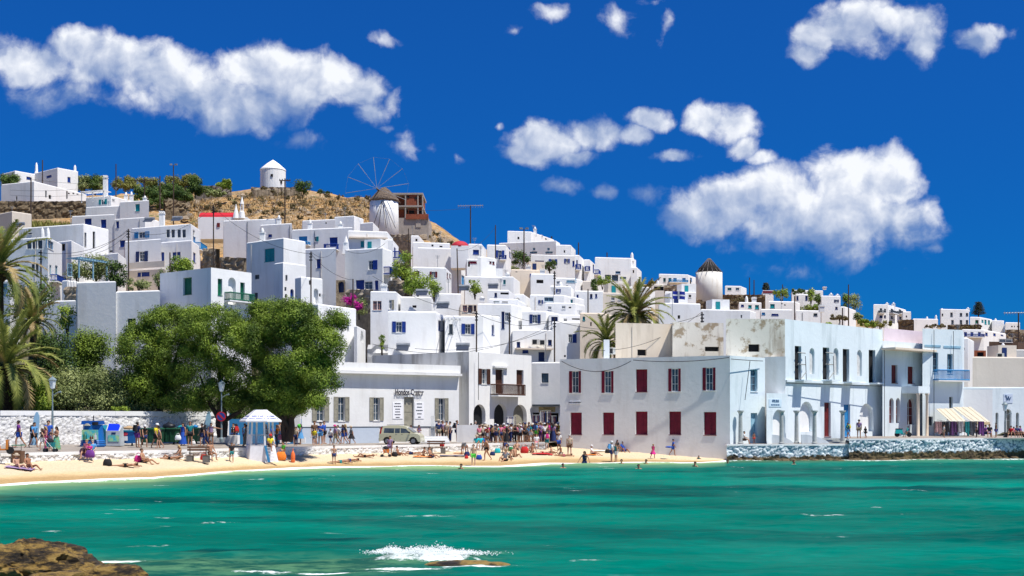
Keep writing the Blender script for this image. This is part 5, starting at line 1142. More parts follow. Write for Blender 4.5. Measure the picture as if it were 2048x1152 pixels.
def build_plants():
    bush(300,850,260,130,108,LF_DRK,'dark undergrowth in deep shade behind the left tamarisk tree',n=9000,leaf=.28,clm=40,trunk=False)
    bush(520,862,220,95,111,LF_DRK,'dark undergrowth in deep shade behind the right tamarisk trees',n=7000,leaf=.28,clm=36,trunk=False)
    frond_meshes()
    palm(1270,632,124,78,140,'tall date palm with a full crown above the cream ruined wall',72,3,.42,green=.85)
    palm(1213,684,121,62,90,'smaller green palm with drooping fronds left of the cream ruined wall',40,5,.3,green=1.0)
    palm(-6,545,96,112,330,'largest palm leaning into the left edge with arching brown green fronds',52,8,.42,green=.8)
    palm(12,735,92,122,110,'lower palm with dark shaggy trunk at the left edge behind the wall',50,9,.45,green=.75)
    palm(65,640,104,70,120,'feathery palm behind the two palms at the left edge',36,14,.3,green=.7)
    bigtree(318,850,97,[(285,700,58,62,0),(335,655,62,50,0),(300,772,62,50,0),(372,640,60,38,1),(350,715,62,55,0)],'dense tamarisk tree at the left of the dark green grove',21,260,380,LF_TAM)
    bigtree(445,862,95,[(430,655,85,52,0),(470,690,90,62,0),(400,735,72,52,0),(500,745,80,45,0),(515,690,55,40,-.5),(440,792,85,38,0),(370,805,60,26,0),(540,625,50,34,1),(525,660,50,45,0),(505,795,62,30,0)],'largest tamarisk tree in the middle of the dark green grove',22,340,380,LF_TAM)
    bigtree(575,870,93,[(590,645,65,52,0),(640,690,62,58,0),(600,730,75,55,0),(560,780,60,40,0),(640,760,45,38,-1),(636,800,20,26,-2),(668,640,32,30,0),(600,795,50,26,0),(560,815,60,18,0)],'tamarisk tree hanging over the shop with grey beige shutters',23,340,380,LF_TAM)
    # hedge behind the garden wall
    bush(60,832,120,85,93,LF_BRT,'bright green leafy shrub behind the wall beside the lower palm trunk',n=15000,leaf=.17,clm=34)
    bush(140,832,120,100,95,LF_OLV,'grey green oleander mass behind the lamp post',n=18000,leaf=.17,clm=40)
    bush(215,832,110,105,96,LF_OLV,'feathery olive green shrub behind the blue recycling bin',n=18000,leaf=.17,clm=40)
    bush(285,830,90,88,97,LF_OLV,'olive toned shrub touching the left side of the dark grove',n=15000,leaf=.17,clm=34)
    bush(180,765,95,118,106,LF_TAM,'tall rounded green tree in front of the pale blue wall block',name='olive_tree',cat='tree',n=20000,leaf=.18,clm=46)
    bush(105,770,90,120,104,LF_DRK,'dark oleander thicket with pink flowers behind the left palms',n=14000,leaf=.19,clm=36)
    bush(240,836,40,26,94.5,LF_BRT,'small bright round bush on top of the wall',n=1800,leaf=.14,trunk=False)
    bush(350,840,50,34,98.5,LF_BRT,'small yellow green bush below the grove behind the bins',n=2200,leaf=.14,trunk=False)
    bush(60,640,120,90,115,LF_DRK,'dark green shrubs behind the palms under the white gate house',n=4000,leaf=.25,clm=22)
    bush(135,662,50,55,124,LF_BRT,'bright green climbing shrub beside the white gate house steps',n=1600,leaf=.22)
    bush(155,560,55,42,142,LF_OLV,'pale oleander bush left of the light blue pergola roof',n=2000,leaf=.25)
    bush(195,565,70,60,143,LF_OLV,'large oleander with pale blossom behind the light blue pergola',n=3000,leaf=.26,clm=22)
    bush(232,575,48,58,141,LF_DRK,'dark spiky dragon tree beside the oleanders',name='dragon_tree',cat='tree',n=1800,leaf=.3)
    bush(280,582,60,28,138,LF_OLV,'light green shrub below the cream ground storey',n=1400,leaf=.22)
    bush(360,548,72,38,140,LF_BRT,'round leafy green tree in front of the wide blue window',name='fig_tree',cat='tree',n=2600,leaf=.26,clm=20)
    bush(318,575,30,40,133,LF_OLV,'small olive bush left of the shaded green shuttered house',n=900,leaf=.22)
    bush(806,560,52,62,150,LF_BRT,'tall green fig tree under the blue balconies',name='fig_tree',cat='tree',n=2600,leaf=.27,clm=20)
    bush(835,590,70,52,146,LF_BRT,'spreading yellow green fig tree below the dark red shutters',name='fig_tree',cat='tree',n=3200,leaf=.27,clm=22)
    bush(868,594,34,36,145,LF_BRT,'rightmost little fig bush beside the solar heater',n=900,leaf=.25)
    bush(950,590,34,34,158,LF_BRT,'small clump of green reeds on the roof terrace',n=700,leaf=.3)
    bush(1044,530,46,34,206,LF_DRK,'round dark green shrub on the slope below the long hotel',n=1400,leaf=.35)
    bush(1024,548,40,18,190,LF_OLV,'grey green creeping shrub under the round dark bush',n=700,leaf=.3)
    bush(1100,540,56,20,196,LF_DRK,'tropical green shrubs in front of the shuttered hotel',n=1100,leaf=.32)
    bush(1205,572,46,22,196,LF_BRT,'green garden shrubs under the bell arch house',n=900,leaf=.3)
    bush(1188,592,16,40,160,LF_DRK,'tall green cactus like tree beside the wooden pole',name='cactus',cat='cactus',n=700,leaf=.3)
    bush(764,705,16,42,132,LF_BRT,'thin green creeper at the left of the bright blue shutters',n=600,leaf=.18)
    bush(718,630,60,34,144,LF_OLV,'pale green agave and shrubs on the rocky terrace',n=1100,leaf=.25)
    bush(700,612,34,26,142,LF_MAG,'magenta bougainvillea bush above the white slit windowed house',n=900,leaf=.22,trunk=False)
    bush(716,622,22,20,141.5,LF_MAG,'second trailing strand of magenta bougainvillea',n=450,leaf=.22,trunk=False)
    # ridge bushes
    for i,(px,py,w,h,m) in enumerate([(12,377,34,32,LF_DRK),(28,380,36,34,LF_DRK)]): bush(px,py,w,h,236,m,['dark tree at the far left ridge edge','dark round tree right beside the far left ridge tree'][i],name='carob_tree',cat='tree',n=1500,leaf=.4)
    for px,py,w,h,l in ((168,382,34,34,'grey green tree immediately right of the hilltop chimney'),(190,385,36,38,'broad dark tree left of the tall block chimney'),(204,380,22,30,'narrow tree just behind the tall block chimney')):
        bush(px,py,w,h,250,LF_DRK if 'dark' in l else LF_OLV,l,name='carob_tree',cat='tree',n=3600,leaf=.36,clm=20)
    rows=[(240,378,60,20,LF_YEL),(272,378,52,24,LF_YEL),(305,384,46,24,LF_YEL),(335,392,50,22,LF_DRK),(285,398,56,22,LF_DRK),(318,402,54,22,LF_DRK),(355,400,46,24,LF_DRK),(350,376,42,22,LF_YEL),(378,374,36,24,LF_YEL),(388,388,26,34,LF_DRK),(300,412,60,16,LF_DRK),(372,402,40,16,LF_DRK),(410,388,44,16,LF_DRK),(450,376,30,16,LF_BRT),(430,392,34,14,LF_OLV)]
    ll=['pale flowering ridge bush right of the block chimney','yellow green ridge bush behind the thin poles','yellow green ridge bush left of the crossarm pole','dark ridge bush beneath the crossarm pole','dark lower ridge thicket above the teal cube','dark lower ridge thicket in the middle','dark ridge thicket beside the lamp pole','yellow ridge bush below the lamp pole','yellow topped ridge bush right of the lamp pole','tall dark ridge bush at the end of the pale stone wall','long dark hedge on the slope above the blue glass','small dark hedge in front of the grey ridge wall','dark creeper along the foot of the grey ridge wall','bright bush at the right end of the grey ridge wall','olive scrub under the grey ridge wall']
    for (px,py,w,h,m),l in zip(rows,ll): bush(px,py+3,w*1.3,h*1.3,248+(400-py)*.25,m,l,n=3600,leaf=.34,depth=.7,trunk=False,clm=20)
    bush(605,392,44,34,256,LF_DRK,'dark green juniper bush right of the summit tower',n=1800,leaf=.38)
    bush(640,388,14,10,256,LF_DRK,'tiny dark bush beside the summit path',n=300,leaf=.3); bush(655,388,26,6,258,LF_DRK,'flat dark bush on the skyline right of the summit',n=400,leaf=.3)
    rnd=random.Random(12); k=0
    spots=[(528,378,16),(545,383,14),(600,400,34),(560,392,26),(480,402,30),(520,408,40),(500,395,26),(610,412,30),(655,396,22),(680,398,22),(715,402,26),(735,398,20),(660,412,30),(690,418,30),(560,412,22),(548,425,26),(532,430,24),(585,418,24),(640,428,24),(600,438,18),(565,432,18),(618,445,18),(700,432,26),(720,440,24),(665,440,20),(455,400,24),(470,412,26),(440,412,20),(412,418,22),(430,424,20),(740,420,18),(500,424,22),(520,440,18),(480,432,16),(575,398,20),(730,455,16)]
    for px,py,w in spots:
        d=225+(470-py)*.36; k+=1
        bush(px,py+2,w,w*.55,d,LF_DRY,'dry brown thorn bush, '+nth(sorted(spots).index((px,py,w)))+' from the left on the bare hillside',name='thorn_bush',n=420,leaf=.26,trunk=False,group='thorn bushes on the bare hillside',clm=8)
    for px,py,w in [(808,470,18),(828,474,20),(850,478,24),(872,470,20),(880,484,22),(900,488,18),(846,462,16),(915,492,14)]:
        bush(px,py+2,w,w*.5,222+(490-py)*.3,LF_DRY,'dry scrub bush, '+nth((808,828,846,850,872,880,900,915).index(px))+' from the left on the brown cliff',name='thorn_bush',n=340,leaf=.26,trunk=False,group='scrub on the brown cliff',clm=7)
    # right ridge greenery
    R_=[(1545,590,14,10,'small dark tree left of the little red roofed chapel',LF_DRK,262),(1562,598,36,26,'green tree right of the little red roofed chapel',LF_BRT,250),(1598,590,36,14,'dark tree crown hiding the ridge villa',LF_DRK,252),(1622,603,24,32,'green shrubbery between the two ridge villas',LF_BRT,244),(1638,608,20,28,'dark garden trees behind the stepped house',LF_DRK,240),(1610,625,40,18,'garden shrubs below the ridge villas',LF_OLV,228),(1632,622,30,16,'green garden shrubs left of the stepped house',LF_BRT,226),(1692,618,22,34,'slim green tree right of the navy shuttered house',LF_BRT,244),(1708,622,34,38,'umbrella shaped pine tree on the right ridge',LF_OLV,240),(1716,642,24,18,'bush under the umbrella pine',LF_OLV,222),(1760,655,60,16,'reeds in front of the villa with three balconies',LF_YEL,220),(1735,655,40,18,'green scrub beside the dovecote',LF_BRT,216),(1655,655,30,12,'green shrub right of the vaulted roof',LF_BRT,180),(1930,657,70,6,'dry yellow grass bank below the araucaria villa',LF_DRY,236),(1870,657,80,9,'long dry grass bank on the right slope',LF_DRY,238),(1680,640,50,12,'dry bank at the foot of the stepped annex',LF_DRY,214),(1290,598,24,30,'green yellow tree right behind the big palm',LF_YEL,205),(1308,575,30,14,'yellow green shrub left of the hotel',LF_YEL,225),(1430,603,20,10,'scrub to the right of the old mill',LF_OLV,226),(1480,603,60,8,'dry scrub bank below the ridge cottages',LF_DRY,232)]
    for px,py,w,h,l,m,d in R_: bush(px,py,w,h,d,m,l,n=900 if w<40 else 1500,leaf=.36,name='bush' if 'tree' not in l else 'garden_tree',cat='tree' if 'tree' in l else 'bush',trunk='grass' not in l)
    rnd=random.Random(31); mb=MB()
    for i in range(420):
        px=rnd.uniform(370,930); d=rnd.uniform(222,266) if px<745 else rnd.uniform(216,244); x=(px-CX)/F*d; z=tz(px,d); s=rnd.uniform(.25,1.1)*(1 if px<745 else 1.4)
        n0=len(mb.v); mb.box((x,d,z+s*.25),(s*rnd.uniform(.8,1.7),s,s*.75),rnd.uniform(0,3),rnd.uniform(.5,.8)); mb.v[n0:]=[(v[0]+rnd.uniform(-.2,.2)*s,v[1],v[2]+rnd.uniform(-.18,.18)*s) for v in mb.v[n0:]]
    tag(mb.build('hill_rocks',mat('hill_rock',(.40,.33,.25),.95,1.2,0,(.22,.16,.10),.9,4,bdist=.1)),'loose pale rocks and outcrops strewn over the dry hillside','rocks',kind='stuff')
    # araucarias
    for px,py,h,w,d,l in ((1957,636,34,26,266,'tall layered araucaria tree standing above the right ridge houses'),(1532,583,18,12,266,'small layered araucaria silhouette above the red roofed chapel')):
        b=P(px,py,d); s=d/F; r=thing('araucaria_tree',b,l,'tree'); mb=MB(); mb.tube([b-Vector((0,0,2)),b+Vector((0,0,h*s))],[.25,.04],6); mb.build('trunk',BARK,r); mb=MB(); rnd2=random.Random(3)
        cl=[]
        for i in range(9):
            z=b.z+h*s*(.18+.8*i/9); rad=w*s*.5*(1.05-.85*i/9)
            for k in range(7):
                a=2*PI*k/7+i; e=Vector((b.x+math.cos(a)*rad,b.y+math.sin(a)*rad,z+rad*.25)); mb.tube([(b.x,b.y,z),e],[.06,.02],4,False)
                for t in (.4,.65,.9): q=Vector((b.x,b.y,z)).lerp(e,t); cl.append((q.x,q.y,q.z,.45,.45,.14))
        mb.build('branch',BARK,r); leaves('crown',cl,12,.3,leafmat('araucaria_leaf',(.02,.035,.03),(.05,.07,.05)),r,5)
    tufts('hill_grass','yellow green grass field below the brown retaining wall',lambda q:(lambda px,d:((px-CX)/F*d,d,tz(px,d)))(q.uniform(30,160),q.uniform(186,214)),5200,.8,LF_YEL,5,.12,'grass')
    tufts('hill_grass','dry straw coloured grass covering the bare hill under the summit',lambda q:(lambda px,d:((px-CX)/F*d,d,tz(px,d)+.4))(q.uniform(380,760),q.uniform(222,264)),11000,.5,leafmat('straw',(.30,.19,.07),(.46,.32,.14),.1),6,.07,'grass')
# ---------- poles, wires, street furniture
POLES={}
def pole(key,px,pyt,pyb,d,kind,label,lean=0,th=.13):
    b=P(px,pyb,d); t=P(px+lean,pyt,d); b.z=min(b.z,ground(b.x,b.y)) if d>125 else b.z-1
    r=thing('utility_pole' if kind!='lamp' else 'mast_lamp',b,label,'pole'); mb=MB(); mb.tube([b,t],[th,th*.75],7); mb.build('pole',WOODP,r)
    if kind in('x','X'):
        mb=MB(); w=.9 if kind=='x' else 2.1; mb.box((t.x,t.y-.12,t.z-.35),(w*2,.14,.14)); mb.build('crossarm',WOODP,r)
        for q in (-.9,-.45,.45,.9): mb=MB(); mb.lathe((t.x+q*w,t.y-.12,t.z-.28),[(.05,0),(.09,.08),(.05,.2),(.02,.24)],6); mb.build('insulator',cm('grey'),r)
    if kind=='m':
        for q in (0,.35,.7): mb=MB(); mb.box((t.x,t.y-.16,t.z-.3-q),(.34,.2,.12)); mb.build('insulator',cm('dark'),r)
    if kind=='lamp':
        for q in (-.5,.5): mb=MB(); mb.box((t.x+q,t.y,t.z+.1),(.5,.4,.28),-.6*q); mb.build('floodlight',METAL,r)
    if kind=='ant':
        mb=MB(); mb.tube([t+Vector((-2.4,0,0)),t+Vector((2.4,0,.1))],.05,4)
        for k in range(11): x=-2.3+k*.46; mb.tube([t+Vector((x,-.5-.04*k,.02)),t+Vector((x,.5+.04*k,.02))],.03,4); mb.tube([t+Vector((x,0,-.35)),t+Vector((x,0,.35))],.025,4)
        mb.build('antenna',METAL,r)
    POLES[key]=t; return r
def cable(a,b,sag,label,rad=.022,group=None):
    a=Vector(a); b=Vector(b); r=MB(); K=16; r.tube([a.lerp(b,i/K)-Vector((0,0,4*sag*(i/K)*(1-i/K))) for i in range(K+1)],rad,4)
    o=r.build('power_cable',mat('cable_black',(.012,.012,.014),.6),None,org=a); tag(o,label,'cable',group)
def build_poles():
    L=[('a',62,355,440,205,'p','dark wooden pole in front of the brown retaining wall'),('b',85,320,360,240,'p','thin pole rising behind the hilltop villa'),('c',232,328,376,250,'p','tall bare pole on the skyline right of the dark trees'),
    ('d',251,353,372,262,'p','short thin pole on the skyline'),('e',289,358,400,236,'X','pole with wide crossarm on the ridge'),('f',320,352,432,200,'p','thin tall pole above the solar heaters'),('g',347,330,425,232,'lamp','tall floodlight mast on the ridge bushes'),
    ('h',257,458,558,140,'m','wooden power pole with insulators in front of the navy shutters'),('i',82,500,625,122,'m','dark pole behind the left palm fronds'),('j',340,505,540,134,'p','slim pole above the fig tree'),('k',427,410,535,150,'m','wooden pole in front of the red roofed chapel'),
    ('l',570,357,445,185,'x','tall pole in front of the summit tower'),('m',622,503,556,132,'m','power pole in front of the blue shuttered house'),('n',706,558,600,133,'p','short brown pole by the blue garden doors'),('o',817,457,510,178,'p','slim pole below the brick house'),
    ('p',920,497,580,152,'p','leaning pole beside the red dome'),('q',941,412,490,216,'ant','tall mast with a wide comb antenna on the skyline'),('r',991,450,545,178,'p','tall dark pole left of the round shrub'),('s',1048,458,545,198,'lamp','tall pole with floodlight frame below the crowning villa'),
    ('t',1109,542,588,150,'m','dark power pole among the town roofs'),('u',953,622,705,126,'m','pair of steel poles in front of the cream porch house'),('v',1019,625,745,132,'m','wooden pole left of the two air conditioners'),('w',1109,636,722,131,'m','stout power pole with insulators left of the small palm'),
    ('x',1404,624,660,118,'m','dark transformer pole above the peeling ruin'),('y',1157,485,515,220,'p','short pole behind the blue balconies'),('z',1214,505,520,225,'p','tiny antenna pole on the chapel like house'),('aa',1176,578,614,150,'p','slender pole beside the cactus'),('ab',1381,560,606,185,'p','dark pole left of the old mill'),
    ('ac',1499,555,600,232,'p','left one of two thin poles on the ridge right of the mill'),('ad',1508,560,600,236,'p','right one of two thin poles on the ridge right of the mill'),('ae',1589,592,635,170,'p','thin pole at the end of the teal windowed house'),('af',1697,569,640,225,'p','tall thin pole left of the umbrella pine'),
    ('ag',1565,569,600,250,'p','thin skyline pole above the green ridge tree'),('ah',2037,626,690,190,'ant','tall antenna mast at the far right'),('ai',1956,640,662,230,'p','pole in front of the araucaria'),('aj',1685,616,640,205,'p','short pole in front of the stepped annex'),('ak',1211,622,640,150,'p','antenna pole above the cream rounded roof')]
    for k,px,a,b,d,kd,lab in L: pole(k,px,a,b,d,kd,lab,lean=-6 if k=='p' else 0,th=.10 if d<180 else .14)
    r=P(1036,665,118)
    C=[('h','k',1.6,'cable strung from the insulator pole to the chapel pole'),('k','m',1.2,'cable crossing in front of the large teal shutter'),('u','w',.9,'cable rising from the steel poles to the stout power pole'),('w','x',1.3,'cable between the stout pole and the transformer pole'),('a','e',.8,'cable up the slope past the stone wall'),('i','h',1.0,'cable at the left above the glass veranda'),('l','q',2.2,'long faint cable along the skyline'),('v','w',.4,'short cable left of the stout power pole'),('p','r',1.0,'cable from the leaning pole uphill')]
    for a,b,s,l in C: cable(POLES[a]-Vector((0,.1,.3)),POLES[b]-Vector((0,.1,.3)),s,l)
    cable(POLES['h'],P(135,512,135),.8,'upper cable running left from the insulator pole over the oleanders'); cable(POLES['h']-Vector((0,0,.4)),P(190,506,150),.5,'lower cable running left from the insulator pole')
    cable(POLES['m'],P(672,497,148),.9,'cable looping up to the white roof corner'); cable(POLES['m']-Vector((0,0,.3)),P(705,560,133),.6,'cable down to the short brown pole'); cable(POLES['w']-Vector((0,0,.6)),P(745,688,117),2.0,'long cable sagging left above the stained wall'); cable(POLES['w']-Vector((0,0,1.1)),P(830,697,117),1.0,'lower long cable sagging left')
    for a,b,l in (((1572,766,109.5),(1762,772,121),'cable stapled along the ledge of the long pale villa'),((1462,718,104.3),(1526,722,108.5),'cable under the roof edge of the pale side wall of the crimson shuttered building'),((1500,722,106.3),(1490,800,106),'loose cable hanging down the pale side wall'),((1868,660,124.6),(1868,884,124.2),'dark downpipe on the tall pale villa, left one'),((1907,662,125.6),(1907,740,125.4),'dark downpipe on the tall pale villa, right one'),((1769,700,119.8),(1769,880,119.2),'pale downpipe at the left edge of the cornice villa'),((957,705,119.6),(957,800,119.6),'thin cable dropping down the arcaded front')): cable(P(a[0],a[1],a[2]-.25),P(b[0],b[1],b[2]-.25),.02,l,.03)
    cable(POLES['x'],P(1180,700,112),1.2,'cable from the transformer pole down behind the crimson shutters'); cable(P(745,552,132),P(1000,632,128),1.0,'cable slanting down over the town roofs'); cable(P(770,487,150),P(690,500,148),.8,'cable drooping across the white house front below the pergola')
    cable(P(1123,722,111.4),P(1262,722,108),1.0,'grey cable drooping over the crimson shuttered front',.03); cable(P(1266,720,108),P(1458,715,104.8),.25,'straight cable under the roof edge of the crimson shuttered front',.03)
    for k,(px,py,d) in enumerate(((62,378,205),(62,388,205),(62,398,205))): cable(P(20,py+2,203),P(172,py-2+k*3,203),.3,['upper wire across the broad windowless terrace house','middle wire across the broad windowless terrace house','lower wire across the broad windowless terrace house'][k],.02)
LAMPGL=mat('frosted_lamp_glass',(.7,.74,.76),.3)
def street_lamp(px,pyt,pyb,d,label,sign=False):
    b=P(px,pyb,d); s=d/F; H_=(pyb-pyt)*s; r=thing('street_lamp',b,label,'street lamp'); g=mat('grey_blue_paint',(.20,.26,.28),.5,3,.2)
    mb=MB(); mb.lathe(b,[(.16,0),(.16,.25),(.08,.4),(.075,H_*.45),(.055,H_*.5),(.05,H_-.95)],10); mb.build('pole',g,r)
    z=b.z+H_-.95; mb=MB(); mb.lathe((b.x,b.y,z),[(.09,0),(.17,.06),(.26,.62)],6); mb.build('lamp_glass',LAMPGL,r); mb=MB(); mb.lathe((b.x,b.y,z+.62),[(.31,0),(.33,.04),(.16,.2),(.05,.26),(.02,.36)],6); mb.build('lamp_cap',g,r)
    mb=MB(); mb.tube([(b.x,b.y,z-.5),(b.x+.3,b.y,z-.3),(b.x+.52,b.y,z-.22)],.03,5); mb.tube([(b.x+.4,b.y,z-.25),(b.x+.62,b.y,z-.2)],[.05,.09],6); mb.build('spotlight',g,r)
    if sign:
        c=(b.x,b.y-.1,ZP(833,d)); mb=MB(); K=20; R_=.40
        mb.quad(*[(c[0]+math.cos(2*PI*k/K)*R_,c[1]-.03,c[2]+math.sin(2*PI*k/K)*R_) for k in range(K)]); mb.build('sign_rim',mat('sign_red',(.45,.02,.03),.5),r)
        mb=MB(); mb.quad(*[(c[0]+math.cos(2*PI*k/K)*R_*.78,c[1]-.036,c[2]+math.sin(2*PI*k/K)*R_*.78) for k in range(K)]); mb.build('sign_face',mat('sign_blue',(.02,.05,.25),.5),r)
        mb=MB(); w=.05; mb.quad((c[0]-.24-w,c[1]-.042,c[2]+.24-w),(c[0]-.24+w,c[1]-.042,c[2]+.24+w),(c[0]+.24+w,c[1]-.042,c[2]-.24+w),(c[0]+.24-w,c[1]-.042,c[2]-.24-w)); mb.build('sign_bar',mat('sign_red',(.45,.02,.03),.5),r)
def text(body,parent,loc,size,m,rot=(R(90),0,0),ext=.01,name='lettering',align='CENTER',sx=1):
    cu=bpy.data.curves.new(name,'FONT'); cu.body=body; cu.size=size; cu.extrude=ext; cu.align_x=align; cu.align_y='CENTER'; cu.offset=size*.03
    o=bpy.data.objects.new(name,cu); COL.objects.link(o); bpy.context.view_layer.update()
    me=bpy.data.meshes.new_from_object(o.evaluated_get(bpy.context.evaluated_depsgraph_get())); bpy.data.objects.remove(o); me.materials.clear(); me.materials.append(m)
    q=bpy.data.objects.new(name,me); COL.objects.link(q); q.parent=parent; q.location=Vector(loc)-wloc(parent); q.rotation_euler=rot; q.scale=(sx,1,1); return q
def wallsign(name,label,fc,px,py,w,h,m,lines,ink,cat='sign',proud=.05,size=None,sx=1):
    u0,u1,z0,z1=fc.rect(px,py,w,h); p=fc.pt((u0+u1)/2,(z0+z1)/2,proud); r=thing(name,p,label,cat); ang=math.atan2(fc.t.y,fc.t.x)
    if m:
        mb=MB(); fc.box(mb,u0,u1,z0,z1,.006,proud-.01); mb.build('board',m,r)
    n=len(lines)
    for i,(t,k) in enumerate(lines):
        z=z1-(z1-z0)*(i+.5)/n; q=fc.pt((u0+u1)/2,z,proud)
        if t=='-':   # print too small to read in the photograph
            mb=MB(); uw=(u1-u0)*k/2; um=(u0+u1)/2; hh=(z1-z0)/n*.16
            for j in range(4): a=um-uw+2*uw*j/4; fc.box(mb,a,a+uw*.42,z-hh,z+hh,proud-.009,proud)
            mb.build('lettering',ink,r)
        else: text(t,r,q,(z1-z0)/n*k,ink,(R(90),0,ang),sx=sx)
    return r
def build_props():
    SI=mat('sign_ink',(.012,.012,.03),.5); SB=mat('sign_board_white',(.88,.88,.9),.6)
    fs={}
    for h in HOUSES: fs[h[0][:22]]=h[1]
    g=lambda k,side: (lambda fp:Face(fp[0],fp[1]) if side=='L' else Face(fp[1],fp[2]))([v for q,v in fs.items() if q.startswith(k)][0])
    shop=g('single storey shop','R'); red=g('two storey waterfront','L'); porch=g('low porch block','R'); link=g('narrow white link','L'); hs=g('white shop building','R')
    r=wallsign('shop_sign','black raised shop name lettering above the doorway of the long white shop',shop,817,785,44,11,None,[('Hondos Center',1.45)],SI,proud=.16,sx=.64)
    wallsign('notice_board','white notice board left of the shop doorway',shop,795,821,20,33,SB,[('-',.6),('-',.75),('-',.5),('-',.5),('-',.6),('-',.4)],SI)
    wallsign('notice_board','white notice board right of the shop doorway',shop,838.5,821,18,33,SB,[('-',.6),('-',.55),('-',.75),('-',.5),('-',.3)],cm('grey'))
    wallsign('street_sign','small white street name plate between the leftmost crimson windows',red,1150,805,23,6.5,SB,[('ΑΚΤΗ ΚΑΜΠΑΝΗ',.5)],SI)
    wallsign('hotel_sign','pale hotel sign with blue letters over the arched porch',porch,1550,806,25,15,mat('hotel_sign_board',(.62,.75,.84),.5),[('HOTEL DELOS',.95),('-',.7)],mat('hotel_sign_ink',(.02,.10,.22),.5),sx=.5)
    wallsign('shop_sign','yellow shop sign above the souvenir shop door',link,1094,819,33,10,mat('yellow_board',(.62,.48,.22),.6),[('-',.4),('-',.8)],mat('sign_brown',(.3,.18,.08),.6))
    # sail emblem sign on the far right shop
    r=wallsign('emblem_sign','pale square sign with a dark swirling emblem above the yellow arched door',hs,2016,797,18,18,mat('emblem_board',(.60,.68,.80),.6),[],SI); u0,u1,z0,z1=hs.rect(2016,797,18,18); mb=MB(); rnd=random.Random(2)
    for (a,b,c_,d_) in ((.25,.8,.4,.3),(.4,.3,.5,.75),(.5,.75,.65,.35),(.65,.35,.8,.7),(.15,.85,.35,.8)):
        mb.tube([hs.pt(u0+(u1-u0)*a,z0+(z1-z0)*b,.07),hs.pt(u0+(u1-u0)*c_,z0+(z1-z0)*d_,.07)],.04,4)
    mb.build('emblem',mat('hotel_sign_ink',(.02,.10,.22),.5),r)
    street_lamp(105,752,886,84,'street lamp with frosted lantern left of the recycling bin')
    street_lamp(443,760,884,93,'street lamp with a round no parking sign beside the end pier',True)
    b=P(2012,877,113); street_lamp(2010,803,877,113,'street lamp in front of the yellow arched doors at far right')
    # surfboards
    for px,yt,l in ((75,824,'pale blue surfboard leaning against the rough wall at left'),(418,823,'blue surfboard leaning against the rough wall near the end pier')):
        d=lerp(px,BWT)-.45; b=P(px,886,d); b.z=prom_z(px,d); hh=ZP(yt,d)-b.z; r=tag(bpy.data.objects.new('surfboard',None),l,'surfboard'); COL.objects.link(r); r.location=b; mb=MB(); K=12
        for y0,m_ in ((-.05,0),(.05,0)): pass
        f=lambda t:.46*min(1,(1.02-t)*5)**.5*(.85+.15*math.sin(t*3))
        for i in range(K): t0,t1=i/K,(i+1)/K; a,c=f(t0)*.5,f(t1)*.5; y0,y1=-.5+.42*t0,-.5+.42*t1; mb.hexa([(b.x-a,b.y+y0-.04,b.z+t0*hh),(b.x+a,b.y+y0-.04,b.z+t0*hh),(b.x+a,b.y+y0+.04,b.z+t0*hh),(b.x-a,b.y+y0+.04,b.z+t0*hh),(b.x-c,b.y+y1-.04,b.z+t1*hh),(b.x+c,b.y+y1-.04,b.z+t1*hh),(b.x+c,b.y+y1+.04,b.z+t1*hh),(b.x-c,b.y+y1+.04,b.z+t1*hh)])
        mb.build('board',mat('surf_blue',(.22,.38,.52),.4),r)
        for q in (-1,1): mb=MB(); mb.hexa([(b.x+q*.12-.01,b.y-.6,b.z+.15),(b.x+q*.12+.01,b.y-.6,b.z+.15),(b.x+q*.12+.01,b.y-.5,b.z+.15),(b.x+q*.12-.01,b.y-.5,b.z+.15),(b.x+q*.12-.01,b.y-.62,b.z+.3),(b.x+q*.12+.01,b.y-.62,b.z+.3),(b.x+q*.12+.01,b.y-.5,b.z+.42),(b.x+q*.12-.01,b.y-.5,b.z+.42)]); mb.build('fin',cm('grey'),r)
    # ---- bins
    BL=mat('bin_blue',(.01,.13,.42),.45,2,.2); BG=mat('bin_green',(.015,.085,.045),.5,2,.25); BT=mat('bin_teal',(.01,.17,.24),.5); GR=mat('bin_grey',(.48,.52,.54),.5,2,.15); BK=mat('black_plastic',(.012,.014,.02),.45,3,.2)
    PR=mat('printed_panel',(.05,.45,.50),.5,3.5,0,(.42,.62,.25)); TYR=mat('tyre_rubber',(.015,.015,.017),.85)
    BP=lambda px,py:(lambda q:Vector(((px-CX)/F*q[0],*q)))(foot(px,py,'p')); c=BP(186,893); r=thing('recycling_bin',c,'large blue bell shaped recycling bin with bottles print and a bent top','bin'); r.scale=(1.13,)*3
    mb=MB(); mb.lathe(c,[(.82,0),(.84,.1),(.78,.16),(.82,.22),(.76,.28),(.79,.34),(.72,.42),(.64,1.15),(.62,1.45)],12,1,.8,.26); mb.build('body',BL,r)
    mb=MB(); mb.box((c.x,c.y,c.z+1.58),(1.25,.95,.24),0,.93); mb.build('hood',mat('bin_blue_dark',(.01,.08,.34),.4),r); mb=MB(); mb.tube([(c.x+.02,c.y,c.z+1.7),(c.x+.04,c.y,c.z+2.05)],.035,6); mb.build('lifting_hook',cm('dark'),r)
    mb=MB(); mb.box((c.x+.02,c.y-.60,c.z+.78),(1.08,.05,.66),0,.98); mb.build('print_panel',PR,r)
    for q,w,h_,m_ in ((-.36,.10,.48,'green'),(-.22,.08,.4,'green'),(.06,.1,.26,'maroon'),(.19,.09,.26,'maroon'),(.4,.16,.42,'white')): mb=MB(); mb.lathe((c.x+q,c.y-.632,c.z+.48),[(w*.5,0),(w*.5,h_*.6),(w*.18,h_*.75),(w*.18,h_)],6,1,.05); mb.build('bottle_print',cm(m_),r)
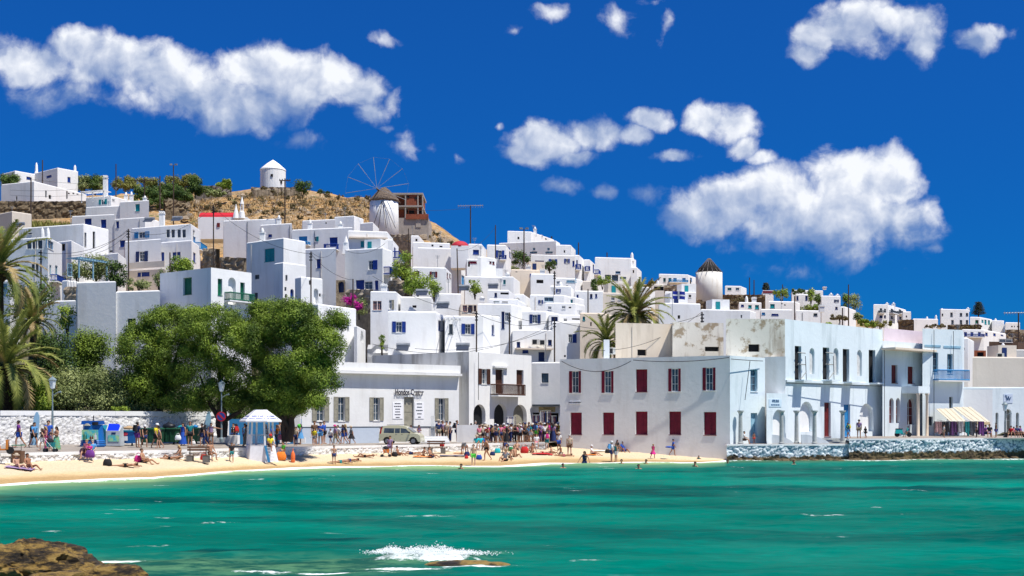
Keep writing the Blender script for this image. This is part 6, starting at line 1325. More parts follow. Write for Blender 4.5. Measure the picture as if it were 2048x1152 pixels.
    mb=MB(); mb.lathe((c.x-.2,c.y-.5,c.z+1.38),[(.24,0),(.1,.13),(.02,.15)],8,1,.4); mb.build('emblem',cm('beige'),r); mb=MB(); mb.lathe((c.x+.32,c.y-.46,c.z+1.52),[(.2,-.1),(.2,.1)],12,1,.5); mb.build('opening',DARK,r)
    c=BP(226,892); r=thing('recycling_bin',c,'grey and teal recycling container with a sloping open blue lid','bin'); r.scale=(1.13,)*3
    mb=MB(); w=.42; x0,x1,y0,y1=c.x-.62,c.x+.62,c.y-.45,c.y+.45
    mb.hexa([(x0+.3,y0,c.z+.02),(x1,y0,c.z+.02),(x1,y1,c.z+.02),(x0+.3,y1,c.z+.02),(x0+.3,y0,c.z+1.02),(x1-.02,y0,c.z+1.02),(x1-.1,y1,c.z+1.4),(x0+.1,y1,c.z+1.4)]); mb.build('body',GR,r)
    mb=MB(); mb.hexa([(x0-.05,y0+.05,c.z+.02),(x0+.296,y0+.002,c.z+.02),(x0+.296,y1,c.z+.02),(x0-.05,y1,c.z+.02),(x0-.08,y0+.3,c.z+1.38),(x0+.296,y0+.002,c.z+1.03),(x0+.09,y1,c.z+1.4),(x0-.08,y1,c.z+1.42)]); mb.build('side_panel',BT,r)
    mb=MB(); mb.hexa([(x0+.36,y0+.02,c.z+1.03),(x1-.1,y0+.02,c.z+1.03),(x1-.25,y1-.1,c.z+1.36),(x0+.2,y1-.1,c.z+1.38),(x0+.4,y0+.1,c.z+1.12),(x1-.16,y0+.1,c.z+1.1),(x1-.34,y1-.1,c.z+1.48),(x0+.22,y1-.1,c.z+1.5)]); mb.build('liner',mat('liner_blue',(.005,.03,.55),.4),r)
    mb=MB(); mb.box((c.x+.2,y0-.02,c.z+.52),(.72,.03,.42)); mb.build('print_panel',PR,r); mb=MB(); mb.box((c.x+.2,y0-.02,c.z+.86),(.28,.03,.12)); mb.build('slot',cm('navy'),r)
    c=BP(257,891); r=thing('wheelie_bin',c,'blue wheeled bin with red oval sticker and a white notice','bin'); r.scale=(1.08,)*3; mb=MB(); mb.hexa([(c.x-.4,c.y-.35,c.z+.16),(c.x+.4,c.y-.35,c.z+.16),(c.x+.4,c.y+.35,c.z+.16),(c.x-.4,c.y+.35,c.z+.16),(c.x-.5,c.y-.42,c.z+1.0),(c.x+.5,c.y-.42,c.z+1.0),(c.x+.5,c.y+.42,c.z+1.0),(c.x-.5,c.y+.42,c.z+1.0)]); mb.build('body',BL,r)
    mb=MB(); mb.box((c.x,c.y,c.z+1.05),(1.12,.95,.09)); mb.build('rim',mat('rim_teal',(.01,.22,.36),.5),r); mb=MB(); mb.lathe((c.x-.12,c.y-.455,c.z+.85),[(.22,-.02),(.22,.02)],14,1,.6); 
    mb=MB(); K=14; mb.quad(*[(c.x-.12+math.cos(2*PI*k/K)*.22,c.y-.44,c.z+.82+math.sin(2*PI*k/K)*.12) for k in range(K)]); mb.build('sticker',mat('sticker_red',(.55,.05,.08),.5),r); mb=MB(); mb.quad((c.x-.32,c.y-.42,c.z+.35),(c.x+.08,c.y-.42,c.z+.35),(c.x+.08,c.y-.435,c.z+.66),(c.x-.32,c.y-.435,c.z+.66)); mb.build('notice',SB,r)
    for q in (-.36,.36): mb=MB(); mb.tube([(c.x+q-.04,c.y-.3,c.z+.1),(c.x+q+.04,c.y-.3,c.z+.1)],.1,10); mb.build('wheel',TYR,r)
    for i,(px,w,lab) in enumerate(((304,44,'green dumpster with open top beside the blue wheeled bin'),(336,38,'middle green dumpster heaped with a black sack'),(376,50,'rightmost green dumpster with a blue bag on it'))):
        c=BP(px,889.5-i*1.0); dd=c.y; hw=w/2/F*dd; r=thing('dumpster',c,lab,'dumpster')
        mb=MB(); mb.hexa([(c.x-hw*.88,c.y-.45,c.z+.18),(c.x+hw*.88,c.y-.45,c.z+.18),(c.x+hw*.88,c.y+.45,c.z+.18),(c.x-hw*.88,c.y+.45,c.z+.18),(c.x-hw,c.y-.55,c.z+1.22),(c.x+hw,c.y-.55,c.z+1.22),(c.x+hw,c.y+.55,c.z+1.22),(c.x-hw,c.y+.55,c.z+1.22)]); mb.build('body',BG,r)
        mb=MB(); mb.box((c.x,c.y,c.z+1.27),(hw*2+.12,1.25,.1)); mb.build('rim',mat('bin_green_light',(.03,.14,.08),.5),r)
        for q in (-.33,0,.33): mb=MB(); mb.box((c.x+q*hw*1.5,c.y-.53,c.z+.7),(.07,.06,.9)); mb.build('rib',BG,r)
        for q in (-.75,.75): mb=MB(); mb.tube([(c.x+q*hw-.05,c.y-.35,c.z+.1),(c.x+q*hw+.05,c.y-.35,c.z+.1)],.1,10); mb.build('wheel',TYR,r)
    def sack(px,py,d,w,h,m,label,nm='rubbish_bag',cat='bag'):
        c=P(px,py,foot(px,889.5,'p')[0]-.1); r=MB(); r.lathe(c,[(w*.42,0),(w*.5,h*.25),(w*.42,h*.6),(w*.2,h*.85),(w*.08,h),(w*.02,h*1.04)],12,1,.7)
        for i,v in enumerate(r.v): k=1+.25*noise.noise(Vector(v)*3.1); r.v[i]=(c.x+(v[0]-c.x)*k,c.y+(v[1]-c.y)*k,v[2]+.05*noise.noise(Vector(v)*4))
        tag(r.build(nm,m,None,org=c,smooth=True),label,cat)
    sack(338,855.5,85.6,1.1,.42,BK,'big black rubbish sack heaped on the middle dumpster'); sack(362,856,86.2,.6,.2,mat('bag_teal',(.02,.30,.33),.5),'teal plastic bag on the dumpster behind the woman in the long blue dress'); sack(391,855,87,.45,.22,mat('bag_blue',(.02,.22,.5),.5),'blue plastic bag on the rightmost dumpster'); sack(257,858,79.5,.9,.24,mat('cardboard',(.42,.28,.15),.8),'crumpled cardboard heap on the blue wheeled bin',nm='cardboard_heap',cat='cardboard')
    # brown litter bin on the beach, left
    d_,z_=foot(37,926,'b'); c=Vector(((37-CX)/F*d_,d_,z_)); r=thing('litter_bin',c,'brown slatted litter bin with a small roof behind the sitting couple','litter bin'); WD=mat('brown_slat',(.16,.085,.05),.8,4,.3)
    for i in range(7): mb=MB(); mb.box((c.x-.26+i*.087,c.y-.28,c.z+.42),(.075,.03,.82)); mb.build('slat',WD,r)
    mb=MB(); mb.box((c.x,c.y+.02,c.z+.4),(.6,.54,.76)); mb.build('liner',WD,r); mb=MB(); mb.box((c.x,c.y,c.z+1.16),(.72,.66,.05),0,.9); mb.build('roof',mat('bin_green_light',(.03,.14,.08),.5),r)
    for q in (-.28,.28): mb=MB(); mb.tube([(c.x+q,c.y-.25,c.z+.8),(c.x+q,c.y-.25,c.z+1.14)],.02,5); mb.build('post',cm('dark'),r)
    # benches
    for px,py,d,l in ((398,918,84.3,'wooden bench on stone blocks at the beach edge under the pointing man'),(874,912,104.2,'wooden bench with a red bag on the beach right of the van')):
        c=P(px,py,d-1.0); c.z=beach_z(px,d-1.0); r=thing('park_bench',c,l,'bench'); w=1.9
        for k in range(3): mb=MB(); mb.box((c.x,c.y-.3+k*.17,c.z+.52),(w,.14,.05)); mb.build('seat_plank',WD,r)
        for k in range(2): mb=MB(); mb.box((c.x-.1,c.y+.2,c.z+.88+k*.2),(w*.85,.04,.13)); mb.build('back_plank',WD,r)
        for q in (-.62,.55): mb=MB(); mb.box((c.x+q,c.y-.1,c.z+.22),(.42,.5,.5)); mb.build('block',mat('bench_stone',(.16,.15,.14),.9),r); mb=MB(); mb.box((c.x+q-.1,c.y+.23,c.z+.75),(.06,.05,.6)); mb.build('support',cm('dark'),r)
    # lifeguard tower
    d=89.8; c=P(521,923,d); s=d/F; c.z=beach_z(521,d-1); r=thing('lifeguard_tower',c,'white six sided lifeguard tower with a ladder and lettered roof','lifeguard tower'); WP=mat('white_boards',(.72,.72,.76),.6,3,.12)
    zt=ZP(891,d); mb=MB(); mb.lathe((c.x,c.y,c.z-.2),[(1.32,0),(1.12,zt-c.z+.2)],6,1,1,R(0)); mb.build('base',WP,r)
    zr=ZP(841,d); za=ZP(820,d); rot=0
    for k in range(6):
        a=2*PI*k/6; b0=Vector((c.x+math.cos(a)*1.05,c.y+math.sin(a)*1.05,zt)); t0=Vector((c.x+math.cos(a)*.93,c.y+math.sin(a)*.93,zr+.05)); mb=MB(); mb.tube([b0,t0],.075,4); mb.build('post',WP,r)
        if k in (1,2,3): 
            a2=2*PI*(k+1)/6; b1=Vector((c.x+math.cos(a2)*1.05,c.y+math.sin(a2)*1.05,zt)); mb=MB(); mb.tube([b0+Vector((0,0,.8)),b1+Vector((0,0,.8))],.03,4); mb.tube([b0+Vector((0,0,.15)),b1+Vector((0,0,.15))],.03,4); mb.build('rail',WP,r)
            for q in range(1,8): e=b0.lerp(b1,q/8); mb=MB(); mb.box((e.x,e.y,e.z+.46),(.035,.035,.86)); mb.build('picket',WP,r)
        e=Vector((c.x+math.cos(a)*1.65,c.y+math.sin(a)*1.65,zr)); a2=2*PI*(k+1)/6; e2=Vector((c.x+math.cos(a2)*1.65,c.y+math.sin(a2)*1.65,zr)); tp=lambda q:Vector((c.x+math.cos(q)*.52,c.y+math.sin(q)*.52,za))
        mb=MB(); mb.quad(e,e2,tp(a2),tp(a)); mb.quad(e+Vector((0,0,-.12)),e2+Vector((0,0,-.12)),e2,e); mb.build('roof_panel',WP,r)
        if k in (3,4,5):
            mid=(e+e2)/2; up=(tp(a)+tp(a2))/2-mid; nrm=(e2-e).cross(up).normalized(); t_=(e2-e).normalized()
            for row,(f,w_,n_) in enumerate(((.17,.74,16),(.40,.52,11))):
                ctr=mid+up*f+nrm*.012; mb=MB(); W_=(e2-e).length*w_
                rn=random.Random(k*5+row)
                for q in range(n_):
                    if rn.random()<.12: continue
                    p0=ctr+t_*(-W_/2+W_*q/n_); ww=W_/n_*.7; hh=up.normalized()*(.045 if row==0 else .075)*rn.uniform(.7,1.1); mb.quad(p0-hh,p0+t_*ww-hh,p0+t_*ww+hh,p0+hh)
                mb.build('lettering',mat('letter_blue',(.03,.06,.35),.5),r)
    mb=MB(); mb.lathe((c.x,c.y,za-.02),[(.54,0),(.54,.05)],6); mb.build('roof_cap',WP,r)
    mb=MB(); mb.lathe((c.x,c.y,zt-.03),[(1.13,0),(1.13,.06)],6); mb.build('deck',WP,r)
    lb=P(546,924,88.0); lt=P(536,891,88.8); 
    mb=MB(); 
    for q,m_ in ((0,cm('sky')),(.62,cm('white'))):
        mb=MB(); A=Vector((lb.x-.3+q,lb.y,lb.z)); B=Vector((lt.x-.2+q,lt.y,lt.z)); mb.hexa([A+Vector((-.09,-.05,0)),A+Vector((.09,-.05,0)),A+Vector((.09,.05,0)),A+Vector((-.09,.05,0)),B+Vector((-.09,-.05,0)),B+Vector((.09,-.05,0)),B+Vector((.09,.05,0)),B+Vector((-.09,.05,0))]); mb.build('ladder_side',mat('ladder_blue',(.01,.12,.25),.5) if q==0 else WP,r)
    for k in range(5): mb=MB(); e=Vector((lb.x,lb.y,lb.z)).lerp(Vector((lt.x+.1,lt.y,lt.z)),(k+.6)/5.3); mb.box((e.x,e.y,e.z),(.5,.08,.05)); mb.build('rung',WP,r)
    # orange rescue buoy standing on the sand
    d_,z_=foot(586,925,'b'); c=Vector(((586-CX)/F*d_,d_,z_)); mb=MB(); mb.lathe(c,[(.12,0),(.16,.1),(.17,.55),(.13,.75),(.04,.9),(.03,1.1)],10); mb.lathe((c.x,c.y,c.z+.34),[(.18,0),(.18,.05)],10); tag(mb.build('rescue_buoy',mat('buoy_orange',(.75,.16,.04),.5),None,org=c),'orange rescue buoy standing upright on the sand right of the tower','buoy')
    # blue low wall and blue yard behind the tower
    BW=wallmat('blue_wall_paint',(.03,.17,.36),(.02,.10,.22),.3)
    r=thing('blue_wall',P(452,884,103),'low saturated blue painted wall under the tamarisk trees','wall'); f=Face(xy(456,103.5),xy(603,107.6)); mb=MB(); f.box(mb,0,f.W,1.2,ZP(838,105),-.35,0); mb.build('wall',BW,r)
    mb=MB(); 
    for u in (f.W*.78,f.W*.995): mb.box((f.pt(u,0)[0],f.pt(u,0)[1]-.35,1.78),(.9,.35,.5))
    mb.build('ledge_block',WH,r)
    r=thing('gate_pier',P(592,850,107.9),'white square pier and recessed wall beside the shop corner','wall'); mb=MB(); q=P(592,850,107.4); mb.box((q.x,q.y,4.5),(.85,.5,5.6)); mb.build('pier',WH,r); mb=MB(); q=P(572,850,112); mb.box((q.x-2.5,q.y,4),(5.5,.4,5)); mb.build('wall',WHT,r)
    # the painted dado of the shop is a shade cooler
    fc=shop; mb=MB(); u0,_=fc.hit(604); u1,_=fc.hit(758); r=thing('painted_dado',fc.pt(0,1.4,0),'pale blue painted dado along the foot of the long white shop wall','wall'); fc.box(mb,u0,u1,1.4,ZP(853.6,109),.004,.035); mb.build('dado',wallmat('dado_paint',(.52,.60,.70),amt=.2),r)
    fc=shop; r=thing('white_gate_wall',fc.pt(fc.W*.9,1.4,2.0),'white low wall with two grille gates right of the shop doorway','wall'); mb=MB()
    a=P(856,890,108.5); mb.box((a.x+.4,a.y+.8,2.6),(.35,.5,2.9)); a2=P(936,880,114); mb.box((a2.x,a2.y+.8,2.2),(2.3,.5,1.9)); mb.build('wall',WH,r)
    for px,l in ((865,'gate'),):
        a=P(866,860,109); mb=MB(); 
        for k in range(7): mb.tube([(a.x-.35+k*.13,a.y,1.7),(a.x-.35+k*.13,a.y,3.0)],.02,4)
        mb.tube([(a.x-.4,a.y,3.0),(a.x+.5,a.y,3.0)],.03,4); mb.build('gate',cm('grey'),r)
    a=P(838,886,108); r=thing('shop_steps',a,'white stone steps in front of the shop doorway','steps')
    for k in range(4): mb=MB(); mb.box((a.x+1.3,a.y+.3+k*.3,1.55+k*.16),(3.2-.2*k,.5,.17)); mb.build('step',WH,r)
    # arcade: counters, goods and awning shop in the alley
    sk=lambda px,py,d,w,dp,h,m,nm,lab,cat,tp=1:(lambda c:tag((lambda q:(q.box((c.x,c.y,c.z+h/2),(w,dp,h),0,tp),q.build(nm,m,None,org=c))[1])(MB()),lab,cat))(P(px,py,d))
    GOODS=mat('hanging_clothes',(.05,.05,.16),.9,6,0,(.45,.35,.3),.6,8); GOODS2=mat('hanging_clothes_dark',(.03,.03,.05),.9,7,0,(.30,.12,.15),.6,8)
    for px,py,d,w,h,lab in ((1072,862,125.6,.75,1.7,'dark clothes rack at the left of the souvenir shop'),(1091,850,125.8,1.1,1.5,'navy dresses hanging in the souvenir shop doorway'),(1104,862,125.8,.9,1.6,'dark coats hanging at the right of the souvenir shop'),(1022,862,122.5,.9,1.5,'blue clothes hanging under the third arch')):
        c=P(px,py,d); r=thing('clothes_rack',c,lab,'clothes rack')
        for k in range(7): mb=MB(); x=c.x-w/2+w*k/6; mb.hexa([(x-.04,c.y-.25,c.z+.1),(x+.06,c.y-.25,c.z+.1),(x+.06,c.y+.2,c.z+.1),(x-.04,c.y+.2,c.z+.1),(x-.02,c.y-.12,c.z+h),(x+.03,c.y-.12,c.z+h),(x+.03,c.y+.1,c.z+h),(x-.02,c.y+.1,c.z+h)]); mb.build('garment',(GOODS,GOODS2,cm('navy'),cm('white'))[(k+px)%4],r)
        mb=MB(); mb.tube([(c.x-w/2-.05,c.y,c.z+h+.04),(c.x+w/2+.05,c.y,c.z+h+.04)],.02,4); mb.build('rail',METAL,r)
    # right hand awnings and stalls
    AW=mat('awning_canvas',(.58,.52,.40),.8,2,.12); VA=mat('awning_valance',(.60,.46,.26),.8)
    def awning(px0,px1,pyb,pyf,d0,d1,sh,label):
        A,B=P(px0,pyb,d0),P(px1,pyb,d0+.6); C_,D_=P(px0+sh,pyf,d1),P(px1+sh,pyf+2,d1+.6); r=thing('awning',C_,label,'awning'); n=6
        for k in range(n):
            a0,a1=A.lerp(B,k/n),A.lerp(B,(k+1)/n); c0,c1=C_.lerp(D_,k/n),C_.lerp(D_,(k+1)/n); up=Vector((0,0,.04*(k%2)+.03)); mb=MB(); mb.hexa([c0,c1,a1,a0,c0+up,c1+up,a1+up,a0+up]); mb.build('canvas_strip',AW,r)
        mb=MB(); o=Vector((0,-.03,0)); dn=Vector((0,0,-.26)); mb.hexa([C_+o+dn,D_+o+dn,D_+dn,C_+dn,C_+o,D_+o,D_,C_]); mb.build('valance',VA,r)
        for t in (.06,.94): mb=MB(); mb.tube([C_.lerp(D_,t),A.lerp(B,t)-Vector((0,0,1.2))],.03,5); mb.build('arm',METAL,r)
    awning(1872,1905,818,843,124,119.5,28,'cream shop awning on the left, over the clothes stall'); awning(1905,1942,815,843,125,119.5,38,'cream shop awning on the right, over the clothes stall')
    r0=random.Random(5)
    cols=['pink_skin','blackish','teal2']
    for i,(px,w,lab) in enumerate(((1876,14,'pale pink shawls hanging at the left end of the stall'),(1890,16,'dark dresses on the second rack of the stall'),(1907,14,'purple and black dresses in the middle of the stall'),(1921,12,'patterned white dresses on the stall'),(1946,16,'grey dresses under the right awning'),(1962,12,'violet shawls at the right of the stall'),(1934,10,'turquoise dress on the front rack'))):
        d=118.6; c=P(px,876,d); c.z=1.95; r=thing('clothes_rack',c,lab,'clothes rack'); ww=w/F*d; h=1.55
        pal=[(.5,.3,.3),(.03,.03,.04),(.12,.04,.16),(.5,.48,.5),(.10,.11,.14),(.18,.05,.25),(.02,.35,.36)][i]
        for k in range(5):
            m_=mat('garment_%s_%s'%('abcdefg'[i],'ab'[k%2]),tuple(min(.9,v*(1 if k%2 else .45)+.01) for v in pal),.9,6,.5); mb=MB(); x=c.x-ww/2+ww*(k+.5)/5; e=ww/11*r0.uniform(.6,1.1); lo=r0.uniform(.05,.55); mb.hexa([(x-e*1.4,c.y-.22,c.z+lo),(x+e*1.1,c.y-.22,c.z+lo*.8),(x+e*1.2,c.y+.2,c.z+lo),(x-e*1.2,c.y+.2,c.z+lo),(x-e*.6,c.y-.1,c.z+h),(x+e*.6,c.y-.1,c.z+h),(x+e*.6,c.y+.1,c.z+h),(x-e*.6,c.y+.1,c.z+h)]); mb.build('garment',m_,r)
        mb=MB(); mb.tube([(c.x-ww/2,c.y,c.z+h+.05),(c.x+ww/2,c.y,c.z+h+.05)],.02,4); mb.tube([(c.x-ww/2,c.y,c.z),(c.x-ww/2,c.y,c.z+h+.05)],.02,4); mb.build('rail',METAL,r)
    # free standing columns of the terrace
    CP=mat('grey_column',(.46,.48,.46),.8,3,.25)
    for px,yb,dd,l in ((1481,889,105.2,'leftmost free standing grey column on the lower terrace'),(1563,888,105.3,'grey column at the corner of the arched porch'),(1593,885,107.5,'grey column left of the first big arch of the pale villa'),(1629,888,105.6,'grey column standing before the first big arch'),(1685,886,107.5,'rightmost free standing column beside the blue door')):
        c=P(px,yb,dd); c.z=1.47; h=ZP(821,dd)-c.z; r=thing('column',c,l,'column'); mb=MB(); mb.lathe(c,[(.26,0),(.26,.12),(.2,.18),(.19,h*.5),(.165,h-.3)],14); mb.build('shaft',CP,r,smooth=False); mb=MB(); mb.lathe((c.x,c.y,c.z+h-.3),[(.17,0),(.24,.14),(.31,.2),(.31,.3)],14); mb.build('capital',CP,r)
    # curved low walls and steps on the terrace
    for px,w,l in ((1540,2.2,'curved white stair wall beside the arched porch'),(1603,2.6,'curved white stair wall below the first big arch')):
        c=P(px,888,107); c.z=1.47; mb=MB(); K=10; pr=[(0,0),(w,0)]+[(w*(1-k/K),1.05*math.sin(PI/2*k/K)**.7*.8) for k in range(1,K+1)]
        a=[(c.x+x,c.y-.15,c.z+z) for x,z in pr]; b=[(x,y+.3,z) for x,y,z in a]; mb.quad(*a); mb.quad(*reversed(b)); n=len(a)
        for i in range(n): j=(i+1)%n; mb.quad(a[j],a[i],b[i],b[j])
        tag(mb.build('stair_wall',WHB,None,org=c),l,'wall')
    c=P(1650,887,108.2); r=thing('stone_steps',(c.x,c.y,1.47),'shallow grey stone steps between the terrace columns','steps')
    for k in range(3): mb=MB(); mb.box((c.x,c.y+k*.35,1.55+k*.15),(3.4,.7,.15)); mb.build('step',CP,r)
    # scaffold bars on the ruined windows
    f=g('long pale blue villa','R'); MT=mat('grey_timber',(.30,.30,.28),.85)
    for px,l in ((1597,'timber scaffold rails nailed across the first tall ruined window'),(1653,'timber scaffold rails nailed across the second tall ruined window')):
        u,dd=f.hit(px); r=thing('scaffold',f.pt(u,ZP(760,dd),.1),l,'scaffold')
        for py in (706,729): z=ZP(py,dd); mb=MB(); mb.tube([f.pt(u-.7,z,.35),f.pt(u+.75,z,.3)],.05,4); mb.build('rail',MT,r)
        for q in (-.5,.6): mb=MB(); mb.tube([f.pt(u+q,ZP(760,dd),.5),f.pt(u+q,ZP(712,dd),.4)],.035,4); mb.build('post',cm('grey'),r)
        mb=MB(); mb.tube([f.pt(u-.5,ZP(759,dd),.55),f.pt(u+.5,ZP(745,dd),.5)],.06,4); mb.build('brace',MT,r)
    # air conditioners, solar heaters, dishes, flag
    def ac(px,py,d,l):
        c=P(px,py,d); r=thing('air_conditioner',c,l,'air conditioner'); mb=MB(); mb.box(c,(.85,.35,.65)); mb.build('case',mat('ac_case',(.62,.60,.54),.6),r); mb=MB(); mb.lathe((c.x-.08,c.y-.18,c.z),[(.01,0)],3) if False else mb.box((c.x-.1,c.y-.18,c.z),(.5,.03,.5)); mb.build('grille',cm('dark'),r)
    ac(1071,684,136.1,'left air conditioner on the white wall above the blue door'); ac(1086,685,136.3,'right air conditioner on the white wall above the blue door'); ac(1222,702,113.5,'air conditioner on the roof of the crimson shuttered building'); ac(2000,712,134,'air conditioner on the right hand roof beside the arched chimney')
    c=P(1213,706,113); tag((lambda q:(q.box((c.x,c.y,c.z+.3),(.55,.5,2.0)),q.build('chimney_stack',WH,None,org=c))[1])(MB()),'square white chimney stack on the crimson shuttered building','chimney')
    def solar(px,py,d,l,w=1.5):
        c=P(px,py,d); r=thing('solar_heater',c,l,'solar heater'); mb=MB(); mb.tube([(c.x-w*.5,c.y+.8,c.z+.72),(c.x+w*.5,c.y+.8,c.z+.72)],.24,10); mb.build('tank',METAL,r); mb=MB(); mb.hexa([(c.x-w*.45,c.y-.6,c.z),(c.x+w*.45,c.y-.6,c.z),(c.x+w*.45,c.y-.5,c.z),(c.x-w*.45,c.y-.5,c.z),(c.x-w*.45,c.y+.6,c.z+.6),(c.x+w*.45,c.y+.6,c.z+.6),(c.x+w*.45,c.y+.7,c.z+.6),(c.x-w*.45,c.y+.7,c.z+.6)]); mb.build('panel',mat('collector_glass',(.035,.045,.07),.5),r)
    solar(296,445,176,'solar heater left of the block chimney above the bright blue shutters'); solar(352,443,174,'solar heater right of the block chimney above the bright blue shutters'); solar(843,592,140,'solar water heater beside the small fig bush'); solar(928,582,158,'solar heater with blue striped tank above the wooden deck'); solar(986,578,162,'solar heater with violet panel near the striped awning'); solar(885,618,131,'blue solar heater behind the bright blue shuttered corner'); solar(805,702,126,'solar heater with yellow frame above the stained wall'); solar(925,702,124,'dark solar panel beside the steel poles'); solar(33,456,158,'blue solar panel on the left roof behind the palm')
    c=P(1361,596,140); r=thing('flag',c,'blue flag with a white cross flying left of the old mill','flag'); x0,y0,z0=c.x,c.y,c.z; mb=MB(); mb.tube([(x0-1.0,y0,z0-2.2),(x0-1.0,y0,z0+1.0)],.035,5); mb.build('pole',METAL,r)
    def cloth(x_a,x_b,z_a,z_b,off): 
        mb=MB(); K=8
        for k in range(K):
            xa,xb=x_a+(x_b-x_a)*k/K,x_a+(x_b-x_a)*(k+1)/K; w=lambda x:math.sin((x)*4.5)*.09-off; mb.quad((x0-.95+xa,y0+w(xa),z0+z_a-xa*.06),(x0-.95+xb,y0+w(xb),z0+z_a-xb*.06),(x0-.95+xb,y0+w(xb),z0+z_b-xb*.06),(x0-.95+xa,y0+w(xa),z0+z_b-xa*.06))
        return mb
    cloth(0,1.5,-.1,.85,0).build('cloth',mat('flag_blue',(.01,.03,.30),.8),r); cloth(0,1.5,.29,.46,.012).build('cross_bar',mat('flag_white',(.75,.75,.75),.8),r); cloth(.62,.82,-.1,.85,.024).build('cross_bar',mat('flag_white',(.75,.75,.75),.8),r)
    # van
    van()
    boat_bits()
def van():
    d=107; px0,px1=762,846; c=P(804,885,d); c.z=prom_z(804,d); L=(px1-px0)/F*d; r=thing('parked_van',c,'champagne coloured minivan parked in front of the long white shop','van'); k=L/3.95
    PT=bpy.data.materials.new('champagne_paint'); PT.use_nodes=True; b=PT.node_tree.nodes['Principled BSDF']; b.inputs['Base Color'].default_value=(.62,.60,.42,1); b.inputs['Metallic'].default_value=.25; b.inputs['Roughness'].default_value=.28; b.inputs['Coat Weight'].default_value=.4
    prof=[(-1.97,.35),(-2.0,.62),(-1.98,.95),(-1.90,1.45),(-1.78,1.68),(-1.2,1.76),(-.3,1.78),(.35,1.72),(.62,1.60),(1.25,1.08),(1.75,.95),(1.94,.78),(1.98,.5),(1.95,.28)]
    hw=.84; A=R(-9); cs,sn=math.cos(A),math.sin(A)
    def T(x,y,z): x*=k; y*=k; z*=k; return (c.x+x*cs-y*sn,c.y+x*sn+y*cs,c.z+z)
    def yw(z): return hw if z<.98 else hw-(z-.98)*.22
    mb=MB(); n=len(prof)
    wheels=(-1.22,1.28)
    Lp=[T(x,-yw(z),z) for x,z in prof]; Rp=[T(x,yw(z),z) for x,z in prof]
    for i in range(n-1): mb.quad(Lp[i],Lp[i+1],Rp[i+1],Rp[i])
    # sides in strips so that the wheel arches are open
    for sgn in (-1,1):
        xs=[-2.0,-1.98,-1.62,-1.5,-1.36,-1.22,-1.08,-.94,-.82,-.3,.35,.62,.88,1.02,1.15,1.28,1.41,1.54,1.68,1.75,1.94,1.98]
        def top(x):
            best=0
            for (xa,za),(xb,zb) in zip(prof[2:],prof[3:]):
                if min(xa,xb)<=x<=max(xa,xb): t=(x-xa)/(xb-xa) if xb!=xa else 0; best=max(best,za+(zb-za)*t)
            return best or .9
        def bot(x):
            z=.24
            for w in wheels:
                if abs(x-w)<.41: z=max(z,.30+math.sqrt(.41**2-(x-w)**2))
            return z
        for a,b_ in zip(xs,xs[1:]):
            ta,tb=top(a),top(b_); ba,bb=bot(a),bot(b_); ma,mb_=min(.98,ta),min(.98,tb)
            q=[T(a,sgn*hw,ba),T(b_,sgn*hw,bb),T(b_,sgn*hw,mb_),T(a,sgn*hw,ma)]; mb.quad(*(q if sgn<0 else q[::-1]))
            if ta>1.0 or tb>1.0: q=[T(a,sgn*hw,ma),T(b_,sgn*hw,mb_),T(b_,sgn*yw(tb),tb),T(a,sgn*yw(ta),ta)]; mb.quad(*(q if sgn<0 else q[::-1]))
    mb.quad(T(-1.97,-hw,.35),T(1.95,-hw,.28),T(1.95,hw,.28),T(-1.97,hw,.35)); mb.build('body',PT,r)
    def pan(name,pts,m,y=None):
        mb=MB(); mb.quad(*[T(x,-(yw(z)+.012),z) for x,z in pts]); return mb.build(name,m,r)
    pan('side_window',[(-1.55,1.08),(-.55,1.06),(-.55,1.5),(-1.5,1.52)],GLASS); pan('side_window',[(-.48,1.06),(.0,1.06),(.0,1.5),(-.48,1.5)],GLASS); pan('side_window',[(.08,1.06),(.98,1.08),(.55,1.46),(.08,1.52)],GLASS)
    mb=MB(); mb.quad(T(.70,-.66,1.56),T(1.24,-.74,1.12),T(1.24,.74,1.12),T(.70,.66,1.56)); 
    mb.v=[(v[0]+.02*cs,v[1],v[2]+.02) for v in mb.v]; mb.build('windscreen',GLASS,r)
    mb=MB(); mb.quad(T(-1.985,.7,1.05),T(-1.985,-.7,1.05),T(-1.90,-.64,1.56),T(-1.90,.64,1.56)); mb.v=[(v[0]-.02,v[1],v[2]) for v in mb.v]; mb.build('rear_window',GLASS,r)
    pan('tail_light',[(-1.93,1.0),(-1.80,1.0),(-1.72,1.6),(-1.80,1.62)],mat('tail_red',(.35,.01,.015),.3))
    pan('door_seam',[(.03,.4),(.05,.4),(.05,1.5),(.03,1.5)],cm('dark')); pan('door_seam',[(-.53,.45),(-.51,.45),(-.51,1.5),(-.53,1.5)],cm('dark')); pan('door_handle',[(-.42,.93),(-.25,.93),(-.25,.96),(-.42,.96)],cm('dark')); pan('door_handle',[(.12,.93),(.28,.93),(.28,.96),(.12,.96)],cm('dark'))
    mb=MB(); mb.quad(T(-2.015,.26,.62),T(-2.015,-.26,.62),T(-2.01,-.26,.76),T(-2.01,.26,.76)); mb.build('number_plate',cm('white'),r); mb=MB(); p=T(.95,-.98,1.1); mb.box(p,(.12*k,.2*k,.15*k)); mb.build('mirror',cm('dark'),r)
    for q in (-.6,.6): mb=MB(); mb.tube([T(-1.3,q,1.82),T(.3,q,1.83)],.02,5); mb.build('roof_rail',cm('dark'),r)
    mb=MB(); mb.hexa([T(-2.05,-.8,.36),T(-1.93,-.86,.36),T(-1.93,.86,.36),T(-2.05,.8,.36),T(-2.05,-.8,.56),T(-1.93,-.86,.56),T(-1.93,.86,.56),T(-2.05,.8,.56)]); mb.build('bumper',PT,r)
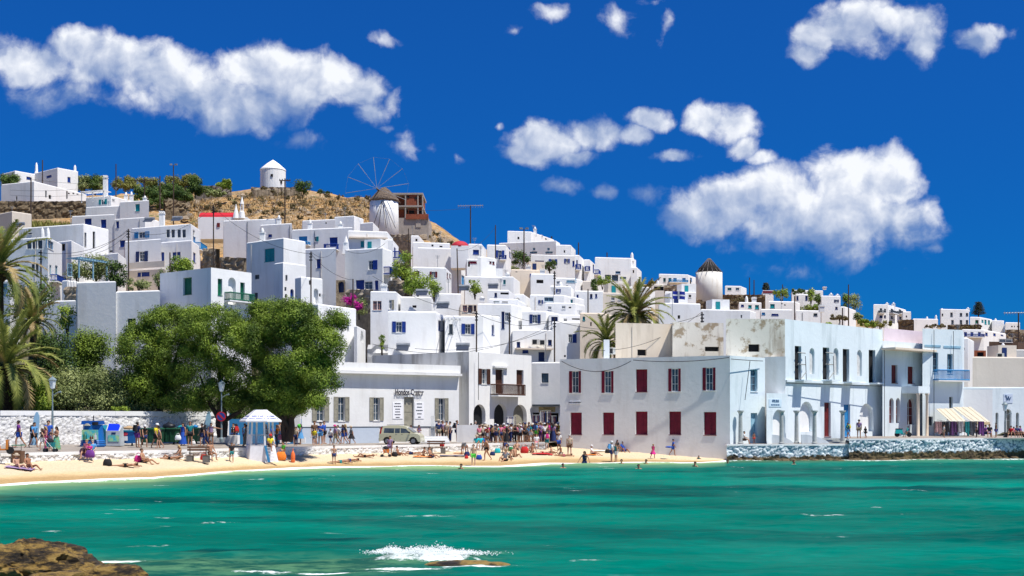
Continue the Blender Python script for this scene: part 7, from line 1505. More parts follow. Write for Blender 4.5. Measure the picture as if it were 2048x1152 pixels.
    for w in wheels:
        for sgn in (-1,1):
            q=T(w,sgn*.76,.32); wr=thing_part('wheel',r); 
            mb=MB(); mb.tube([T(w,sgn*.86,.32),T(w,sgn*.66,.32)],.32*k,20); mb.build('tyre',mat('tyre_rubber',(.015,.015,.017),.85),wr); mb=MB(); mb.tube([T(w,sgn*.875,.32),T(w,sgn*.86,.32)],.2*k,14); mb.build('rim',METAL,wr)
def boat_bits():
    pass
# ---------- rocks
def rockmesh(name,c,r,seed,m,parent,sub=5,fl=.6,st=(1,1,1)):
    bm=bmesh.new(); bmesh.ops.create_icosphere(bm,subdivisions=sub,radius=1)
    for v in bm.verts:
        p=v.co.copy(); q=Vector((p.x*r[0],p.y*r[1],p.z*r[2])); o=q+Vector((seed*7.1,seed*3.3,0))
        lay=noise.noise(Vector((o.x*.5,o.y*.5,o.z*3.2+o.x*.7)))*.22; n=noise.fractal(o*.7,1,2,6)*.35+lay*.6
        w=o.z*2.6+o.x*.75+noise.noise(o*.8)*1.3; w-=math.floor(w); n+=(w**.6-.5)*.24-abs(noise.noise(Vector((o.x*1.3,o.y*1.3,o.z*3))))*.30; w=o.x*1.1-o.y*.6+o.z*.8+noise.noise(o*1.1)*.8; w-=math.floor(w); n+=(w-.5)*.10; n+=noise.noise(o*5)*.05-abs(noise.noise(o*9))*.035+abs(noise.noise(Vector((o.x*2,o.y*2,o.z*9))))*.05
        v.co=q*(1+n*fl)
    me=bpy.data.meshes.new(name); bm.to_mesh(me); bm.free(); me.materials.append(m)
    o=bpy.data.objects.new(name,me); COL.objects.link(o); o.location=c
    if parent: o.parent=parent; o.location=Vector(c)-wloc(parent)
    return o
def build_rocks():
    m=bpy.data.materials.new('wet_ochre_rock'); m.use_nodes=True; t=m.node_tree; b=t.nodes['Principled BSDF']; L=t.links.new; b.inputs['Roughness'].default_value=.62; b.inputs['Specular IOR Level'].default_value=.35
    g=t.nodes.new('ShaderNodeNewGeometry')
    def nz(s,det,st=(1,1,1),rg=.6):
        mp=t.nodes.new('ShaderNodeMapping'); mp.inputs['Scale'].default_value=st; mp.inputs['Rotation'].default_value=(0,.35,0); L(g.outputs['Position'],mp.inputs[0]); n=t.nodes.new('ShaderNodeTexNoise'); n.inputs['Scale'].default_value=s; n.inputs['Detail'].default_value=det; n.inputs['Roughness'].default_value=rg; L(mp.outputs[0],n.inputs['Vector']); return n.outputs[0]
    r=t.nodes.new('ShaderNodeValToRGB'); L(nz(2.1,11,(.6,.6,2.4),.74),r.inputs[0]); e=r.color_ramp.elements; e[0].position=.40; e[0].color=(.018,.014,.010,1); e[1].position=.70; e[1].color=(.46,.33,.11,1)
    k=e.new(.47); k.color=(.09,.06,.025,1); k=e.new(.54); k.color=(.38,.24,.06,1)
    mx=t.nodes.new('ShaderNodeMix'); mx.data_type='RGBA'; rr=t.nodes.new('ShaderNodeMapRange'); L(nz(.8,6),rr.inputs[0]); rr.inputs[1].default_value=.55; rr.inputs[2].default_value=.66; L(rr.outputs[0],mx.inputs[0]); L(r.outputs[0],mx.inputs[6]); mx.inputs[7].default_value=(.055,.045,.035,1)
    L(mx.outputs[2],b.inputs['Base Color']); bp=t.nodes.new('ShaderNodeBump'); bp.inputs['Distance'].default_value=.2; bp.inputs['Strength'].default_value=1; L(nz(3.6,12,(1,1,2.4),.78),bp.inputs['Height']); L(bp.outputs[0],b.inputs['Normal'])
    for c,r_,s,l in (((P(60,1136,26.5).x,26.5,.0),(1.75,1.4,.92),1,'large ochre and black wave worn rock at the bottom left corner'),((P(-60,1128,27).x,27.2,.05),(1.9,1.5,.74),2,'dark ledge of rock at the left edge of the picture'),((P(222,1150,25.4).x,25.4,-.08),(.95,.7,.66),3,'orange brown low rock right of the big corner rock'),((P(285,1160,25.2).x,25.0,-.05),(.3,.28,.46),4,'small pointed rock at the tip of the reef'),((P(128,1110,27.3).x,27.3,.1),(.6,.5,.70),5,'dark boulder on the right shoulder of the big corner rock'),((P(100,1165,24).x,24.2,-.15),(1.3,.8,.62),6,'foreground rock shelf at the bottom left'),((P(345,1162,25).x,25.0,-.12),(.45,.35,.30),7,'flat tip of a rock just showing at the bottom edge')):
        o=rockmesh('shore_rock',c,r_,s,m,None,6 if r_[0]>.8 else 5); tag(o,l,'rock')
    o=rockmesh('reef_rock',(P(925,1130,30.2).x,30.2,-.10),(.95,.4,.15),9,m,None,5); tag(o,'low brown reef rock awash behind the breaking wave','rock')
    o=rockmesh('reef_rock',(P(985,1135,30).x,29.9,-.13),(.6,.3,.16),11,m,None,4); tag(o,'small reef rock awash right of the breaking wave','rock')
    # breaking wave: a curl of spray standing over the reef
    rnd=random.Random(9); mb=MB()
    for i in range(5200):
        k=rnd.random(); cx,cy,sx,hh=rnd.choice(((-3.25,31.1,.35,.17),(-2.5,31.0,.5,.2),(-1.95,30.95,.45,.24),(-1.4,30.85,.5,.1)))
        x=cx+rnd.gauss(0,sx*.8); y=cy+rnd.gauss(0,.2); z=abs(rnd.gauss(0,.38))*hh*math.exp(-((x-cx)/sx)**2)+.12+rnd.random()*.05; s=rnd.uniform(.005,.017)*(1-.3*k); mb.tube([(x-s,y,z),(x+s,y+s*.4,z+s*.5)],[s*.7,s*.5],4)
    tag(mb.build('wave_spray',mat('foam_white',(.85,.88,.88),.8)),'white spray of a small wave breaking over the reef','spray',kind='stuff')
    # rocks at the foot of the sea wall
    for i in range(26):
        px=1480+i*22+random.uniform(-8,8); d=(104.2 if px<1697 else 105.0+(px-1697)*.0135)-.75; mm=mat('weedy_rock',(.045,.032,.018),.8,2,0,(.14,.10,.045),1,6,bdist=.1)
        o=rockmesh('weedy_rock',((px-CX)/F*d,d,-.05),(random.uniform(.4,.8),.4,random.uniform(.16,.34)),20+i,mm,None,3); tag(o,'dark weedy boulder at the foot of the sea wall, '+nth(i)+' from the left','rock','boulders at the foot of the sea wall')
# ---------- people
def unit(x,y,z): return Vector((x,y,z)).normalized()
SEG=dict(ua=.29,fa=.25,th=.43,sh=.42)
def pose_points(pel,tor,hd,armL,armR,legL,legR,side=Vector((1,0,0))):
    """joints of a 1.75 m adult facing -Y; arm=(upper,fore) directions, leg=(thigh,shin,foot)"""
    p=Vector(pel); J={'pel':p}; t=unit(*tor); h=unit(*hd); s=side
    J['wai']=p+t*.17; J['che']=p+t*.36; J['nek']=p+t*.53; J['hed']=J['nek']+h*.13; J['top']=J['nek']+h*.24
    for n,a,l,q in (('L',armL,legL,-1),('R',armR,legR,1)):
        J['sho'+n]=J['nek']-t*.07+s*(.185*q); J['elb'+n]=J['sho'+n]+unit(*a[0])*SEG['ua']; J['wri'+n]=J['elb'+n]+unit(*a[1])*SEG['fa']; J['han'+n]=J['wri'+n]+unit(*a[1])*.09
        J['hip'+n]=p+s*(.095*q)-t*.04; J['kne'+n]=J['hip'+n]+unit(*l[0])*SEG['th']; J['ank'+n]=J['kne'+n]+unit(*l[1])*SEG['sh']; J['toe'+n]=J['ank'+n]+unit(*l[2])*.17
    return J
D=(0,0,-1)
POSES={
'stand':((0,0,.93),(0,0,1),(0,-.1,1),((-.12,0,-1),(-.05,-.25,-1)),((.12,0,-1),(.05,-.25,-1)),((-.05,0,-1),(0,0,-1),(-.1,-1,-.15)),((.05,0,-1),(0,0,-1),(.1,-1,-.15))),
'hips':((0,0,.93),(.05,0,1),(-.1,-.1,1),((-.7,0,-.8),(.6,-.3,-.5)),((.7,0,-.8),(-.6,-.3,-.5)),((-.06,0,-1),(0,0,-1),(-.1,-1,-.15)),((.12,-.1,-1),(.05,.1,-1),(.2,-1,-.15))),
'hold':((0,0,.93),(0,.04,1),(0,-.3,1),((-.15,-.1,-1),(.45,-.8,.35)),((.15,-.1,-1),(-.4,-.8,.3)),((-.06,0,-1),(0,0,-1),(-.1,-1,-.15)),((.06,0,-1),(0,.05,-1),(.1,-1,-.15))),
'walk':((0,0,.90),(.02,-.06,1),(0,-.12,1),((-.1,-.4,-1),(0,-.6,-1)),((.1,.45,-1),(0,.1,-1)),((-.04,.42,-1),(0,.62,-.9),(0,-.6,-.7)),((.04,-.42,-1),(0,.02,-1),(0,-1,.05))),
'point':((0,0,.93),(0,0,1),(.1,-.1,1),((-.15,0,-1),(-.05,-.3,-1)),((1,-.3,-.25),(1,-.3,-.2)),((-.06,0,-1),(0,0,-1),(-.1,-1,-.15)),((.08,-.05,-1),(0,.1,-1),(.1,-1,-.15))),
'bend':((0,.05,.88),(0,-1,-.25),(0,-.8,-.8),((-.1,-.1,-1),(0,.05,-1)),((.1,-.2,-1),(0,.1,-1)),((-.18,.05,-1),(-.08,.05,-1),(-.2,-1,-.15)),((.18,.05,-1),(.08,.05,-1),(.2,-1,-.15))),
'seat':((0,0,.50),(0,.06,1),(0,-.15,1),((-.2,-.3,-1),(.25,-.9,-.3)),((.2,-.3,-1),(-.25,-.9,-.3)),((-.15,-1,-.02),(-.02,-.15,-1),(-.1,-1,-.1)),((.15,-1,-.02),(.02,-.1,-1),(.1,-1,-.1))),
'sitg':((0,0,.11),(0,.30,1),(0,-.1,1),((-.3,-.5,-.8),(.25,-.85,-.15)),((.3,.6,-.9),(.1,.3,-1)),((-.2,-.85,.55),(0,-.5,-.85),(0,-1,.1)),((.2,-.95,.32),(.05,-.8,-.6),(0,-1,.3))),
'kneel':((0,0,.30),(0,-.15,1),(0,-.4,1),((-.2,-.5,-.8),(.1,-.7,-.6)),((.2,-.5,-.8),(-.1,-.7,-.6)),((-.15,-.7,-.5),(0,.98,-.12),(0,.9,-.3)),((.15,-.7,-.5),(0,.98,-.12),(0,.9,-.3))),
'back':((0,0,.11),(0,1,.10),(0,1,.25),((-.5,.3,-.1),(-.3,-.6,.2)),((.5,.8,.1),(-.5,.7,.1)),((-.1,-1,.6),(0,-.75,-.75),(0,-1,-.1)),((.1,-1,.03),(0,-1,-.08),(.2,-.5,.8))),
'front':((0,0,.12),(0,1,.06),(0,1,.45),((-.7,.6,-.2),(.5,.8,-.1)),((.7,.6,-.2),(-.5,.8,-.1)),((-.1,-1,-.03),(0,-1,-.05),(0,-1,-.1)),((.1,-1,-.03),(0,-1,.0),(0,-1,-.1))),
'swim':((0,.2,-.45),(0,-.15,1),(0,-.1,1),((-.8,-.5,-.5),(-.3,-.9,.1)),((.8,-.4,-.6),(.2,-.9,.0)),((-.1,.2,-1),(0,.5,-1),(0,-.5,-1)),((.1,-.2,-1),(0,.5,-1),(0,-.5,-1))),
'wade':((0,0,.45),(.1,-.25,1),(0,-.3,1),((-.5,-.4,-.8),(-.2,-.6,-.6)),((.6,-.5,-.7),(.3,-.5,-.7)),((-.1,0,-1),(0,.1,-1),(0,-1,-.2)),((.1,-.2,-1),(0,.2,-1),(0,-1,-.2))),
}
EDG=[('pel','wai'),('wai','che'),('che','nek'),('nek','hed'),('hed','top')]
for q in 'LR': EDG+=[('che','sho'+q),('sho'+q,'elb'+q),('elb'+q,'wri'+q),('wri'+q,'han'+q),('pel','hip'+q),('hip'+q,'kne'+q),('kne'+q,'ank'+q),('ank'+q,'toe'+q)]
RAD=dict(pel=(.145,.11),wai=(.125,.095),che=(.155,.11),nek=(.055,.06),hed=(.088,.10),top=(.06,.07),sho=(.062,.06),elb=(.042,.042),wri=(.030,.028),han=(.038,.02),hip=(.092,.095),kne=(.058,.06),ank=(.038,.042),toe=(.042,.028))
def skin(J,edges,rad,name,root='pel',sub=1):
    names=[]; 
    for e in edges:
        for q in e:
            if q not in names: names.append(q)
    me=bpy.data.meshes.new(name); me.from_pydata([J[q] for q in names],[(names.index(a),names.index(b)) for a,b in edges],[]); o=bpy.data.objects.new(name,me); COL.objects.link(o)
    md=o.modifiers.new('s','SKIN'); md.use_smooth_shade=True; sv=me.skin_vertices[0].data
    for i,q in enumerate(names): sv[i].radius=rad(q); sv[i].use_root=(q==root)
    if sub: o.modifiers.new('u','SUBSURF').levels=sub
    bpy.context.view_layer.update(); dg=bpy.context.evaluated_depsgraph_get(); m2=bpy.data.meshes.new_from_object(o.evaluated_get(dg)); bpy.data.objects.remove(o); m2.name=name; return m2
def addgeo(me,mb,mi):
    bm=bmesh.new(); bm.from_mesh(me); vs=[bm.verts.new(v) for v in mb.v]
    for f in mb.f:
        try: x=bm.faces.new([vs[i] for i in f]); x.material_index=mi
        except ValueError: pass
    bm.to_mesh(me); bm.free()
PROTO={}
def body_of(pose):
    if pose in PROTO: return PROTO[pose]
    J=pose_points(*POSES[pose]); base=lambda q:q.rstrip('LR') if q[-1] in 'LR' else q
    bd=skin(J,EDG,lambda q:RAD[base(q)],'body')
    # ears, nose, eyes and mouth on the head; five fingers and a thumb on each hand
    h=J['hed']; up=(J['top']-J['hed']).normalized(); fw=Vector((0,-1,0)); fw=(fw-up*fw.dot(up)); fw=fw.normalized() if fw.length>.2 else Vector((0,0,1)); sd_=up.cross(fw).normalized()
    mb=MB(); c=h+up*.015
    mb.tube([c+fw*.07,c+fw*.125-up*.025],[.02,.012],5)
    for q in (-1,1): mb.tube([c+sd_*q*.08,c+sd_*q*.1+up*.02],[.02,.012],5)
    for q in 'LR':
        w,e=J['wri'+q],J['han'+q]; d_=(e-w).normalized(); sx=d_.cross(Vector((0,1,0.01))).normalized(); fl=sx.cross(d_)
        for k,l in enumerate((.062,.075,.08,.07)[:4]): s0=e-d_*.02+sx*(-.027+.018*k); mb.tube([s0,s0+d_*l*.6,s0+(d_*.8+fl*.35).normalized()*l],[.0105,.0095,.007],5)
        s0=w+d_*.03+sx*.028; mb.tube([s0,s0+(d_*.6+sx*.7).normalized()*.035,s0+(d_*.95+sx*.5).normalized()*.062],[.012,.011,.008],5)
    addgeo(bd,mb,0); 
    mb=MB()
    for q in (-1,1): mb.box(c+fw*.093+sd_*q*.033+up*.008,(.018,.018,.012))
    mb.box(c+fw*.092-up*.055,(.04,.02,.01)); bd.materials.append(None); bd.materials.append(None); addgeo(bd,mb,1)
    P_={'body':bd,'J':J,'up':up,'fw':fw,'sd':sd_}
    mid=lambda a,b,t:J[a].lerp(J[b],t)
    J2=dict(J)
    for q in 'LR': J2['slv'+q]=mid('sho'+q,'elb'+q,.72); J2['mth'+q]=mid('hip'+q,'kne'+q,.62); J2['uth'+q]=mid('hip'+q,'kne'+q,.22); J2['heel'+q]=mid('kne'+q,'ank'+q,.93)
    J2['hem']=mid('pel','wai',-.15); J2['neb']=mid('che','nek',.62); J2['brl']=mid('wai','che',.75); J2['brh']=mid('che','nek',.25)
    tors=[('hem','wai'),('wai','che'),('che','neb')]
    ra={'hem':(.168,.135),'wai':(.15,.122),'che':(.178,.135),'neb':(.095,.085),'sho':(.085,.082),'slv':(.068,.068),'pel':(.168,.138),'hip':(.115,.118),'mth':(.098,.1),'uth':(.108,.11),'kne':(.078,.08),'heel':(.06,.062),'brl':(.165,.125),'brh':(.17,.128)}
    rf=lambda q:ra[base(q)]
    P_['shirt']=lambda:skin(J2,tors+[('che','shoL'),('shoL','slvL'),('che','shoR'),('shoR','slvR')],rf,'shirt','che')
    P_['vest']=lambda:skin(J2,tors,rf,'vest','che')
    P_['bra']=lambda:skin(J2,[('brl','brh')],rf,'bikini_top','brl')
    P_['shorts']=lambda:skin(J2,[('wai0','pel'),('pel','hipL'),('hipL','mthL'),('pel','hipR'),('hipR','mthR')] if 0 else [('pel','hipL'),('hipL','mthL'),('pel','hipR'),('hipR','mthR')],rf,'shorts')
    P_['briefs']=lambda:skin(J2,[('pel','hipL'),('hipL','uthL'),('pel','hipR'),('hipR','uthR')],lambda q:tuple(v*.93 for v in ra[base(q)]),'swim_briefs')
    P_['trousers']=lambda:skin(J2,[('pel','hipL'),('hipL','kneL'),('kneL','heelL'),('pel','hipR'),('hipR','kneR'),('kneR','heelR')],rf,'trousers')
    def skirt(l):
        def f():
            mb=MB(); K=14; a=J['wai'].lerp(J['pel'],.45); t=(J['wai']-J['pel']).normalized(); kn=(J['kneL']+J['kneR'])/2; an=(J['ankL']+J['ankR'])/2
            e=J['pel'].lerp(kn,.92) if l==0 else kn.lerp(an,.85); spread=(J['kneL']-J['kneR']).length*.5 if l==0 else (J['ankL']-J['ankR']).length*.45
            mb.tube([a,J['pel'],J['pel'].lerp(e,.5),e],[.15,.175,.19+spread*.4,.2+spread*.8],K,False); return mb.mesh('skirt',[None],smooth=True)
        return f
    P_['skirt']=skirt(0); P_['long_skirt']=skirt(1)
    def hair(l):
        def f():
            mb=MB(); bm=bmesh.new(); bmesh.ops.create_icosphere(bm,subdivisions=3,radius=1); M3=Matrix((sd_,-fw,up)).transposed()
            for v in bm.verts:
                z=v.co.z; q=Vector((v.co.x*.106,v.co.y*.118,v.co.z*.112)); q+=Vector((0,.022,.035))
                if v.co.y<-.25 and z<.45: q.y+=.10*(-.25-v.co.y+.2); q.y=max(q.y,-.045)
                if l and z<-.1: q.z-= .26*l*min(1,(-.1-z)*1.6); q.x*=1.12; q.y=max(q.y,.02)*.9+.015
                if not l and z<-.35: q.z=max(q.z,-.015); q.y=max(q.y,.0)
                q*=1+.06*noise.noise(v.co*4); v.co=h+M3@q
            me=bpy.data.meshes.new('hair'); bm.to_mesh(me); bm.free(); me.shade_smooth(); me.materials.append(None); return me
        return f
    P_['hair']=hair(0); P_['long_hair']=hair(1)
    def hat(brim):
        def f():
            mb=MB(); M3=Matrix((sd_,-fw,up)).transposed(); mb.lathe((0,0,0),[(brim,0),(brim*.98,.012),(.12,.02),(.116,.07),(.08,.12),(.02,.13)],14)
            mb.v=[tuple(h+up*.06+M3@Vector((v[0],v[1]-(.02 if brim>.15 else 0),v[2]))) for v in mb.v]
            if brim<.15: n=len(mb.v); pts=[h+up*.065+fw*.09-sd_*.07,h+up*.065+fw*.09+sd_*.07,h+up*.055+fw*.19+sd_*.05,h+up*.055+fw*.19-sd_*.05]; mb.quad(*pts); mb.quad(*[p+up*.012 for p in reversed(pts)])
            return mb.mesh('hat',[None],smooth=False)
        return f
    P_['hat']=hat(.21); P_['cap']=hat(.122)
    def pack():
        mb=MB(); t=(J['nek']-J['wai']).normalized(); bk=-fw if abs(fw.dot(t))<.5 else Vector((0,1,0)); c=J['che']-Vector(bk)*-1*.2; M3=Matrix((t.cross(bk).normalized(),bk,t)).transposed(); mb.box((0,0,0),(.3,.17,.42),0,.8); mb.box((0,.1,-.06),(.22,.06,.2)); mb.v=[tuple(c+M3@Vector(v)) for v in mb.v]
        for q in (-1,1): mb.tube([J['che']+Vector(bk)*.13+t*.12+Vector((q*.1,0,0)),J['nek']+Vector((q*.11,0,.0)),J['che']-Vector(bk)*.14+Vector((q*.11,0,0))],.02,4)
        return mb.mesh('backpack',[None])
    P_['backpack']=pack
    PROTO[pose]=P_; return P_
SKINC=[(.52,.30,.20),(.42,.22,.13),(.33,.15,.08),(.60,.38,.28),(.22,.10,.055)]
SKM=[None]*5
HAIRC=dict(k=(.015,.012,.012),b=(.07,.035,.018),y=(.45,.30,.12),g=(.45,.44,.42),r=(.18,.06,.02))
CW=dict(k='black',w='white',n='navy',b='blue',c='sky blue',t='teal',g='green',l='lime green',y='yellow',o='orange',r='red',p='pink',m='magenta',v='purple',u='mauve',e='grey',x='khaki',z='beige',d='brown',f='floral',q='turquoise')
CC=dict(k=(.018,.018,.022),w=(.74,.74,.74),n=(.02,.035,.13),b=(.02,.09,.45),c=(.10,.32,.62),t=(.01,.20,.22),g=(.03,.22,.08),l=(.10,.60,.06),y=(.75,.62,.03),o=(.80,.22,.03),r=(.58,.03,.03),p=(.72,.22,.30),m=(.65,.03,.25),v=(.16,.04,.25),u=(.32,.22,.38),e=(.20,.21,.23),x=(.25,.22,.14),z=(.52,.43,.32),d=(.14,.08,.05),f=(.22,.26,.10),q=(.02,.48,.52))
def clothm(k): 
    col=CC[k]
    if k=='f': return mat('cloth_floral',col,.85,9,0,(.02,.42,.30),.3,30)
    return mat('cloth_'+CW[k].replace(' ','_'),col,.85,8,.22,None,.3,25)
NP=[0]
def person(px,py,h,pose,face,sk,hair,top,bot,label,where='b',pack=None,hat=None,loc=None,group=None,child=False):
    """face: degrees turned from facing the camera (90 = facing the right of the picture)"""
    P_=body_of(pose); 
    if SKM[sk] is None:
        m_=mat('skin_%s'%['fair','tanned','bronzed','pale','dark'][sk],SKINC[sk],.55,5,.12); SKM[sk]=m_
    if loc is None:
        if where in ('b','p'): d,z=foot(px,py,where); b=Vector(((px-CX)/F*d,d,z))
        elif isinstance(where,(int,float)): b=P(px,py,where)
    else: b=Vector(loc)
    full={'seat':1.32,'sitg':.92,'kneel':1.05,'bend':1.0,'swim':.30,'wade':1.28}.get(pose,1.75); d=b.y
    sc=(h/F*d)/full if h else 1.0
    if pose in('back','front'): sc=h
    r=thing('person',b,label,'person',group); r.rotation_euler=(0,0,R(face)); r.scale=(sc,)*3
    hm=mat('hair_'+{'k':'black','b':'brown','y':'blonde','g':'grey','r':'auburn'}[hair[0]],HAIRC[hair[0]],.6,10,.4); EY=mat('eye_dark',(.02,.015,.015),.4)
    inst('body',P_['body'],r,om=[SKM[sk],EY])
    def g(k,m_): 
        if callable(P_[k]): P_[k]=(lambda me:(me.materials.clear(),me.materials.append(None),me)[2])(P_[k]())
        return inst({'long_skirt':'long_skirt','bra':'bikini_top','briefs':'swim_briefs','long_hair':'hair','cap':'hat'}.get(k,k),P_[k],r,om=[m_])
    if hair[0]!='_': g('long_hair' if len(hair)>1 else 'hair',hm)
    for spec in (top,bot):
        if spec: kind,c=spec.split(':'); g(kind,clothm(c))
    if pack: g('backpack',clothm(pack))
    if hat: k,c=hat.split(':'); g(k,clothm(c))
    return r
def towel(px,py,w,l,ang,c,label,d=None):
    d,z=foot(px,py,'b'); b=Vector(((px-CX)/F*d,d,z)); mb=MB(); n=8; A=R(ang)
    e=1.5
    for i in range(n):
        for j in range(3):
            q=[]
            for (a,bb) in ((i,j),(i+1,j),(i+1,j+1),(i,j+1)):
                x=(a/n-.5)*l; y=(bb/3-.5)*w; X=b.x+x*math.cos(A)-y*math.sin(A); Y=b.y+x*math.sin(A)+y*math.cos(A); q.append((X,Y,beach_z(CX+X/Y*F,Y)+.10+.02*noise.noise(Vector((X*3,Y*3,1)))))
            mb.quad(*q)
    tag(mb.build('beach_towel',clothm(c),None,org=b),label,'towel')
def bag(px,py,where,c,label,sc=1,name='bag',hang=False):
    if isinstance(where,(int,float)): b=P(px,py,where)
    else: d,z=foot(px,py,where); b=Vector(((px-CX)/F*d,d,z))
    r=thing(name,b,label,'bag'); mb=MB(); K=8
    prof=[(.20,0),(.24,.06),(.23,.2),(.17,.33),(.13,.36)]; mb.lathe(b,[(a*sc,q*sc) for a,q in prof],12,1,.55); mb.build('body',clothm(c),r,smooth=True)
    mb=MB(); mb.tube([b+Vector((math.cos(PI*k/6)*.12*sc,0,.34*sc+math.sin(PI*k/6)*.16*sc)) for k in range(7)],.012,4); mb.build('handle',clothm(c),r)
def build_people():
    pp=person
    # promenade, left
    pp(38,895,56,'walk',-75,1,'k','shirt:v','shorts:b','man in a dark purple tee and bright blue shorts strolling left','p')
    pp(68,895,52,'walk',60,1,'k','shirt:c','shorts:k','man in a light blue tee and black shorts striding with a shoulder bag','p',pack='k')
    pp(85,901,46,'walk',-70,0,'bL','vest:k','shorts:w','woman in a black sleeveless top and white shorts pushing a pram','p')
    pp(91,900,48,'hold',-60,1,'yL','vest:p','trousers:m','woman in a pink vest and magenta trousers beside the pram','p')
    pp(97,897,57,'stand',10,1,'k','shirt:b','shorts:n','tall man in a blue tee looking over the pram group','p')
    pp(101,902,38,'stand',170,0,'b','vest:u','shorts:n','child in a mauve top and navy shorts among the pram group','p')
    pp(113,902,50,'hold',-40,1,'kL','bra:g','long_skirt:f','woman wearing a long green and yellow floral wrap','p')
    pp(173,908,0,'seat',-5,0,'y','vest:p','skirt:u','woman in sunglasses and pink top sitting on the quay wall','p',loc=(P(173,0,78.55).x,78.55,1.05)); pp(185,908,0,'seat',12,3,'g','shirt:c','shorts:w','white haired man in a sky blue shirt sitting on the quay wall','p',loc=(P(185,0,78.7).x,78.7,1.05))
    pp(179,908,0,'seat',0,0,'b','shirt:m','skirt:p','child in magenta sitting between the couple on the quay wall','p',loc=(P(179.5,0,78.5).x,78.5,1.2)).scale=(.7,)*3
    bag(180,915,77.6,'v','purple and white beach bag at the knees of the seated woman',1.4)
    pp(275,895,52,'stand',150,1,'k','shirt:n','shorts:v','man in navy tee and purple patterned shorts by the blue bin','p',pack='k')
    pp(289,895,46,'walk',40,1,'g','vest:k','shorts:n','woman in a white cap and black sleeveless dress by the dumpster','p',hat='cap:w')
    pp(313,896,50,'walk',60,1,'b','shirt:y','shorts:k','man in a yellowish shirt half hidden behind the woman in lilac','p',hat='cap:w')
    pp(318,896,45,'walk',-60,0,'k','vest:u','shorts:d','woman in a lilac tank top and brown shorts in front of the dumpster','p')
    pp(366,891,46,'stand',-20,1,'kL','vest:b','long_skirt:b','woman in a long royal blue dress in front of the green dumpsters','p')
    pp(380,891,49,'stand',25,1,'b','shirt:t','shorts:k','man in a teal shirt holding a white shopping bag','p')
    bag(386,890,'p','w','white shopping bag carried by the man in teal',.9); bag(356,880,84.6,'w','white and blue carrier bag held by the woman in the long blue dress',1.0)
    pp(405,892,47,'walk',-70,1,'k','shirt:k','shorts:n','person with a dark backpack walking left near the surfboard','p',pack='k')
    pp(411,892,44,'walk',-60,1,'k','shirt:u','trousers:n','person in a violet tee and blue jeans walking left','p')
    pp(422,891,46,'point',30,1,'k','vest:u','shorts:d','man in a mauve tank top pointing to the right','p')
    # right of the pier
    pp(467,890,44,'stand',-30,1,'k','shirt:k','shorts:n','man in a black tee carrying a white rucksack by the blue wall','p',pack='w')
    pp(473,890,44,'walk',-160,1,'kL','vest:w','shorts:c','woman with a bright red backpack by the blue wall','p',pack='r')
    pp(490,890,44,'stand',160,1,'k','shirt:c','shorts:n','man in blue behind the woman in the beige robe','p')
    pp(493,892,44,'walk',-90,2,'b','shirt:z','long_skirt:z','woman wrapped in a loose beige robe left of the tower','p')
    pp(532,893,45,'stand',150,0,'g','shirt:w','shorts:z','grey haired woman in white seen through the tower','p')
    pp(545,891,40,'stand',60,1,'k','shirt:b','shorts:k','child in blue seen behind the tower rails','p')
    pp(554,893,44,'hold',-60,1,'r','shirt:o','trousers:e','woman with orange scarf right of the tower posts','p')
    pp(559,890,50,'walk',80,1,'k','vest:w','shorts:c','man in a red cap carrying a child behind the tower','p',hat='cap:r')
    bag(563,880,93.5,'p','pink and white spotted shoulder bag right of the tower',1.3)
    pp(583,889,46,'walk',90,0,'b','shirt:w','shorts:w','man in white tee carrying a big pink bag','p',pack='m')
    pp(592,891,38,'stand',-30,1,'k','shirt:z','trousers:n','child in a beige tee and dark trousers','p')
    pp(601,889,42,'hold',-80,1,'bL','vest:c','skirt:c','woman in a blue dress with a green balloon','p')
    mb=MB(); b=P(598,852,96.4); mb.lathe(b,[(.02,-.2),(.12,-.12),(.17,0),(.12,.12),(.02,.17)],10); tag(mb.build('balloon',clothm('l'),None,org=b,smooth=True),'small lime green balloon above the woman in the blue dress','balloon')
    pp(629,889,48,'stand',20,1,'b','shirt:d','shorts:k','man in a brown tee behind the boy in yellow','p')
    pp(629,891,36,'walk',-30,0,'b','shirt:y','shorts:e','boy in a bright yellow tee','p')
    pp(641,890,47,'hold',-20,0,'k','shirt:b','shorts:c','big man in a blue polo and sky blue shorts','p')
    pp(648,887,46,'stand',70,0,'b','shirt:b','shorts:k','man in royal blue behind the big man in the polo','p')
    pp(661,889,33,'walk',-40,1,'b','shirt:w','shorts:n','girl in a white tee and navy shorts','p')
    pp(671,889,40,'walk',-70,0,'y','shirt:u','trousers:x','woman in a magenta sun hat and patterned top','p',hat='hat:m')
    pp(676,887,38,'walk',-50,0,'b','shirt:w','shorts:e','person in white following the magenta hat','p')
    pp(686,888,40,'walk',-80,1,'bL','shirt:n','shorts:b','woman with a dark backpack and denim shorts','p',pack='k')
    pp(691,887,40,'walk',-70,0,'yL','shirt:z','shorts:b','blonde woman in beige top and denim shorts','p')
    pp(703,888,37,'walk',-70,0,'y','shirt:e','skirt:k','woman in a pale hat and short black dress alone by the dado','p',hat='hat:z')
    pp(822,876,36,'hold',-70,0,'b','vest:w','shorts:w','man in white seen behind the van near the notice board','p')
    pp(838,876,36,'hold',40,0,'b','vest:u','shorts:z','woman in lilac with a bag behind the van','p')
    pp(877,884,46,'stand',-150,3,'g','shirt:n','shorts:x','white haired man in a navy shirt and khaki shorts before the shop','p',hat='hat:z')
    pp(885,882,44,'stand',100,1,'b','shirt:u','trousers:k','person in violet beside the white haired man','p')
    pp(893,884,42,'stand',-30,0,'k','shirt:z','trousers:z','woman in a beige jumpsuit before the shop window','p')
    pp(900,882,42,'stand',-60,0,'k','shirt:w','trousers:n','person in a white tee and jeans before the shop window','p')
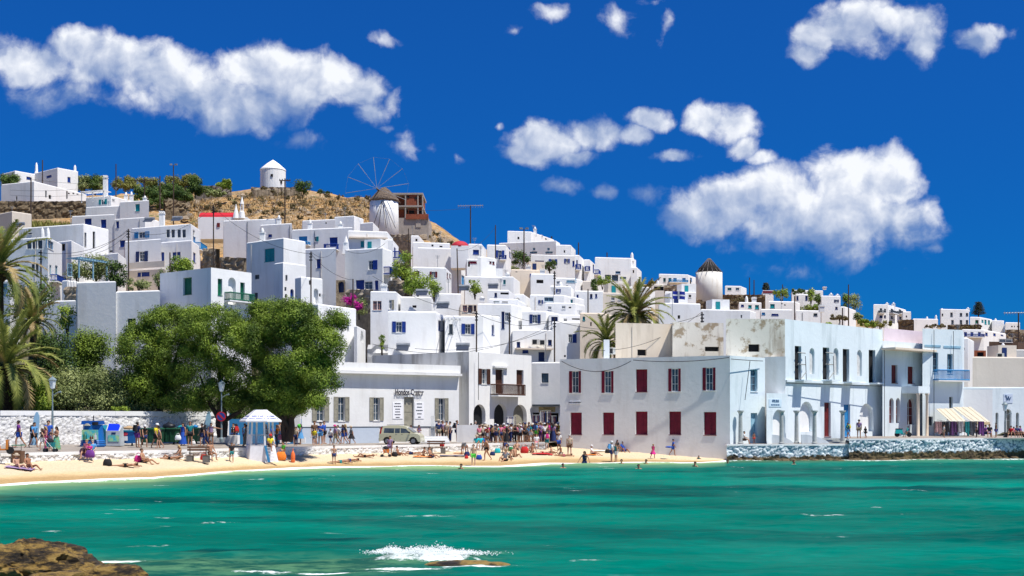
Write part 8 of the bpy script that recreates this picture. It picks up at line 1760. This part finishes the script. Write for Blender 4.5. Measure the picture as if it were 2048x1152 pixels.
    pp(914,881,44,'stand',80,1,'b','vest:c','shorts:n','man in a blue tank top with a dark backpack','p',pack='k')
    pp(943,880,38,'walk',-90,0,'k','shirt:w','shorts:r','person in white with red shorts holding a camera','p')
    pp(951,878,42,'stand',10,3,'g','vest:n','trousers:n','bald man in a navy waistcoat near the first arch','p')
    # crowd under the arches
    rnd=random.Random(77); spots=[('stand',0),('hold',-70),('walk',-80),('stand',120),('walk',80),('hips',20),('hold',60),('stand',-150)]
    crowd=[(962,868,'k','shirt:b','shorts:k'),(969,872,'g','shirt:w','trousers:k'),(976,884,'y','vest:r','shorts:w'),(982,870,'k','shirt:n','trousers:n'),(985,880,'k','vest:y','trousers:k'),(992,885,'bL','vest:e','shorts:n'),(998,870,'b','shirt:w','shorts:e'),(1003,874,'k','shirt:n','shorts:n'),(1008,868,'k','shirt:t','trousers:k'),(1013,886,'yL','vest:k','long_skirt:k'),
     (1020,872,'b','shirt:k','shorts:k'),(1024,880,'b','shirt:d','trousers:k'),(1028,870,'k','shirt:e','trousers:n'),(1031,884,'b','shirt:k','trousers:k'),(1036,884,'y','shirt:p','shorts:k'),(1041,886,'b','shirt:w','shorts:k'),(1046,870,'k','shirt:v','shorts:k'),(1050,884,'k','shirt:d','shorts:k'),(1053,882,'y','shirt:c','shorts:z'),(1058,880,'r','shirt:o','shorts:e'),(1062,884,'b','shirt:t','shorts:w'),(1066,878,'k','shirt:t','shorts:x'),(1070,866,'k','shirt:w','shorts:k'),(1073,884,'k','shirt:c','shorts:l'),
     (1078,874,'b','shirt:o','shorts:k'),(1082,882,'b','shirt:u','trousers:v'),(1085,868,'k','shirt:p','shorts:k'),(1089,885,'k','shirt:w','trousers:k'),(1094,866,'r','shirt:z','shorts:b'),(1098,884,'bL','shirt:m','shorts:e'),(1104,868,'k','shirt:y','shorts:k'),(1107,884,'kL','shirt:u','long_skirt:n'),(1112,882,'k','shirt:k','shorts:d'),(1116,872,'b','shirt:y','shorts:n'),(967,862,'b','shirt:c','shorts:n'),(1016,864,'k','shirt:v','trousers:n'),(1034,866,'g','shirt:w','shorts:z'),(1052,866,'b','shirt:r','shorts:k'),(1080,864,'k','shirt:n','trousers:k'),(990,862,'k','shirt:w','trousers:n')]
    hn={'k':'dark haired','b':'brown haired','y':'blonde','g':'grey haired','r':'red haired'}; seen={}
    for i,(px,py,h,t,b_) in enumerate(crowd):
        po,fa=spots[(i*5)%8]; ht=[None,None,'hat:z','cap:w',None,'cap:n'][i%6]; tw=CW[t[-1]]; bw=CW[b_[-1]]; bn=b_.split(':')[0].replace('_',' '); tn={'shirt':'shirt','vest':'tank top'}[t.split(':')[0]]
        plc='by the first arch' if px<975 else 'by the second arch' if px<1012 else 'by the third arch' if px<1060 else 'by the souvenir shop'
        row='back row' if py<876 else 'front row'
        lab=f"{hn[h[0]]} person, {tw} {tn}, {bw} {bn}, {row} {plc}"
        hh=(39 if py>876 else 37)*rnd.uniform(.88,1.04); dd=117.6-(py-861)*.27; lc=((px-CX)/F*dd,dd,prom_z(px,dd)); pk={3:'n',7:'k',23:'n',18:'c'}.get(i)
        pp(px,py,hh,po,fa+rnd.uniform(-20,20),[0,1,1,2][i%4],h,t,b_,lab,'p',pack=pk,hat=ht,loc=lc)
    hs_,cs_='kbygr','wbcpyqromtz'; combos=[(h,t,b_) for h in hs_ for t in cs_ for b_ in 'knwez']; used={(c[2][0],c[3][-1],c[4][-1]) for c in crowd}; rnd.shuffle(combos); k=0
    for h,t,b_ in combos:
        if (h,t,b_) in used: continue
        k+=1
        if k>34: break
        px=rnd.uniform(950,1117); dd=rnd.uniform(111,117.8); bn=rnd.choice(('shorts','shorts','trousers')); po,fa=rnd.choice(spots)
        pp(px,0,rnd.choice((27,33,36,37,38,40)),po,fa,rnd.choice((0,1,1,2)),h,'shirt:'+t,bn+':'+b_,f"{hn[h]} person in {CW[t]} top and {CW[b_]} {bn} amid the crowd before the arches",'p',hat=rnd.choice((None,None,'cap:w','hat:z')),loc=((px-CX)/F*dd,dd,prom_z(px,dd)))
    # seated on the quay and standing below the shop
    for px,c,l,f in ((953,'q','woman in a turquoise tee and straw hat sitting on the quay edge',-10),(961,'q','second person in turquoise sitting on the quay edge with crossed ankles',10),(969,'b','man in a bright blue tee sitting on the quay edge',30)):
        d=lerp(px,QDT)+.3; pp(px,0,0,'seat',f,1,'b','shirt:'+c,'shorts:'+('k' if c=='b' else 'x'),l,loc=((px-CX)/F*d,d,prom_z(px,d)-.48),hat='hat:z' if px==953 else None)
    d=lerp(1073,QDT)+.3; pp(1073,0,0,'seat',0,0,'b','shirt:w','shorts:p','woman in white sitting on the quay edge under the souvenir shop',loc=((1073-CX)/F*d,d,1.08))
    pp(1094,899,36,'stand',-170,0,'y','shirt:w','shorts:t','man in white tee and teal shorts standing on the sand by the quay','b',pack='m')
    pp(1118,902,38,'stand',-20,1,'y','shirt:w','shorts:b','person in a straw hat with a white and blue towel round the shoulders','b',hat='hat:z')
    pp(1139,912,44,'stand',170,3,'g','shirt:z','shorts:d','grey haired man in a beige shirt facing the crimson shutters','b')
    # beach
    pp(35,936,0,'sitg',55,0,'y','bra:k','briefs:k','blonde woman in black swimsuit sitting on a towel by the litter bin','b',hat='hat:z',loc=None).scale=(1.02,)*3
    pp(58,937,0,'sitg',60,2,'k',None,'briefs:k','tanned man sitting on the sand leaning back beside the blonde woman','b').scale=(1.1,)*3
    towel(40,938,.9,1.7,5,'u','lilac towel under the sitting couple at left')
    pp(252,934,1.02,'front',-88,1,'b',None,'briefs:k','person lying face down with the head on a dark bag','b'); bag(215,932,'b','k','round black beach bag used as a pillow',1.3)
    pp(288,926,0,'sitg',80,1,'b',None,'briefs:k','bare backed man sitting on the sand with legs stretched to the right','b').scale=(1.15,)*3; bag(277,924,'b','m','crimson rucksack standing behind the bare backed man',1.3)
    pp(340,919,1.0,'back',-95,1,'b','bra:e','briefs:k','person lying on the sand with a grey top left of the bench','b'); pp(361,919,0,'kneel',-60,1,'yL','bra:z','briefs:z','woman with long blonde hair kneeling on the sand','b').scale=(.95,)*3
    pp(421,920,0,'seat',45,1,'b','bra:k','briefs:k','woman in a black bikini sitting at the end of the wooden bench','b').scale=(1.12,)*3; bag(408,920,'b','r','red and yellow beach bag under the bench end',1.2)
    pp(463,924,40,'walk',20,1,'b','shirt:k','shorts:t','small child in a dark tee walking on the sand','b')
    pp(541,893,0,'seat',40,2,'r','shirt:y','shorts:d','lifeguard in a yellow tee and red cap sitting on the tower deck','b',hat='cap:r',loc=(P(541,0,89).x,89,ZP(891,89.8)-.42))
    pp(567,918,34,'stand',-30,1,'k','shirt:l','shorts:z','toddler in a lime green top behind the orange inflatable','b')
    bag(562,920,'b','o','orange inflatable ring bag right of the tower',1.8,'beach_bag'); bag(570,920,'b','c','small blue pail beside the orange inflatable',.7,'pail')
    pp(668,928,38,'stand',30,1,'b',None,'shorts:n','bare chested boy in navy shorts standing by the sunbathers','b')
    pp(682,926,.95,'front',-85,1,'b','bra:q','briefs:q','woman in turquoise bikini lying face down','b'); pp(700,923,.95,'front',-80,2,'k',None,'briefs:b','man in blue trunks lying face down beside her','b')
    pp(730,915,1.0,'back',-88,2,'k',None,'briefs:k','tanned person lying with one knee raised before the van','b')
    pp(780,913,42,'stand',-20,1,'b','shirt:u','shorts:u','woman in lilac bending over a pushchair on the beach','b')
    pram(771,914,'o','orange pushchair on the sand below the van'); pram(100,904,'t','dark pram on the promenade between the strollers','p')
    pp(797,911,0,'sitg',70,2,'k','bra:k','briefs:k','woman sitting sideways on the sand right of the pushchair','b').scale=(.95,)*3; bag(789,913,'b','k','black rucksack on the sand right of the pushchair',1.1)
    pp(824,909,.95,'back',-90,1,'k',None,'shorts:n','man in navy shorts lying behind the couple','b'); pp(846,913,0,'sitg',-60,1,'k','bra:k','briefs:k','woman in a black bikini propped up on the sand left of the bench','b').scale=(.95,)*3
    pp(862,915,0,'sitg',65,1,'b',None,'shorts:n','man leaning back with knees bent below the bench','b').scale=(1.05,)*3; towel(845,915,.8,1.6,0,'o','orange towel under the couple by the bench'); bag(884,893,103.8,'r','red bag lying on the bench seat',.9)
    towel(905,913,.8,2.2,4,'n','navy towel spread with bags'); towel(917,908,.6,.9,-10,'o','orange towel behind the bending man'); bag(934,912,'b','n','navy bag with a red patch on the beach',1.1); bag(933,917,'b','r','small red bag beside the navy bag',.7)
    pp(928,908,0,'bend',165,2,'k',None,'shorts:e','man in grey trunks bending down over his bags','b').scale=(1.0,)*3
    pp(947,932,44,'stand',-10,0,'b',None,'shorts:l','boy in lime green shorts standing at the waterline','b'); bag(958,919,'b','b','blue beach bag behind the boy in lime green shorts',1.1)
    pp(973,921,48,'walk',-75,1,'b',None,'briefs:k','slim man in black briefs striding across the sand','b')
    pp(1010,922,0,'sitg',-30,1,'y','shirt:e','shorts:k','woman sitting on a low chair near the waterline','b').scale=(1.15,)*3
    pp(1010,905,38,'bend',20,1,'k','shirt:n','shorts:d','person in navy stooping over the beach bags','b').scale=(.95,)*3
    pp(1030,913,0,'sitg',25,1,'y','bra:p','briefs:k','woman in pink bikini sitting under the crowd','b').scale=(1.1,)*3; pp(1034,900,0,'sitg',0,0,'y','bra:k','briefs:k','blonde woman sitting close to the quay wall','b').scale=(1.0,)*3
    pp(1020,919,0,'kneel',60,1,'b','bra:k','briefs:k','person kneeling on the sand beside the low chair','b').scale=(.8,)*3; bag(1049,906,'b','r','large bright red beach bag',1.6); bag(995,906,'b','q','turquoise bag on the sand near the quay',1.2); bag(1021,902,'b','g','green bag lying by the quay wall',1.1); bag(985,911,'b','n','navy bundle on the sand behind the striding man',1.0)
    pp(1064,905,0,'sitg',-20,2,'kL','bra:k','briefs:k','dark haired woman sitting right of the red bag','b').scale=(1.0,)*3
    pp(1085,908,.95,'front',-85,0,'b','bra:r','briefs:r','woman in red lying face down on a striped towel','b'); towel(1085,909,.9,1.8,0,'r','red striped towel under the woman in red'); pp(1104,908,0,'sitg',60,1,'b',None,'briefs:z','person sitting with raised knees right of the red towel','b').scale=(.85,)*3
    pp(1128,913,.95,'front',-95,1,'b',None,'briefs:p','sunbather in pink lying right of the arched pillow','b'); pp(1122,911,0,'kneel',-50,2,'b',None,'shorts:z','man crouching beside the sunbather in pink','b').scale=(.85,)*3
    pp(1186,910,0,'sitg',70,0,'g','shirt:w','shorts:d','white haired person in white reclining on the sand alone','b',hat='cap:w').scale=(1.0,)*3; towel(1180,911,.6,1.2,0,'o','orange towel under the white haired person'); towel(1200,903,.6,1.2,6,'w','white towel laid near the crimson shuttered wall'); bag(1215,906,'b','k','dark rucksack lying at the foot of the crimson shuttered wall',1.0)
    pp(1223,924,42,'stand',100,1,'g','shirt:w','shorts:n','man in a white cap and rucksack standing with a woman at the waterline','b',pack='c',hat='cap:w'); pp(1232,924,38,'stand',-60,1,'b','vest:t','shorts:w','woman in teal top and white skirt standing at the waterline','b')
    pp(1235,903,0,'seat',40,2,'kL','shirt:k','shorts:k','dark haired person in black sitting against the wall','b').scale=(.85,)*3; pp(1247,903,0,'sitg',20,2,'k','shirt:b','shorts:b','person in bright blue sitting in the shade of the wall','b').scale=(1.1,)*3
    pp(1270,904,36,'hips',-20,2,'kL','bra:k','briefs:k','woman in a black swimsuit standing against the white wall','b'); pp(1306,917,30,'walk',20,2,'y','vest:m','skirt:m','little girl in a magenta swimsuit walking on the sand','b')
    pp(1346,911,34,'walk',80,2,'k','shirt:b','shorts:b','child in blue carrying a round blue float in the shade','b')
    mb=MB(); b=P(1338,894,102.5); mb.lathe((b.x,b.y,b.z),[(.05,-.08),(.3,-.05),(.34,0),(.3,.05),(.05,.08)],14,1,1); tag(mb.build('swim_float',clothm('b'),None,org=b,smooth=True),'round blue float carried along the shaded wall','float')
    # bathers
    for px,py,l,po,h in ((920,937,'brown haired bather with bare shoulders off the beach at centre','swim',13),(1128,936,'dark head of a bather right of centre','swim',7),(1242,927,'dark haired bather close to the foam','swim',9),(1290,927,'head of a bather in the foam below the little girl','swim',7),(1278,938,'bather with short dark hair nearest the camera','swim',11),(1388,932,'bather standing up beside the splash','swim',13),(1456,928,'bather near the corner of the sea wall','swim',11),(1590,929,'bather swimming along the weedy sea wall','swim',10),(1396,921,'child in a teal swimsuit at the foot of the white wall','wade',22)):
        d=CH*F/(py-HY); hb=h if h>9 else 9; r=pp(px,py,hb,po,random.uniform(-60,60),1,'k' if 'dark' in l else 'b',None if po=='swim' else 'vest:t','briefs:k',l,loc=((px-CX)/F*d,d,0.0 if po=='swim' else -.4)); r.scale=(1.05,)*3 if po=='swim' else (.7,)*3
    d=96.5; pp(1169,932,0,'wade',-20,1,'kL','vest:n','skirt:n','woman in a blue patterned swimsuit wading bent over','b',loc=((1169-CX)/F*d,d,-.35)).scale=(1.15,)*3
    # terrace and sea wall
    T=lambda px,py,h,*a,**k:pp(px,py,h,*a,loc=((px-CX)/F*105.2,105.2,1.47),**k)
    T(1489,888,26,'seat',70,1,'k','shirt:w','shorts:d','man in a white tee sitting on the lower terrace'); T(1508,888,23,'stand',10,2,'b','bra:r','briefs:r','small child in a red swimsuit on the lower terrace')
    U=lambda px,h,*a,**k:pp(px,0,h,*a,loc=((px-CX)/F*108.2,108.2,1.95),**k)
    U(1696,32,'walk',-70,2,'k','shirt:t','shorts:c','person in teal with a yellow backpack by the blue door',pack='y'); U(1718,38,'stand',150,1,'k','shirt:u','shorts:x','man in a lilac polo with a side bag before the second arch'); U(1731,24,'walk',-60,2,'k','shirt:k','shorts:k','child in black with a bag walking behind the man in lilac')
    d=112
    for px,h,po,f,t,b_,l in ((1979,27,'seat',-20,'shirt:k','shorts:b','person in black sitting on the wall right of the stall'),(1992,30,'stand',-100,'shirt:d','shorts:b','man in a dark tee with jeans standing by the yellow arch'),(1972,26,'seat',60,'shirt:v','shorts:n','person in violet sitting by the stall end'),(2022,24,'seat',-40,'shirt:r','shorts:k','woman in dusty red sitting on the bench at far right'),(2028,22,'seat',10,'shirt:p','shorts:k','girl in pink sitting on the bench at far right'),(2034,25,'seat',20,'shirt:n','shorts:k','man in navy sitting on the bench at far right'),(2041,24,'seat',50,'shirt:v','shorts:k','rightmost person in purple on the bench'),(1888,26,'stand',80,'shirt:w','shorts:z','shopper in white looking through the racks'),(1953,27,'stand',-120,'shirt:k','trousers:k','shopper in black beside the grey dresses')):
        pp(px,0,h,po,f,1,'k',t,b_,l,loc=((px-CX)/F*d,d,1.95))
    c=P(2030,877,112.4); r=thing('park_bench',(c.x,c.y,1.95),'dark bench with four people at the far right','bench')
    for k in range(3): mb=MB(); mb.box((c.x,c.y-.2+k*.2,2.4),(2.2,.16,.05)); mb.build('seat_plank',cm('wood'),r)
    for q in (-.9,.9): mb=MB(); mb.box((c.x+q,c.y,2.17),(.08,.5,.42)); mb.build('leg',cm('dark'),r)
    # moped at the left edge and one on the terrace
    scooter(1,905,73.5,'orange','orange toned scooter cut by the left edge of the picture'); scooter(1806,878,115.5,'teal','small turquoise scooter parked below the arched doors')
    pp(1815,0,22,'seat',-70,2,'k','shirt:n','shorts:k','person crouching by the turquoise scooter',loc=((1816-CX)/F*115.5,115.5,1.95))
def pram(px,py,c,label,where='b'):
    d,z=foot(px,py,where); b=Vector(((px-CX)/F*d,d,z)); r=thing('pushchair',b,label,'pushchair')
    for x,y in ((-.3,-.2),(.35,-.2),(-.3,.2),(.35,.2)): mb=MB(); mb.tube([b+Vector((x,y-.02,.12)),b+Vector((x,y+.02,.12))],.12,12); mb.build('wheel',cm('dark'),r)
    mb=MB()
    for y in (-.2,.2): mb.tube([b+Vector((.35,y,.15)),b+Vector((-.35,y,.95))],.015,4); mb.tube([b+Vector((-.3,y,.15)),b+Vector((.15,y,.6))],.015,4)
    mb.tube([b+Vector((-.35,-.2,.95)),b+Vector((-.35,.2,.95))],.02,4); mb.build('frame',METAL,r)
    mb=MB(); mb.box(b+Vector((.05,0,.5)),(.42,.36,.3),0,1.15); mb.build('seat',clothm(c),r); mb=MB(); K=8
    mb.lathe(b+Vector((.0,0,.62)),[(.26,0),(.25,.15),(.17,.27),(.03,.32)],10,1,.8); mb.build('hood',clothm('k'),r)
def scooter(px,py,d,c,label):
    b=P(px,py,d); b.z=prom_z(px,d); r=thing('scooter',b,label,'scooter'); m_=mat('scooter_'+c,(.55,.20,.04) if c=='orange' else (.02,.35,.35),.35)
    for x in (-.6,.62): mb=MB(); mb.tube([b+Vector((x,-.05,.24)),b+Vector((x,.05,.24))],.24,14); mb.build('wheel',cm('dark'),r)
    mb=MB(); mb.box(b+Vector((-.42,0,.55)),(.75,.3,.4),0,.8); mb.box(b+Vector((.1,0,.3)),(.6,.26,.1)); mb.box(b+Vector((.45,0,.62)),(.12,.32,.62),0,.9); mb.build('body',m_,r)
    mb=MB(); mb.box(b+Vector((-.4,0,.8)),(.7,.26,.1),0,.9); mb.build('saddle',cm('dark'),r); mb=MB(); mb.tube([b+Vector((.6,0,.3)),b+Vector((.45,0,1.05))],.03,6); mb.tube([b+Vector((.42,-.3,1.05)),b+Vector((.42,.3,1.05))],.02,5); mb.build('handlebar',METAL,r)
# ---------- assemble
add_houses()
build_terrain(); build_beach(); build_promenade(); build_sea(); build_walls()
build_houses(); build_landmarks()
build_plants(); build_poles(); build_props(); build_rocks(); build_people()
